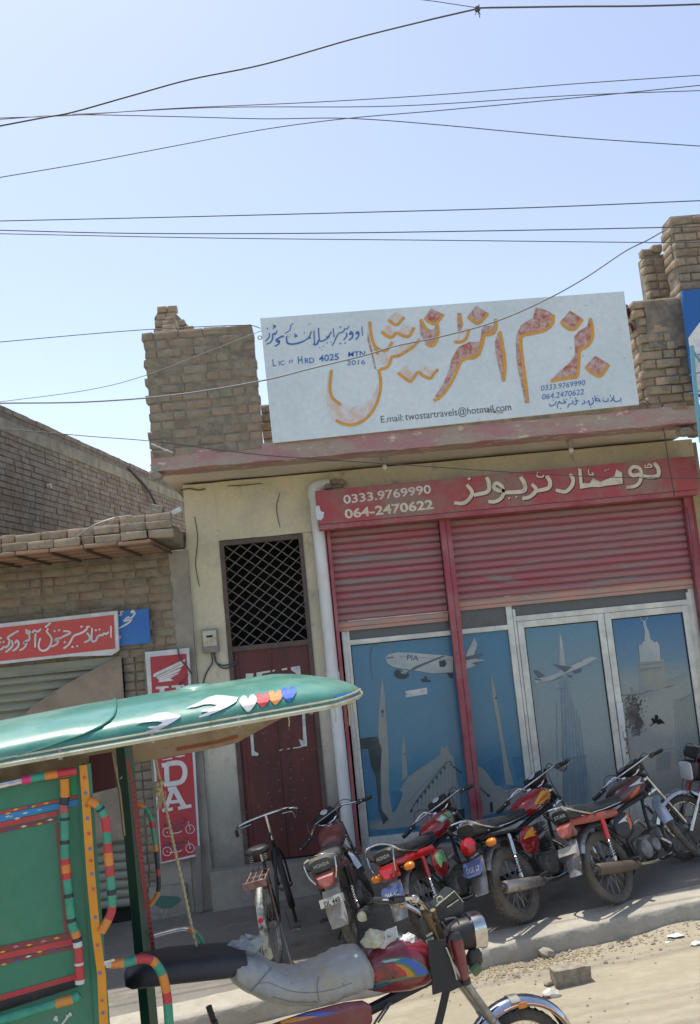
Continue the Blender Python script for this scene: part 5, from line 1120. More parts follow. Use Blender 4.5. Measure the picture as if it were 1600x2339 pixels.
    if cw:
        mb = MB()
        for s_ in (-1, 1):
            mb.rings([sring((x, s_*y, z), .012, h_, (0, 1, 0), (0, 0, 1), 10, 3) for x, y, z, h_ in ((.30, .095, .655, .03), (.1, .118, .675, .035), (-.12, .115, .70, .032), (-.30, .075, .725, .026))])
        mb.build('tail_cowl', cw, root)
    seat = loftx([(.50, 0, .735, .06, .03), (.44, 0, .735, .085, .045), (.30, 0, .735, .105, .05), (.12, 0, .745, .115, .05), (-.05, 0, .765, .12, .056), (-.2, 0, .785, .118, .06), (-.285, 0, .795, .105, .058), (-.31, 0, .795, .085, .048)], 3.2, 18).build('seat', o.get('seatm', seatm), root, ang=.7)
    mb = MB(); mb.tube([(x, s_*y, z) for s_ in (1,) for x, y, z in ((.42, .098, .715), (.12, .123, .72), (-.2, .124, .745))], .004, 5); mb.tube([(x, -y, z) for x, y, z in ((.42, .098, .715), (.12, .123, .72), (-.2, .124, .745))], .004, 5); mb.build('seat_trim', chrome, seat)
    if o.get('seattext'):
        mb = MB(); text_3d(mb, o['seattext'], (-.3135, 0, .797), (0, -1, 0), (.02, 0, 1), .13, .028, .012); mb.build('seat_lettering', decal_w, seat, smooth=False)
    mb = MB(); rr_ = o.get('rackh', .05)
    mb.tube(spline([(-.02, .135, .715), (-.12, .145, .74), (-.27, .145, .80), (-.345, .125, .835+rr_*.6), (-.375, .06, .85+rr_), (-.375, -.06, .85+rr_), (-.345, -.125, .835+rr_*.6), (-.27, -.145, .80), (-.12, -.145, .74), (-.02, -.135, .715)], 5), .010, 8)
    if o.get('lowrack'): mb.tube(spline([(-.33, .13, .84), (-.365, .115, .75), (-.35, .085, .68)], 4), .007, 8); mb.tube(spline([(-.33, -.13, .84), (-.365, -.115, .75), (-.35, -.085, .68)], 4), .007, 8)
    mb.build('grab_rail', chrome, root)
    # tank
    tank = loftx([(.44, 0, .745, .055, .03), (.47, 0, .755, .085, .06), (.56, 0, .765, .112, .082), (.68, 0, .78, .124, .092), (.80, 0, .79, .118, .086), (.89, 0, .79, .092, .068), (.935, 0, .785, .06, .045), (.95, 0, .78, .03, .03)], 2.7, 22).build('fuel_tank', o['tank'], root, ang=1.2)
    mb = MB(); mb.lathe([(.03, -.01), (.034, .0), (.034, .012), (.02, .02), (.001, .021)], (.72, 0, .87), (0, 0, 1), 16); mb.build('fuel_cap', chrome, tank)
    if o.get('decals') == 'flame':
        decal(tank, tank, [[(.56, .76), (.64, .80), (.74, .83), (.88, .82), (.86, .79), (.90, .775), (.84, .76), (.86, .74), (.76, .75), (.68, .735), (.62, .745)]], decal_y)
        decal(tank, tank, [[(.60, .755), (.70, .79), (.82, .80), (.78, .775), (.72, .765)], [(.50, .735), (.60, .75), (.56, .72)]], decal_o, off=.004)
        decal(tank, tank, [[(.55, .72), (.62, .74), (.66, .725)], [(.58, .70), (.66, .715), (.70, .70)]], decal_w, off=.004)
    elif o.get('decals') == 'green':
        decal(tank, tank, [[(.56, .835), (.68, .85), (.70, .80), (.58, .79)], [(.705, .85), (.80, .845), (.81, .80), (.72, .80)], [(.70, .79), (.80, .79), (.79, .745), (.72, .75)]], decal_g)
        decal(tank, tank, [[(.58, .825), (.66, .84), (.67, .81), (.59, .80)]], decal_w, off=.004)
    elif o.get('decals') == 'swoosh':
        decal(tank, tank, [[(.60, .80), (.72, .815), (.86, .835), (.78, .80), (.86, .775), (.74, .79)]], decal_w)
        decal(tank, tank, [[(.56, .71), (.62, .745), (.74, .775), (.72, .745), (.64, .715)]], decal_o)
    for s_ in (-1, 1):
        sc_ = MB(); sc_.rings([sring((x, s_*.105, z), .016*k, h_, (0, 1, 0), (0, 0, 1), 12, 2.5) for x, z, h_, k in ((.17, .53, .04, .5), (.21, .53, .085, 1), (.30, .53, .11, 1.2), (.39, .54, .09, 1), (.43, .55, .04, .5))])
        sc_ = sc_.build('side_cover', o.get('cover', o['tank']), root, ang=1.)
        if s_ < 0 and o.get('decals') == 'flame': decal(sc_, sc_, [[(.20, .56), (.30, .60), (.40, .61), (.38, .58), (.42, .565), (.36, .555), (.38, .54), (.28, .555)]], decal_y)
        if s_ < 0 and o.get('decals') == 'green': decal(sc_, sc_, [[(.22, .60), (.38, .61), (.37, .51), (.30, .53), (.24, .50)]], decal_g)
        if s_ < 0 and o.get('decals') == 'swoosh': decal(sc_, sc_, [[(.22, .57), (.40, .60), (.34, .57), (.38, .53), (.32, .56)]], decal_w); decal(sc_, sc_, [[(.36, .60), (.41, .60), (.40, .52), (.34, .48), (.36, .54)]], decal_o)
    mb = MB(); mb.rings([[Vector((x, .12+dy, z)) for dy, z in ((0, z0), (.02, z0), (.02, z1), (0, z1))] for x, z0, z1 in ((-.07, .25, .34), (.02, .23, .37), (.30, .22, .35), (.36, .24, .33))]); mb.build('chain_guard', o.get('guard', blackplastic), root, ang=.5)
    # front end (turned with the steering)
    mb = MB(T)
    for s_ in (-1, 1): mb.tube([(1.19, s_*.088, .27), (1.08, s_*.088, .475)], .022, 10); mb.tube([(1.08, s_*.088, .475), (.905, s_*.088, .80)], .0145, 10)
    mb.cbox((.925, 0, .785), (.05, .20, .03), .01); mb.cbox((.985, 0, .67), (.05, .20, .03), .01)
    fk = mb.build('front_fork', chrome, root)
    if o.get('forkcover'):
        mb = MB(T)
        for s_ in (-1, 1): mb.tube([(1.02, s_*.088, .585), (.93, s_*.088, .76)], .027, 10)
        mb.build('fork_cover', o['forkcover'], fk)
    arch(.315, .105, R(15), R(165), 1.2, .30, T=T).build('front_mudguard', o.get('fguard', chrome), root)
    mb = MB(T); bar = [(.63, .375, .88), (.665, .31, .89), (.735, .21, .925), (.81, .15, .945), (.88, .10, .895), (.90, .04, .865)]
    P = spline(bar, 4); P = P+[Vector((q.x, -q.y, q.z)) for q in P[::-1]]
    mb.tube(P, .011, 8)
    if o.get('brace', True): mb.tube([(.81, .165, .946), (.81, -.165, .946)] if not o.get('bigbrace') else [(.69, .28, .915), (.69, -.28, .915)], .0065, 8)
    hb = mb.build('handlebar', chrome, root)
    for s_ in (-1, 1):
        mb = MB(T); mb.tube([(.625, s_*.385, .879), (.65, s_*.34, .884), (.672, s_*.30, .893)], [.0165, .0175, .0165], 10); mb.cbox((.685, s_*.272, .898), (.035, .045, .04), .01); mb.build('grip', blackplastic, hb)
        mb = MB(T); mb.tube(spline([(.705, s_*.25, .90), (.74, s_*.29, .885), (.73, s_*.35, .87), (.715, s_*.40, .865)], 4), .005, 6); mb.build('lever', chrome if s_ < 0 else steel, hb)
    mb = MB(T)
    for s_, dy in ((-1, .0), (1, .02)): mb.tube(spline([(.70, s_*.26, .90), (.84, s_*.20, .97+dy), (.98, s_*.11, .93), (.99, s_*.05, .80), (.93, s_*.03, .66)], 6), .004, 6)
    mb.tube(spline([(.71, -.25, .90), (.90, -.16, .94), (1.0, -.10, .80), (1.10, -.09, .55), (1.18, -.08, .33)], 6), .004, 6); mb.build('cables', cable, hb)
    mb = MB(T); mb.rings([sring((x, 0, z), a_, b_, (0, 1, 0), (0, 0, 1), 18, o.get('hlp', 2.)) for x, z, a_, b_ in ((.955, .79, .03, .03), (.975, .79, .07, .07), (1.02, .785, .088, .085), (1.065, .78, .094, .09), (1.07, .78, .09, .086))]); hl = mb.build('headlight', o.get('hshell', blackplastic), root, ang=.5)
    mb = MB(T); mb.rings([sring((1.071+dx, 0, .78), .088*f_, .085*f_, (0, 1, 0), (0, 0, 1), 18, o.get('hlp', 2.)) for dx, f_ in ((0, 1), (.01, .97), (.02, .7), (.024, .05))]); mb.build('headlight_lens', lensclear, hl)
    mb = MB(T); mb.cbox((.935, 0, .915), (.11, .20 if not o.get('dials') else .24, .10), .02, Matrix.Rotation(-.5, 3, 'Y')); sp = mb.build('speedometer', blackplastic, root)
    mb = MB(T)
    for y_ in ((0,) if not o.get('dials') else (-.055, .055)): mb.lathe([(.034, 0), (.036, .004), (.030, .006), (.0, .006)], (.912, y_, .968), (-.48, 0, .88), 18)
    mb.build('dial', lensclear if not o.get('dials') else steel, sp)
    for s_ in o.get('mirror', ()):
        mb = MB(T); mb.tube(spline([(.80, s_*.16, .935), (.90, s_*.20, .93), (.965, s_*.25, .90)], 4), .005, 6); mb.lathe([(.0, .012), (.03, .010), (.042, .0), (.042, -.008), (.038, -.010), (0., -.010)], Vector((.975, s_*.27, .89)), (.9, .2*s_, .1), 18)
        mi = mb.build('mirror', blackplastic, root); MB(T).lathe([(.036, 0), (.034, .002), (0, .0022)], Vector((.964, s_*.268, .889)), (-.9, -.2*s_, -.1), 18).build('mirror_glass', chrome, mi)
    if o.get('bag'):
        pass
    # pose
    x, y, az, lean = o['pose']; sc = o.get('scale', .96)
    X = Vector((math.sin(az), math.cos(az), .06*math.sin(az))).normalized(); L0 = Vector((0, 0, 1)).cross(X).normalized(); Z0 = X.cross(L0)
    Z = Z0*math.cos(lean)+L0*math.sin(lean); L_ = Z.cross(X)
    M_ = Matrix((X, L_, Z)).transposed().to_4x4(); root.rotation_euler = M_.to_euler(); root.scale = (sc, sc, sc)
    root.location = (x, y, swz(x)+.012); return root

motorcycle('dusty motorcycle beside the white pipe with a cracked tail lamp and white plate', dict(pose=(.03, 7.52, R(5), R(15)), steer=R(26), tail='trap', lens=lensreddust, plate='white', ptext='DL 448', tank=dullred, cover=dullred, seatm=mat('dusty_seat', (.05, .05, .045), .6, dust=(.15, .14, .12), dsc=5, dlo=.4, dhi=.8), seattext='HONDA', rguard=mat('dusty_white_guard', (.34, .33, .29), .6, dust=(.25, .21, .15), dsc=8), fguard=chrome, ind=(), tyre=dustyrubber, muff_light=1, lowrack=1, cowl=dullred, shockc=blackplastic, rackh=.03))
motorcycle('red motorcycle with green stickers on its tank and two orange indicators', dict(pose=(.68, 7.36, R(32), R(21)), steer=R(24), tail='trap', plate='blue', ptext='064-4C', tank=redpaint, cowl=brightred, seattext='HONDA', decals='green', rguard=steel, fguard=mat('silver_blue_guard', (.45, .5, .58), .25, .5), shockc=redpaint, lowrack=1, bigbrace=1, rackh=.055, tyre=rubber))
motorcycle('red motorcycle with yellow flame stickers and a round red tail lamp', dict(pose=(1.38, 7.50, R(43), R(20)), steer=R(28), tail='round', plate='blue', ptext='DGB 17', tank=redpaint, decals='flame', rguard=steel, fguard=mat('silver_blue_guard', (.45, .5, .58), .25, .5), upright=1, tw=.052, tyre=dustyrubber, ind=(-1,), mirror=(-1,), bigbrace=1, muffler=steel, seatm=seatm, rackh=.03, metal=enginem, scale=1.0))
motorcycle('dark dusty motorcycle with pale arrow stickers and a red shock absorber', dict(pose=(2.15, 7.55, R(50), R(20)), steer=R(30), tail='trap', plate='white', tank=mat('black_red_tank', (.03, .015, .015), .3, coat=.5, col2=(.12, .02, .015), sc=4, dust=(.1, .08, .06), dsc=6), cowl=mat('dusty_orange_red', (.36, .04, .015), .4, coat=.3, dust=(.2, .13, .09), dsc=5), lens=lensreddust, decals='swoosh', cover=blackplastic, rguard=mat('dented_alloy_guard', (.42, .44, .45), .35, .7, dust=(.24, .19, .14), dsc=5, dlo=.5, dhi=.6), fguard=mat('pale_blue_guard', (.46, .52, .62), .3, .3), shockc=brightred, tyre=dustyrubber, dials=1, bigbrace=1, ind=(), muffler=mat('brown_muffler', (.13, .10, .075), .6, .5), metal=dustyrubber, seattext='STAR', frim=dustyrubber, rackh=.02))
az5 = R(-118); fx, fy = 3.00, 8.38
m5 = motorcycle('black and red motorcycle facing left, cut by the right picture edge', dict(pose=(fx-1.15*math.sin(az5), fy-1.15*math.cos(az5), az5, R(6)), steer=R(-12), tail='trap', plate='white', tank=redpaint, cover=redpaint, hlp=5., tyre=rubber, forkcover=redpaint, ind=(), fguard=chrome, rguard=chrome, cowl=brightred))

# ================================================================== bicycle
def bicycle():
    root = thing('bicycle', 'old roadster bicycle with a rusty carrier and whitish rear mudguard before the iron door', 'bicycle')
    T = Matrix.Translation((.95, 0, .80)) @ Matrix.Rotation(R(12), 4, Vector((-.3, 0, .95)).normalized()) @ Matrix.Translation((-.95, 0, -.80))
    wheel(root, 0, .33, .33, .018, rubber, rim_m=steel, drum=.03, ns=36); wheel(root, 1.1, .33, .33, .018, rubber, rim_m=steel, T=T, drum=.025, ns=36)
    mb = MB(); bb = (.44, 0, .29); st = (.28, 0, .80); hd = (.90, 0, .86); hd2 = (.94, 0, .72)
    for a, b, r_ in ((bb, st, .014), (st, hd, .013), (bb, hd2, .016), (hd, hd2, .018)): mb.tube([a, b], r_, 8)
    for s_ in (-1, 1): mb.tube([bb, (0, s_*.06, .33)], .008, 6); mb.tube([(.30, 0, .76), (0, s_*.06, .33)], .007, 6)
    mb.build('frame', blackplastic, root)
    mb = MB(T)
    for s_ in (-1, 1): mb.tube(spline([(.945, s_*.03, .70), (1.0, s_*.055, .60), (1.1, s_*.055, .33)], 4), .010, 8)
    mb.build('front_fork', blackplastic, root)
    guard = mat('whitish_guard', (.36, .37, .33), .5, col2=(.08, .08, .07), sc=18, lo=.5, hi=.62)
    arch(.355, .062, R(35), R(205), 0, .33, crown=.016, th=.003, drop=.008).build('rear_mudguard', guard, root)
    arch(.355, .06, R(60), R(200), 1.1, .33, crown=.012, th=.003, drop=.008, T=T).build('front_mudguard', blackplastic, root)
    mb = MB(); mb.lathe([(.09, -.004), (.095, 0), (.09, .004)], bb, (0, 1, 0), 26); mb.tube([(.44, -.06, .29), (.46, -.07, .12)], .008, 6); mb.tube([(.44, .06, .29), (.42, .07, .46)], .008, 6); mb.cbox((.46, -.12, .12), (.09, .08, .022), .005); mb.cbox((.42, .12, .46), (.09, .08, .022), .005); mb.build('pedals', steel, root)
    mb = MB(); mb.rings([[Vector((x, .035+dy, z)) for dy, z in ((0, z0), (.03, z0), (.03, z1), (0, z1))] for x, z0, z1 in ((-.05, .28, .38), (.1, .27, .39), (.38, .2, .38), (.52, .22, .36))]); mb.build('chain_case', blackplastic, root, ang=.5)
    seat = loftx([(.06, 0, .90, .05, .022), (.10, 0, .905, .11, .035), (.18, 0, .90, .10, .032), (.27, 0, .895, .055, .026), (.36, 0, .895, .022, .018)], 2.4, 14).build('saddle', seatm, root, ang=1.)
    mb = MB(); mb.tube([(.26, 0, .78), (.23, 0, .88)], .012, 8)
    for s_ in (-1, 1):
        P = []
        for i in range(30): a = i*math.pi/4; P.append((.11+.02*math.cos(a), s_*.06+.02*math.sin(a), .82+.055*i/30))
        mb.tube(P, .003, 5)
    mb.build('saddle_springs', chrome, seat)
    rk = mat('rusty_pink_carrier', (.36, .20, .165), .6, .3, col2=(.20, .12, .1), sc=14)
    mb = MB()
    for y_ in (-.075, -.025, .025, .075): mb.tube([(-.26, y_, .745), (.16, y_, .755)], .006, 6)
    for x_ in (-.26, -.08, .12): mb.tube([(x_, -.08, .745), (x_, .08, .745)], .006, 6)
    mb.cbox((-.275, 0, .735), (.012, .19, .055), .004)
    for s_ in (-1, 1): mb.tube([(-.1, s_*.08, .745), (0, s_*.07, .34)], .006, 6)
    mb.build('carrier', rk, root)
    mb = MB(T); mb.tube(spline([(.70, .29, .985), (.76, .29, 1.0), (.86, .26, 1.02), (.90, .10, 1.03), (.90, -.10, 1.03), (.86, -.26, 1.02), (.76, -.29, 1.0), (.70, -.29, .985)], 5), .0125, 8)
    mb.tube([(.90, 0, .80), (.895, 0, 1.03)], .012, 8); hb = mb.build('handlebar', chrome, root)
    for s_ in (-1, 1):
        mb = MB(T); mb.tube([(.66, s_*.29, .98), (.76, s_*.29, 1.0)], .017, 10); mb.build('grip', blackplastic, hb)
    mb = MB(T)
    for s_ in (-1, 1): mb.tube(spline([(.86, s_*.15, 1.0), (.84, s_*.24, .99), (.72, s_*.25, .955)], 4), .006, 6)
    mb.build('brake_lever', chrome, hb)
    mb = MB(); mb.tube([(.0, .08, .33), (-.12, .12, .03)], .007, 6); mb.tube([(.0, -.08, .33), (-.12, -.12, .03)], .007, 6); mb.build('stand', steel, root)
    mb = MB(); mb.lathe([(.022, 0), (.022, .012), (.012, .018), (0, .018)], (-.348, 0, .48), (-1, 0, 0), 14); mb.build('reflector', lensred, root)
    az, lean = R(4), R(8); x, y = -.59, 7.50
    X = Vector((math.sin(az), math.cos(az), .01)).normalized(); L0 = Vector((0, 0, 1)).cross(X).normalized(); Z0 = X.cross(L0); Z = Z0*math.cos(lean)+L0*math.sin(lean)
    root.rotation_euler = Matrix((X, Z.cross(X), Z)).transposed().to_euler(); root.location = (x, y, swz(x)+.005); root.scale = (.95, .95, .95)
bicycle()

# ================================================================== motorcycle rickshaw in the foreground
_d = ray(1173, 2266); _P = CAM+_d*(5.1/_d.dot(CF))
RZ = stz(_P.x)+.002   # level of the kerb foot; the wheels stand lower where the street has fallen
rick = thing('motorcycle_rickshaw', 'green canopied motorcycle rickshaw with taped rails, hearts and a plastic covered driver seat', 'rickshaw', (_P.x, _P.y, RZ))
rick.rotation_euler = (0, 0, R(15))
HX = Vector((math.cos(R(15)), math.sin(R(15)), 0)); LT = Vector((-HX.y, HX.x, 0)); RO = Vector((_P.x, _P.y, RZ))
def rl(p): q = p-RO; return Vector((q.dot(HX), q.dot(LT), q.z))
def rs(px, py, v):
    """measured place on the rickshaw's lengthwise plane at side offset v, in its own axes"""
    d_ = ray(px, py); return rl(CAM+d_*(((RO-CAM).dot(LT)+v)/d_.dot(LT)))
CL = rl(CAM)
def Rk(mb, name, m_, par=None, **k): return mb.build(name, m_, par or rick, **k)
fR = crop(0, 1740, 3.3125); fB = crop(840, 1880, 4.97); fK = crop(250, 1550, 2.65); fQ = crop(440, 2150, 3.457)
def SR(f, v): return lambda p: rs(*f(p), v)

# canopy
def zr(u): return 2.168+.05*(u+2.5)
def hw(u): return .60*min(1, max(.02, ((-.745-u)/.30)))**.45
def zfar(u): return zr(u)-.21+.19*max(0, min(1, 1-(-.80-u)/.55))
def top(u): return (.165-.02*max(0, min(1, (-2.0-u)/.6)))*min(1, max(.0, (-.75-u)/.42))**.5
def csec(u, off=0., k=26, cov=1.):
    w_ = hw(u)+off; o = []
    for i in range(k+1):
        a = math.pi*i/k; y = -w_*math.cos(a)
        s_ = max(0, math.sin(a))**.62
        base = zr(u)+(zfar(u)-zr(u))*(max(0, (i/k-.5)*2)**1.3)
        o.append(Vector((u, y, base+(top(u)+off)*s_)))
    return o
us = [-.748, -.755, -.77, -.79, -.82, -.86, -.90, -.95, -1.02, -1.1]+[-1.2-.12*i for i in range(19)]
def shell(us_, off, th, T=None):
    mb = MB(); rings_ = []
    for u in us_:
        o = csec(u, off); i_ = csec(u, off-th); rings_.append(o+i_[::-1])
    return mb.rings(rings_)
can = Rk(shell(us, 0, .008), 'canopy', canopym, ang=1.2)
Rk(shell(us, -.010, .004), 'canopy_lining', grime, can, ang=1.2)
# rear hood laid over the front shell
mb = MB(); rings_ = []
for j in range(14):
    ring = []; k = 26
    for i in range(k+1):
        t = i/k; u = (-2.03-.06*abs(2*t-1)**2-.55*abs(2*t-1)**9)-.14*j*(1.0+.0*t); c = csec(u, .004+.006*min(1, j/1.5))[i]; ring.append(c)
    rings_.append(ring)
n_ = 27; mb.add([p for r_ in rings_ for p in r_], [(a*n_+b, a*n_+b+1, (a+1)*n_+b+1, (a+1)*n_+b) for a in range(13) for b in range(n_-1)])
Rk(mb, 'rear_hood', canopym, can, ang=1.2)
mb = MB(); mb.tube([p+Vector((0, 0, .003)) for p in rings_[0]], .0045, 6); Rk(mb, 'hood_bead', canopym, can)
mb = MB()
near = [csec(u)[0] for u in us]; far = [csec(u)[-1] for u in us]
mb.tube([p+Vector((0, -.004, 0)) for p in far[::-1]]+[p+Vector((0, -.004, 0)) for p in near], .011, 6); Rk(mb, 'rim_bead', trimcream, can)
mb = MB(); mb.tube([csec(u)[0]+Vector((0, -.001, .026)) for u in us[3:]], .0055, 6); Rk(mb, 'rim_bead', trimcream, can)
mb = MB(); mb.rings([[p+Vector(q) for q in ((0, -.013, -.012), (0, .0, -.012), (0, .0, .005), (0, -.013, .005))] for p in near[4:]]); Rk(mb, 'rim_skirt', trimcream, can, ang=.4)
mb = MB(); mb.rings([[p+Vector(q) for q in ((0, -.016, -.03), (0, .006, -.03), (0, .006, .02), (0, -.016, .02))] for p in far[4:]]); Rk(mb, 'far_rim_board', grime, can, ang=.4)
mb = MB(); mb.rings([[p+Vector(q) for q in ((0, -.022, -.006), (0, -.018, -.006), (0, -.018, .012), (0, -.022, .012))] for p in far[11:15]]); Rk(mb, 'orange_board', mat('orange_red_board', (.40, .09, .03), .6, col2=(.25, .08, .04), sc=12), can, ang=.4)
mb = MB()
for u in (-1.15, -1.5, -1.9, -2.3, -2.7): mb.tube([c+Vector((0, 0, -.022)) for c in csec(u)], .010, 6)
Rk(mb, 'canopy_hoops', steel, can)
c = csec(-1.62)[12]; mb = MB(); mb.lathe([(.0, .016), (.05, .014), (.085, .004), (.10, -.012), (.10, -.03)], c, (0, 0, 1), 22); Rk(mb, 'roof_vent', canopym, can, ang=1.2)
bm = bmesh.new(); bm.from_mesh(can.data); CBV = BVHTree.FromBMesh(bm); bm.free()
def on_can(f, p, off, bvh=CBV):
    d_ = rl(CAM+ray(*f(p)))-CL; d_.normalize(); h = bvh.ray_cast(CL, d_)
    if h[0] is None: return None
    n_ = h[1] if h[1].dot(d_) < 0 else -h[1]
    return h[0]+n_*off*1.2-d_*off*.6
def pdecal(par, f, polys, m_, bvh=CBV, off=.002, name='painted_motif', sm=True):
    mb = MB()
    for pg in polys:
        pts = smoothpoly(pg, 3) if sm else [tuple(Vector(pg[i]).lerp(Vector(pg[(i+1) % len(pg)]), k/3)) for i in range(len(pg)) for k in range(3)]
        v3 = [Vector((*p, 0)) for p in pts]; tris = [tuple(t) for t in tessellate_polygon([v3])]
        V = [p.to_2d() for p in v3]; T_ = tris
        for _ in range(3):
            nt_ = []
            for a, b, c_ in T_:
                i = len(V); V += [(V[a]+V[b])/2, (V[b]+V[c_])/2, (V[c_]+V[a])/2]; nt_ += [(a, i, i+2), (i, b, i+1), (i+2, i+1, c_), (i, i+1, i+2)]
            T_ = nt_
        W_ = [on_can(f, p, off, bvh) for p in V]
        mb.add([q if q is not None else Vector() for q in W_], [t for t in T_ if all(W_[i] is not None for i in t)])
    return mb.build(name, m_, par, smooth=False)
dove = [[(463, 184), (540, 150), (600, 118), (650, 105), (700, 108), (781, 118), (770, 145), (720, 175), (650, 205), (600, 225), (545, 240), (540, 232), (600, 205), (590, 205), (555, 205), (560, 195), (615, 185), (655, 165), (610, 160), (570, 163), (520, 178)]]
dove2 = [[(158, 275), (230, 240), (290, 215), (345, 210), (432, 228), (420, 245), (370, 275), (310, 305), (270, 320), (220, 328), (222, 320), (270, 305), (232, 302), (240, 293), (290, 290), (325, 270), (290, 262), (230, 268)]]
pdecal(can, fK, dove, mat('lilac_white_paint', (.50, .52, .60), .4), sm=False, off=.004); pdecal(can, fK, dove2, MATS['lilac_white_paint'], sm=False, off=.004)
def heart(cx, cy, s_): return [(cx+s_*x, cy+s_*y) for x, y in ((0, 1.05), (-.55, .6), (-1, 0), (-1.0, -.45), (-.6, -.85), (-.2, -.75), (0, -.4), (.25, -.85), (.65, -1.0), (1.02, -.6), (1.0, -.1), (.6, .5))]
for (cx, cy, s_, m_) in ((840, 152, 50, decal_w), (928, 132, 44, tape_red), (1005, 116, 44, tape_or), (1085, 97, 44, mat('bright_blue_paint', (.02, .10, .55), .4))):
    pdecal(can, fK, [heart(cx, cy, s_)], m_, off=.0035+.0008*(cx < 900)+.0005*(cx > 1050))
pdecal(can, fK, [[(1362, 105), (1420, 88), (1500, 85), (1535, 98), (1500, 104), (1420, 110), (1365, 122)]], tape_bl, sm=False)
pdecal(can, fK, [[(735, 268), (820, 246), (905, 228), (905, 238), (820, 258), (740, 278)], [(368, 302), (430, 294), (430, 303), (372, 312)]], mat('green_sticker_shine', (.02, .45, .25), .2), sm=False)
# grimy strings hanging from the rim
mb = MB()
for (px, a, l_) in ((790, 0, .11), (800, 0, .05), (828, 0, .05), (748, 0, .07), (642, 0, .05)):
    u = rs(px, 1620, -.45).x; u = max(-2.6, min(-.9, u)); q = Vector((u, -hw(u), zr(u)-.01)); mb.tube([q, q+Vector((.004, 0, -l_/2)), q+Vector((0, 0, -l_))], .003, 5)
Rk(mb, 'loose_string', ropem, can)

def taped(pts_px, f, v, r_, segs, name, parent=None, dv=None):
    """tube wrapped in coloured tapes; segs = list of (fraction end, material)"""
    P = [rs(*f(p), v+(dv[i] if dv else 0)) for i, p in enumerate(pts_px)]; P = spline(P, 8); L_ = [0]
    for a, b in zip(P, P[1:]): L_.append(L_[-1]+(b-a).length)
    tot = L_[-1]; root_ = None; s0 = 0
    def at(s_):
        s_ *= tot
        for i in range(len(P)-1):
            if L_[i+1] >= s_: return P[i].lerp(P[i+1], (s_-L_[i])/max(1e-6, L_[i+1]-L_[i]))
        return P[-1]
    mb = MB(); mb.tube(P, r_*.93, 10); root_ = Rk(mb, name, chrome, parent)
    for e, m_ in segs:
        if m_ is not None:
            k = max(2, int((e-s0)*tot/.02)); mb = MB(); mb.tube([at(s0+(e-s0)*i/k) for i in range(k+1)], r_, 12); Rk(mb, 'tape', m_, root_)
        s0 = e
    return root_
# cab
NV = -.50
cab = MB(); PL = [rs(*fR(p), NV) for p in ((-260, 240), (640, 60), (700, 1984))]
u1 = rs(*fR((640, 60)), NV).x; u0 = -3.45; zt = 2.06; zb = .52
side = Rk(MB().span((u0, NV, zb), (u1, NV+.03, zt)), 'side_panel', cabgreen, label='green side panel with painted bands', smooth=False)
Rk(MB().span((u0, .47, zb), (u1, .50, 1.1)), 'side_panel', darkgreen, smooth=False)
mb = MB(); mb.span((u0, NV+.03, zb), (u1+.0, .47, zb+.03)); mb.span((u0, NV+.03, zb+.03), (u0+.03, .47, zt)); Rk(mb, 'cab_floor', darkgreen, smooth=False)
mb = MB(); mb.cbox((-2.75, 0, .85), (.45, .9, .12), .03); mb.cbox((-3.1, 0, 1.15), (.1, .9, .5), .03); Rk(mb, 'bench', seatm)
ob = rs(*fR((740, 1300)), NV-.03)
mb = MB(); zb_ = .45
A0_, A1_ = rs(*fR((632, 20)), NV-.02), rs(*fR((775, 1984)), NV-.02); dd = (A1_-A0_)/(A1_.z-A0_.z)
mb.tube([A0_, A0_+dd*(zb_-A0_.z)], .032, 4); post = Rk(mb, 'front_post', cabgreen, smooth=False)
def bandpoly(f, pts, m_, v=NV-.004, name='painted_band', par=side, th=0):
    mb = MB(); mb.poly([rs(*f(p), v) for p in pts]); return Rk(mb, name, m_, par, smooth=False)
bandpoly(fR, [(600, 30), (658, 25), (683, 300), (720, 860), (760, 1300), (800, 1600), (820, 1984), (840, 2300), (775, 2300), (752, 1984), (735, 1600), (695, 1300), (655, 860), (620, 300)], yellowo, v=NV-.055, name='orange_strip', par=post)
mbw, mbb = MB(), MB()
for i, y in enumerate((120, 238, 335, 430, 545, 660, 750, 850, 965, 1180, 1390, 1600, 1810, 1905)):
    x = 632+(y-30)*.085+(y/2000)*(-12); tgt = mbb if i % 2 else mbw
    for k in range(5):
        a = k*1.2566; q = [(x+16*math.cos(a), y+16*math.sin(a)), (x+12*math.cos(a+.6), y+12*math.sin(a+.6)), (x, y), (x+12*math.cos(a-.6), y+12*math.sin(a-.6))]
        tgt.poly([rs(*fR(p), NV-.057) for p in q])
Rk(mbw, 'flower_motif', mat('rusty_flower_paint', (.42, .12, .06), .5), post, smooth=False); Rk(mbb, 'flower_motif', mat('blue_flower_paint', (.12, .16, .42), .5), post, smooth=False)
bandpoly(fR, [(-300, 490), (0, 405), (615, 280), (618, 325), (430, 360), (0, 458), (-300, 540)], tape_bl)
bandpoly(fR, [(-300, 460), (0, 378), (610, 252), (612, 268), (0, 400), (-300, 484)], tape_red)
bandpoly(fR, [(-300, 542), (0, 462), (430, 372), (432, 408), (0, 500), (-300, 585)], tape_red)
bandpoly(fR, [(-300, 595), (0, 510), (432, 420), (436, 450), (0, 545), (-300, 635)], maroon)
bandpoly(fR, [(418, 470), (442, 465), (515, 1290), (490, 1295)], maroon)
bandpoly(fR, [(-300, 1475), (0, 1400), (545, 1290), (560, 1330), (0, 1450), (-300, 1530)], maroon)
bandpoly(fR, [(-300, 1534), (0, 1455), (560, 1335), (572, 1385), (0, 1500), (-300, 1585)], tape_red)
bandpoly(fR, [(-300, 1592), (0, 1505), (572, 1392), (575, 1415), (0, 1545), (-300, 1630)], maroon)
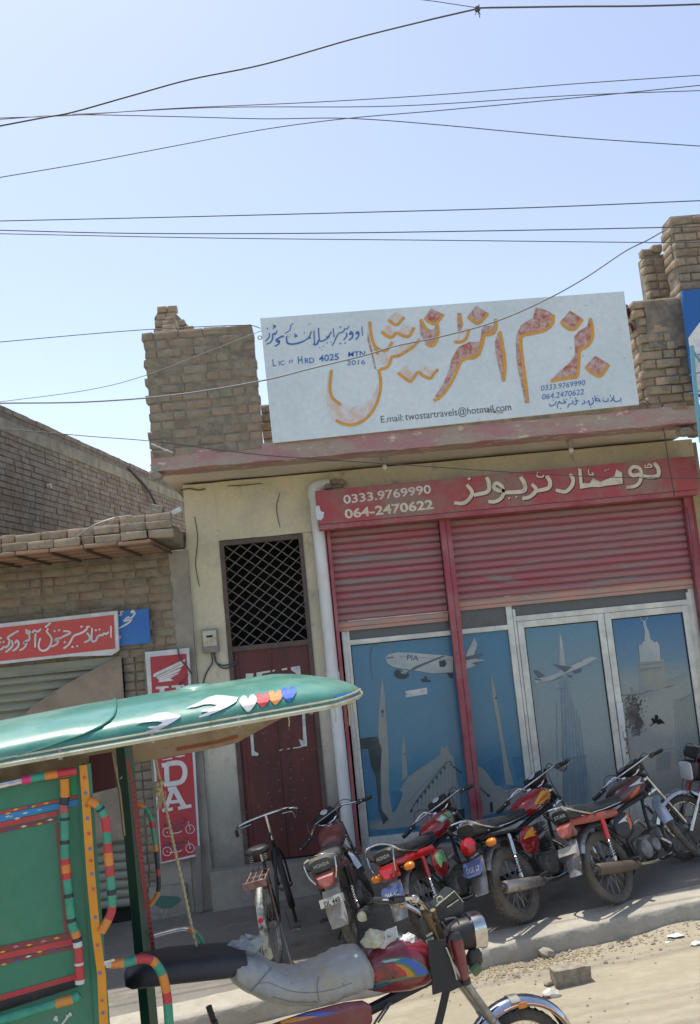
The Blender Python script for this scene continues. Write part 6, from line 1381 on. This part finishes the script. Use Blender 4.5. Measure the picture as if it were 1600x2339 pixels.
bandpoly(fR, [(-300, 1865), (0, 1770), (600, 1600), (606, 1640), (0, 1812), (-300, 1905)], tape_red)
bandpoly(fR, [(-300, 1910), (0, 1815), (606, 1645), (600, 1700), (0, 1895), (-300, 1990)], blackplastic)
bandpoly(fR, [(520, 75), (590, 60), (612, 240), (545, 262)], mat('bright_green_corner', (.01, .30, .13), .4))
for (bx, by, sl, colr) in ((60, 392, -.20, decal_y), (130, 430, -.2, decal_w), (60, 415, -.2, paper), (190, 390, -.2, decal_w), (300, 365, -.2, mat('pale_green_motif', (.2, .5, .4), .5)), (80, 415, -.2, MATS['pale_green_motif']), (180, 490, -.2, decal_w), (380, 440, -.2, decal_w), (80, 520, -.2, decal_b), (300, 470, -.2, decal_y), (20, 1440, -.2, decal_y), (220, 1388, -.2, decal_y), (430, 1335, -.2, decal_y), (120, 1400, -.2, mat('pink_motif', (.55, .2, .2), .5)), (330, 1360, -.2, MATS['pink_motif']), (30, 1535, -.2, decal_y), (130, 1505, -.2, decal_b), (215, 1475, -.2, decal_w), (300, 1440, -.2, decal_y), (400, 1425, -.2, decal_b), (250, 340, -.2, decal_y), (350, 315, -.2, decal_y), (120, 362, -.2, decal_y), (220, 345, -.2, decal_b)):
    mb = MB(); mb.poly([rs(*fR((bx+a, by+a*sl+b)), NV-.0065) for a, b in ((-26, 0), (0, -9), (26, 0), (0, 9))]); Rk(mb, 'painted_motif', colr, side, smooth=False)
mb = MB()
for pts in ([(410, 1960), (425, 1925), (432, 1965)], [(470, 1990), (500, 1950), (535, 1900)], [(500, 1930), (545, 1915)]):
    for a, b in zip(pts, pts[1:]): mb.tube([rs(*fR(a), NV-.004), rs(*fR(b), NV-.004)], .005, 4)
Rk(mb, 'white_scroll', white, side)
# rails on the cab side
taped([(-300, 250), (0, 180), (240, 128), (400, 100), (480, 85), (580, 68)], fR, NV-.06, .019, [(.52, None), (.60, mat('pink_tape', (.62, .04, .18), .35)), (.72, tape_gr), (.83, tape_or), (1, tape_red)], 'top_rail')
taped([(488, 130), (492, 260), (480, 340), (490, 420), (492, 700), (505, 860), (525, 1050), (545, 1230), (575, 1310), (590, 1400), (600, 1550), (605, 1680)], fR, NV-.06, .020, [(.09, yellowo), (.13, tape_dk), (.17, lensreddust), (.19, tape_gr), (.205, tape_dk), (.30, tape_gr), (.32, tape_dk), (.39, tape_gr), (.42, tape_red), (.46, tape_or), (.49, tape_red), (.56, tape_gr), (.58, tape_dk), (.68, tape_gr), (.70, tape_dk), (.75, tape_gr), (.78, tape_or), (.80, tape_dk), (.825, decal_w), (.90, tape_red), (.912, decal_w), (.98, tape_red), (1, decal_w)], 'side_rail')
taped([(-300, 2060), (0, 1960), (300, 1870), (450, 1825), (560, 1795), (600, 1760)], fR, NV-.06, .020, [(.79, tape_gr), (.93, tape_or), (1, tape_gr)], 'lower_rail')
taped([(672, 295), (730, 325), (775, 385), (802, 470), (812, 600), (825, 760), (838, 900), (848, 1040), (845, 1130), (815, 1205), (765, 1290)], fR, NV-.06, .0195, [(.07, tape_or), (.10, tape_gr), (.12, tape_dk), (.17, tape_gr), (.28, tape_red), (.36, tape_gr), (.43, tape_red), (.52, tape_or), (.60, tape_red), (.69, tape_gr), (.73, tape_dk), (.81, tape_gr), (.90, tape_red), (1, tape_or)], 'grab_handle')
taped([(778, 1535), (870, 1530), (960, 1520), (1060, 1492), (1140, 1500), (1195, 1550), (1235, 1630), (1262, 1760), (1275, 1900), (1290, 2150)], fR, NV-.02, .0205, [(.06, None), (.15, tape_or), (.24, tape_gr), (.36, tape_red), (.40, tape_or), (.49, tape_gr), (.62, tape_or), (.70, tape_red), (1, tape_gr)], 'arm_rail')
bandpoly(fR, [(780, 1515), (865, 1492), (868, 1510), (784, 1532)], chrome, v=NV-.045, par=post)
# far side
FV = .30
Pa, Pb = rs(*fR((955, 60)), FV), rs(*fR((1085, 1470)), FV)
dd = (Pb-Pa)/(Pb.z-Pa.z); mb = MB(); mb.tube([Pa-dd*.05*-1 if False else Pa+dd*(.12), Pa+dd*(.5-Pa.z)], .044, 4); fp = Rk(mb, 'far_post', darkgreen, smooth=False)
mb = MB(); mb.poly([rs(*fR(p), FV-.06) for p in ((968, -30), (1005, 130), (1035, 300), (1075, 640), (1110, 960), (1145, 1200), (1180, 1460), (1150, 1470), (1115, 1200), (1080, 960), (1040, 640), (1005, 330), (985, 130), (955, 10))]); Rk(mb, 'red_strip', tape_red, fp, smooth=False)
rr = random.Random(2); mb = MB()
for i in range(34):
    y = 160+i*38; x = 1010+(y-160)*.118; mb.poly([rs(*fR((x+a+rr.uniform(-3, 3), y+b)), FV-.062) for a, b in ((-13, -5), (12, -9), (14, 8), (-11, 10))])
Rk(mb, 'red_strip_motif', maroon, fp, smooth=False)
taped([(1035, 322), (1095, 345), (1135, 410), (1158, 520), (1180, 680), (1198, 860), (1200, 960), (1180, 1020), (1130, 1090)], fR, FV, .0125, [(.08, tape_or), (.22, tape_gr), (.29, tape_red), (.44, tape_gr), (.5, tape_or), (.66, tape_dk), (.72, tape_red), (.86, tape_dk), (1, tape_or)], 'far_grab_handle')
taped([(1165, 1315), (1270, 1285), (1380, 1262), (1450, 1275), (1510, 1330), (1540, 1400), (1550, 1460)], fR, FV, .0125, [(.5, None), (.64, tape_or), (.84, tape_gr), (1, tape_red)], 'far_arm_rail')
mb = MB(); mb.poly([rs(*fR(p), FV-.02) for p in ((900, 138), (965, 55), (975, 110))], (0, .004, 0)); Rk(mb, 'pale_flap', sackw, smooth=False)
mb = MB(); mb.poly([rs(*fR(p), .05) for p in ((672, -40), (845, -70), (885, 195), (690, 245))], (0, .02, 0)); Rk(mb, 'maroon_board', mat('deep_maroon_board', (.07, .01, .014), .6), smooth=False)
mb = MB(); mb.tube([rs(*fR((850, -40)), .1), rs(*fR((905, 230)), .1), rs(*fR((940, 560)), .1)], .008, 5); Rk(mb, 'thin_stay', mat('tan_paint', (.3, .24, .15), .6))
# tie rope
rp = [rs(*fR(p), .05) for p in ((1178, -20), (1195, 70), (1215, 150), (1225, 230), (1262, 380), (1300, 560), (1340, 740), (1395, 980), (1445, 1220), (1500, 1450), (1520, 1540))]
P = spline(rp, 10); mb = MB(); st = []
for s_ in (0, math.pi):
    Q = []
    for i, p in enumerate(P): a = i*1.5+s_; Q.append(p+Vector((math.cos(a)*.0042, math.sin(a)*.0042, 0)))
    mb.tube(Q, .0052, 5)
kc = rp[3]
for i in range(7): mb.ell(kc+Vector((rr.uniform(-.025, .02), rr.uniform(-.01, .01), rr.uniform(-.015, .05))), (.018, .015, .016), 7)
for i in range(14): mb.tube([kc+Vector((rr.uniform(-.02, .02), 0, 0)), kc+Vector((rr.uniform(-.035, .02), -.01, rr.uniform(-.10, -.03)))], .0022, 4)
Rk(mb, 'tie_rope', ropem)

# driver's machine
WZ = .147
wheel(rick, 0, WZ, .287, .034, rubber, rim_m=chrome, name='front_wheel')
fg = Rk(arch(.325, .115, R(8), R(168), 0, WZ, crown=.03, drop=.012, n=26), 'front_mudguard', mat('blue_chrome', (.46, .52, .60), .12, 1., dust=(.25, .24, .22), dsc=8, dlo=.6, dhi=.9))
mb = MB()
for s_ in (-1, 1): mb.tube([(.322*math.cos(a), s_*.058, WZ+.322*math.sin(a)) for a in [R(8+160*i/24) for i in range(25)]], .004, 5)
Rk(mb, 'edge_tape', tape_or, fg)
a = R(92); mb = MB(); q = Vector((.345*math.cos(a), 0, 0)); mb.rings([[Vector((q.x+dx, y, .0035+WZ+.357*math.sin(R(92))-.031*(y/.0575)**2-(.010 if k else 0))) for k in (0, 1) for y in ((-.05, -.03, 0, .03, .05) if not k else (.05, .03, 0, -.03, -.05))] for dx in (-.028, .028)]); Rk(mb, 'bare_metal_patch', steel, fg)
mb = MB(); mb.box((.02, -.0605, .465), (.05, .004, .03)); Rk(mb, 'badge', tape_or, fg, smooth=False)
mb = MB()
fx0, fx1 = rs(1122, 2339, -.085), rs(1060, 2242, -.085); fd = (fx1-fx0).normalized()
axl = Vector((0.0, 0, .287)); topf = fx1
for s_ in (-1, 1):
    b0 = Vector((.0, s_*.088, WZ)); b1 = Vector((topf.x, s_*.088, topf.z)); mb.tube([b0, b0.lerp(b1, .55)], .027, 12); mb.tube([b0.lerp(b1, .5), b1+(b1-b0)*.25], .0225, 12)
fk = Rk(mb, 'front_fork', steel)
# fork shrouds
A_, B_ = rs(*fB((1000, 1310)), -.09), rs(*fB((1095, 1770)), -.09)
for s_ in (-1, 1):
    mb = MB(); a_ = Vector((A_.x, s_*.09, A_.z)); b_ = Vector((B_.x, s_*.09, B_.z)); mb.tube([a_, a_.lerp(b_, .5), b_], [.040, .036, .030], 14); Rk(mb, 'fork_shroud', maroon)
    mb = MB(); mb.tube([a_+Vector((0, 0, .03)), a_+Vector((0, 0, .0))], [.025, .042], 14); mb.tube([b_, b_+(b_-a_)*.12], .034, 14); Rk(mb, 'shroud_cap', blackplastic)
mb = MB(); mb.poly([rs(*fB(p), -.13) for p in ((690, 1340), (870, 1330), (905, 1440), (1010, 1770), (1090, 1850), (935, 1920), (900, 1905), (745, 1955), (735, 1750), (700, 1600))], (0, .012, 0)); Rk(mb, 'black_flap', mat('black_rubber_sheet', (.016, .018, .024), .55, bump=.3, bsc=18), smooth=False)
mb = MB(); P = [rs(*fB(p), -.145) for p in ((895, 1420), (945, 1540), (985, 1660), (1015, 1780))]; mb.tube(P, .004, 5); Rk(mb, 'pale_tie', trimcream)
# headlight
hc = rs(*fB((1190, 1230)), -.0); ax = Vector((.93, 0, .0)).normalized(); az_ = Vector((0, 0, 1))
mb = MB(); hp = [(-.17, .03), (-.15, .055), (-.09, .08), (-.02, .085)]
mb.rings([sring(hc+Vector((t, 0, 0)), r_, r_*1.0, (0, 1, 0), (0, 0, 1), 20, 2.6) for t, r_ in hp]); hs = Rk(mb, 'headlight', blackplastic)
mb = MB(); mb.rings([sring(hc+Vector((t, 0, 0)), r_, r_, (0, 1, 0), (0, 0, 1), 24, 2.8) for t, r_ in ((-.03, .082), (-.02, .094), (.03, .098), (.05, .094), (.055, .086))]); Rk(mb, 'headlight_rim', chrome, hs, ang=.5)
mb = MB(); mb.rings([sring(hc+Vector((t, 0, 0)), r_, r_, (0, 1, 0), (0, 0, 1), 24, 2.8) for t, r_ in ((.05, .085), (.062, .07), (.068, .01))]); Rk(mb, 'headlight_lens', lensclear, hs)
# clocks and handlebar
bc = rs(*fB((870, 1250)), 0)
mb = MB(); S2 = [rs(*fB(p), .03) for p in ((780, 960), (960, 770), (1010, 780), (1095, 910), (1085, 1010), (1040, 1080), (830, 1120), (760, 1040))]; mb.poly(S2, (0, .10, 0)); cl = Rk(mb, 'instrument_box', mat('dark_blue_black', (.02, .026, .034), .4, coat=.3), ang=.4)
mb = MB(); mb.tube([rs(*fB((780, 945)), .02), rs(*fB((985, 775)), .02), rs(*fB((1085, 900)), .02)], .0035, 5); mb.tube([rs(*fB((905, 960)), .02), rs(*fB((1040, 868)), .02)], .003, 5); mb.torus(rs(*fB((820, 870)), .0), (0, 1, .2), .017, .004, 16, 6); Rk(mb, 'instrument_trim', trimcream, cl)
hb0 = rs(*fB((740, 1180)), -.02)
mb = MB()
near_end = rs(*fB((275, 880)), -.34); mid = rs(*fB((560, 870)), -.20)
bar = [near_end, rs(*fB((420, 860)), -.28), mid, rs(*fB((680, 980)), -.10), hb0, Vector((hb0.x, .06, hb0.z))]
mb.tube(spline(bar, 6), .012, 10); far_ = [Vector((hb0.x, .06, hb0.z)), Vector((hb0.x-.0, .10, hb0.z+.03)), Vector((mid.x+.02, .20, hb0.z+.10)), Vector((mid.x-.06, .36, hb0.z+.08))]; mb.tube(spline(far_, 6), .012, 10)
hbr = Rk(mb, 'handlebar', chrome)
mb = MB(); mb.tube([near_end, rs(*fB((400, 868)), -.285)], .018, 10); mb.tube([rs(*fB((260, 895)), -.34), near_end], .02, 10); Rk(mb, 'grip', blackplastic, hbr)
mb = MB(); mb.tube([Vector((mid.x+.0, .24, hb0.z+.095)), Vector((mid.x-.06, .37, hb0.z+.08))], .018, 10); Rk(mb, 'grip', blackplastic, hbr)
mb = MB(); mb.tube(spline([rs(*fB((280, 930)), -.33), rs(*fB((370, 960)), -.33), rs(*fB((440, 910)), -.30)], 4), .006, 6); mb.ell(rs(*fB((372, 955)), -.33), (.012, .012, .014), 8); Rk(mb, 'lever', mat('brass', (.45, .30, .12), .3, .9), hbr)
mb = MB(); mb.ell(rs(*fB((530, 870)), -.2), (.030, .03, .026), 14); mb.ell(rs(*fB((745, 1160)), -.04), (.016, .016, .02), 12); Rk(mb, 'horn_button', chrome, hbr)
mb = MB(); mb.tube([rs(*fB((640, 960)), -.08), rs(*fB((720, 1180)), -.06), rs(*fB((770, 1290)), -.05)], .024, 10); mb.tube([rs(*fB((740, 990)), -.05), rs(*fB((800, 1180)), -.03), rs(*fB((840, 1310)), -.03)], .016, 10); Rk(mb, 'steering_column', mat('greasy_brass_steel', (.16, .125, .075), .4, .8, dust=(.06, .05, .04), dsc=12))
mb = MB()
for pts in ([(640, 1020), (610, 1120), (660, 1230), (700, 1330)], [(850, 1130), (900, 1200), (960, 1230), (1010, 1250)], [(560, 930), (620, 1040), (640, 1180), (690, 1300), (730, 1420)], [(880, 1100), (1000, 1080), (1040, 1150)], [(1010, 1110), (930, 1180), (900, 1280)]): mb.tube(spline([rs(*fB(p), -.07) for p in pts], 5), .0055, 6)
Rk(mb, 'control_cables', cable)
mb = MB(); mb.tube([rs(*fB((670, 1290)), -.09), rs(*fB((735, 1250)), -.09)], .007, 6); mb.tube([rs(*fB((668, 1355)), -.09), rs(*fB((750, 1310)), -.09)], .010, 6); Rk(mb, 'bar_clamp', trimcream)
mb = MB(); mb.ell(rs(*fB((1215, 1540)), -.05), (.05, .035, .06), 10); Rk(mb, 'horn', mat('greasy_dark', (.03, .03, .028), .5)); mb = MB(); mb.tube([rs(*fB((1190, 1700)), -.07), rs(*fB((1270, 1620)), -.07)], .03, 10); Rk(mb, 'green_indicator', mat('dull_green_plastic', (.10, .15, .07), .5))
# tank
tk = loftx([(-.86, 0, .79, .07, .07), (-.82, 0, .80, .11, .105), (-.72, 0, .80, .132, .13), (-.62, 0, .795, .135, .135), (-.53, 0, .785, .118, .118), (-.475, 0, .775, .085, .088), (-.445, 0, .765, .05, .05), (-.435, 0, .76, .02, .02)], 2.5, 28)
tank = Rk(tk, 'fuel_tank', maroon, ang=1.3)
bm = bmesh.new(); bm.from_mesh(tank.data); TBV = BVHTree.FromBMesh(bm); bm.free()
def td(polys, m_, off, sm=True): return pdecal(tank, fB, polys, m_, TBV, off, 'tank_sticker', sm)
td([[(150, 1560), (250, 1535), (400, 1525), (520, 1545), (620, 1600), (712, 1700), (705, 1722), (560, 1750), (300, 1800), (0, 1925), (-60, 1950), (-60, 1860), (0, 1850), (260, 1780), (420, 1745), (330, 1590), (200, 1580)]], mat('green_stripe', (.03, .20, .09), .35, coat=.4), .0012, False)
td([[(-60, 1700), (100, 1650), (250, 1600), (330, 1600), (400, 1640), (470, 1720), (440, 1740), (240, 1790), (0, 1840), (-60, 1850)]], mat('bright_stripe_red', (.40, .02, .03), .3, coat=.4, col2=(.12, .03, .03), sc=14), .0018, False)
td([[(300, 1600), (400, 1615), (470, 1655), (530, 1720), (520, 1745), (450, 1750), (430, 1690), (370, 1640)]], mat('orange_stripe', (.55, .22, .03), .4), .0022, False)
td([[(350, 1560), (430, 1540), (530, 1565), (620, 1625), (690, 1695), (680, 1712), (565, 1735), (530, 1670), (460, 1605), (380, 1585)]], mat('blue_stripe', (.03, .09, .42), .3, coat=.4), .0026, False)
td([[(150, 1575), (300, 1545), (380, 1548), (300, 1572), (200, 1590)]], mat('pale_cyan_stripe', (.3, .45, .42), .4), .003, False)
td([[(-60, 1880), (100, 1850), (260, 1800), (200, 1850), (0, 1905), (-60, 1925)]], mat('navy_stripe', (.03, .07, .2), .4), .003, False)
mb = MB(); mb.lathe([(.032, -.005), (.036, .01), (.03, .02), (.0, .022)], (-.64, 0, .925), (0, 0, 1), 18); Rk(mb, 'fuel_cap', chrome, tank)
def crumple(c, r_, seed, par=rick, m_=bagw, n=14, amp=.75, name='crumpled_plastic'):
    mb = MB(); mb.ell(c, r_, n); c = Vector(c); mb.v = [c+(v-c)*(1+amp*noise.noise((v-c)*16+Vector((seed, 0, 0))))+noise.noise_vector((v-c)*45+Vector((seed, 0, 0)))*min(r_)*.55 for v in mb.v]
    return Rk(mb, name, m_, par, ang=.2)
crumple(rs(*fB((190, 1310)), -.03), (.075, .05, .05), 1); crumple(rs(*fB((450, 1340)), -.03), (.06, .035, .032), 5, amp=.3); crumple(rs(*fB((50, 1310)), -.04), (.055, .05, .035), 9, m_=trimcream)
# saddle covered in cloudy plastic
secs = []
prof = [(287, 160, 290), (300, 110, 345), (340, 80, 385), (400, 68, 430), (470, 70, 475), (550, 92, 515), (640, 160, 545), (740, 195, 560), (850, 200, 562), (960, 165, 556), (1070, 112, 540), (1180, 60, 505), (1290, 20, 465), (1360, 18, 430), (1400, 60, 400), (1408, 120, 340)]
mb = MB(); rings_ = []
for i, (x, yt, yb) in enumerate(prof):
    ft = rs(*fQ((x, yt)), .02); fb = rs(*fQ((x, yb)), -.13); zt_, zb2 = ft.z, fb.z; u = (ft.x+fb.x)/2; hh = max(.03, (zt_-zb2)/2); cz = (zt_+zb2)/2
    w_ = .145 if 1 < i < 14 else .115
    ring = sring((u, 0, cz), w_, hh, (0, 1, 0), (-.12 if i > 8 else .12, 0, 1), 30, 2.7)
    rings_.append([q+Vector((.0, 0, .0))+noise.noise_vector(q*7)*.010+noise.noise_vector(q*22)*.004+Vector((0, 0, 0)) for q in ring])
# refine lengthwise
fine = []
for a_, b_ in zip(rings_, rings_[1:]):
    for k in range(4): fine.append([p.lerp(q, k/4) for p, q in zip(a_, b_)])
fine.append(rings_[-1])
for i, r_ in enumerate(fine):
    cz = sum((q for q in r_), Vector())/len(r_)
    s_ = 1-.05*math.exp(-((i-17)/1.2)**2)-.035*math.exp(-((i-31)/.9)**2)-.03*math.exp(-((i-43)/.9)**2)+.012*math.sin(i*1.9)
    fine[i] = [cz+(q-cz)*s_+noise.noise_vector(q*26)*.006+noise.noise_vector(q*60)*.0025 for q in r_]
mb.rings(fine); sc2 = Rk(mb, 'seat_cover', plasticcover, ang=1.6)
crumple(rs(*fQ((430, 40)), .0), (.085, .06, .045), 14, m_=plasticcover, name='gathered_plastic')
bm = bmesh.new(); bm.from_mesh(sc2.data); QBV = BVHTree.FromBMesh(bm); bm.free()
mb = MB()
def qs(px, py, o): r_ = on_can(lambda p: p, (px, py), o, QBV); return r_ if r_ is not None else rs(px, py, -.12)
strokes(mb, fQ, [(5, [(500, 340), (600, 330), (700, 370), (800, 400), (950, 408), (1100, 385), (1260, 330)]), (11, [(455, 400), (520, 330), (590, 250), (625, 210)]), (6, [(995, 280), (985, 380), (1000, 470)]), (5, [(800, 250), (780, 340)]), (5, [(1190, 330), (1195, 440)]), (4, [(640, 440), (800, 480), (1000, 480)])], 5, 0, .001, surf=qs, k=6)
Rk(mb, 'cover_seam', mat('seam_grey', (.16, .18, .20), .6), sc2, smooth=False)
mb = MB(); q = rs(*fQ((1290, 120)), -.10); mb.ell(q, (.012, .01, .012), 10); Rk(mb, 'cover_button', white, sc2)
# long black seat behind the rider, box under the seat, frame and motor
bk = MB(); u_a, u_b = rs(285, 2230, 0).x, rs(530, 2200, 0).x+.06; z1_ = rs(420, 2185, 0).z; z0_ = rs(420, 2275, -.15).z
bk.rings([sring((u_a+(u_b-u_a)*t, 0, (z1_+z0_)/2-dz+.06*(1-t)), .15*k, (z1_-z0_)/2*k, (0, 1, 0), (0, 0, 1), 20, 3.2) for t, k, dz in ((0, .35, .05), (.05, .72, .03), (.15, .93, .01), (.4, 1, 0), (.8, .98, 0), (1, .9, .0))]); Rk(bk, 'pillion_seat', mat('navy_black_vinyl', (.018, .022, .032), .5, dust=(.06, .07, .085), dsc=3, dlo=.4, dhi=.9))
sp_ = MB(); sp_.rings([sring((u, -.125, z), .02*k, h_, (0, 1, 0), (0, 0, 1), 14, 2.6) for u, z, h_, k in ((-1.42, .60, .04, .6), (-1.38, .60, .085, 1), (-1.2, .60, .105, 1.2), (-1.0, .61, .10, 1.2), (-.90, .62, .08, 1), (-.86, .63, .04, .5))]); sp_ = Rk(sp_, 'side_box', maroon, ang=1.)
bm = bmesh.new(); bm.from_mesh(sp_.data); SBV = BVHTree.FromBMesh(bm); bm.free()
pdecal(sp_, fQ, [[(470, 600), (640, 590), (800, 590), (1000, 560), (1180, 560), (1000, 600), (700, 640), (500, 640)]], MATS['blue_stripe'], SBV, .0015, 'tank_sticker', False); pdecal(sp_, fQ, [[(690, 620), (860, 600), (1000, 590), (860, 630), (700, 660)]], MATS['orange_stripe'], SBV, .002, 'tank_sticker', False)
mb = MB(); mb.tube([(-.40, 0, .70), (-.9, 0, .58), (-1.6, 0, .50), (-2.2, 0, .45)], .03, 8); mb.tube(spline([(-.37, 0, .66), (-.48, 0, .40), (-.62, 0, .20), (-.9, 0, .16), (-2.2, 0, .2)], 5), .022, 8)
for s_ in (-1, 1): mb.tube([(-1.6, s_*.08, .5), (-1.66, s_*.1, .75)], .016, 8); mb.tube([(-2.1, s_*.4, .42), (-3.4, s_*.4, .42)], .022, 8)
mb.tube([(-2.9, -.52, -.02), (-2.9, .52, -.02)], .02, 8); Rk(mb, 'chassis', blackplastic)
mb = MB(); mb.cbox((-.85, 0, .31), (.34, .18, .2), .05); mb.lathe([(.08, -.13), (.085, -.1), (.085, .1), (.08, .13)], (-.95, 0, .30), (0, 1, 0), 18)
for i in range(8): mb.cbox((-.66+.02*i, 0, .34), (.009, .13, .12), .003)
Rk(mb, 'motor', enginem, ang=.5)
mb = MB(); mb.tube(spline([rs(*fB((250, 2040)), -.05), rs(*fB((180, 2130)), -.07), rs(*fB((90, 2260)), -.08), rs(*fB((20, 2400)), -.08)], 5), .006, 6); mb.tube(spline([rs(*fB((275, 2040)), -.05), rs(*fB((200, 2150)), -.07), rs(*fB((120, 2270)), -.08)], 5), .005, 6); Rk(mb, 'fuel_line', cable)
for y_ in (-.50, .50):
    mb = MB(); mb.torus((-2.9, y_, -.02), (0, 1, 0), .215, .045, 32, 10); wh = Rk(mb, 'cab_wheel', rubber); mb = MB(); mb.lathe([(.17, -.02), (.17, .0), (.05, .02), (.03, .05)], (-2.9, y_, -.02), (0, 1, 0), 20); Rk(mb, 'wheel_disc', steel, wh)
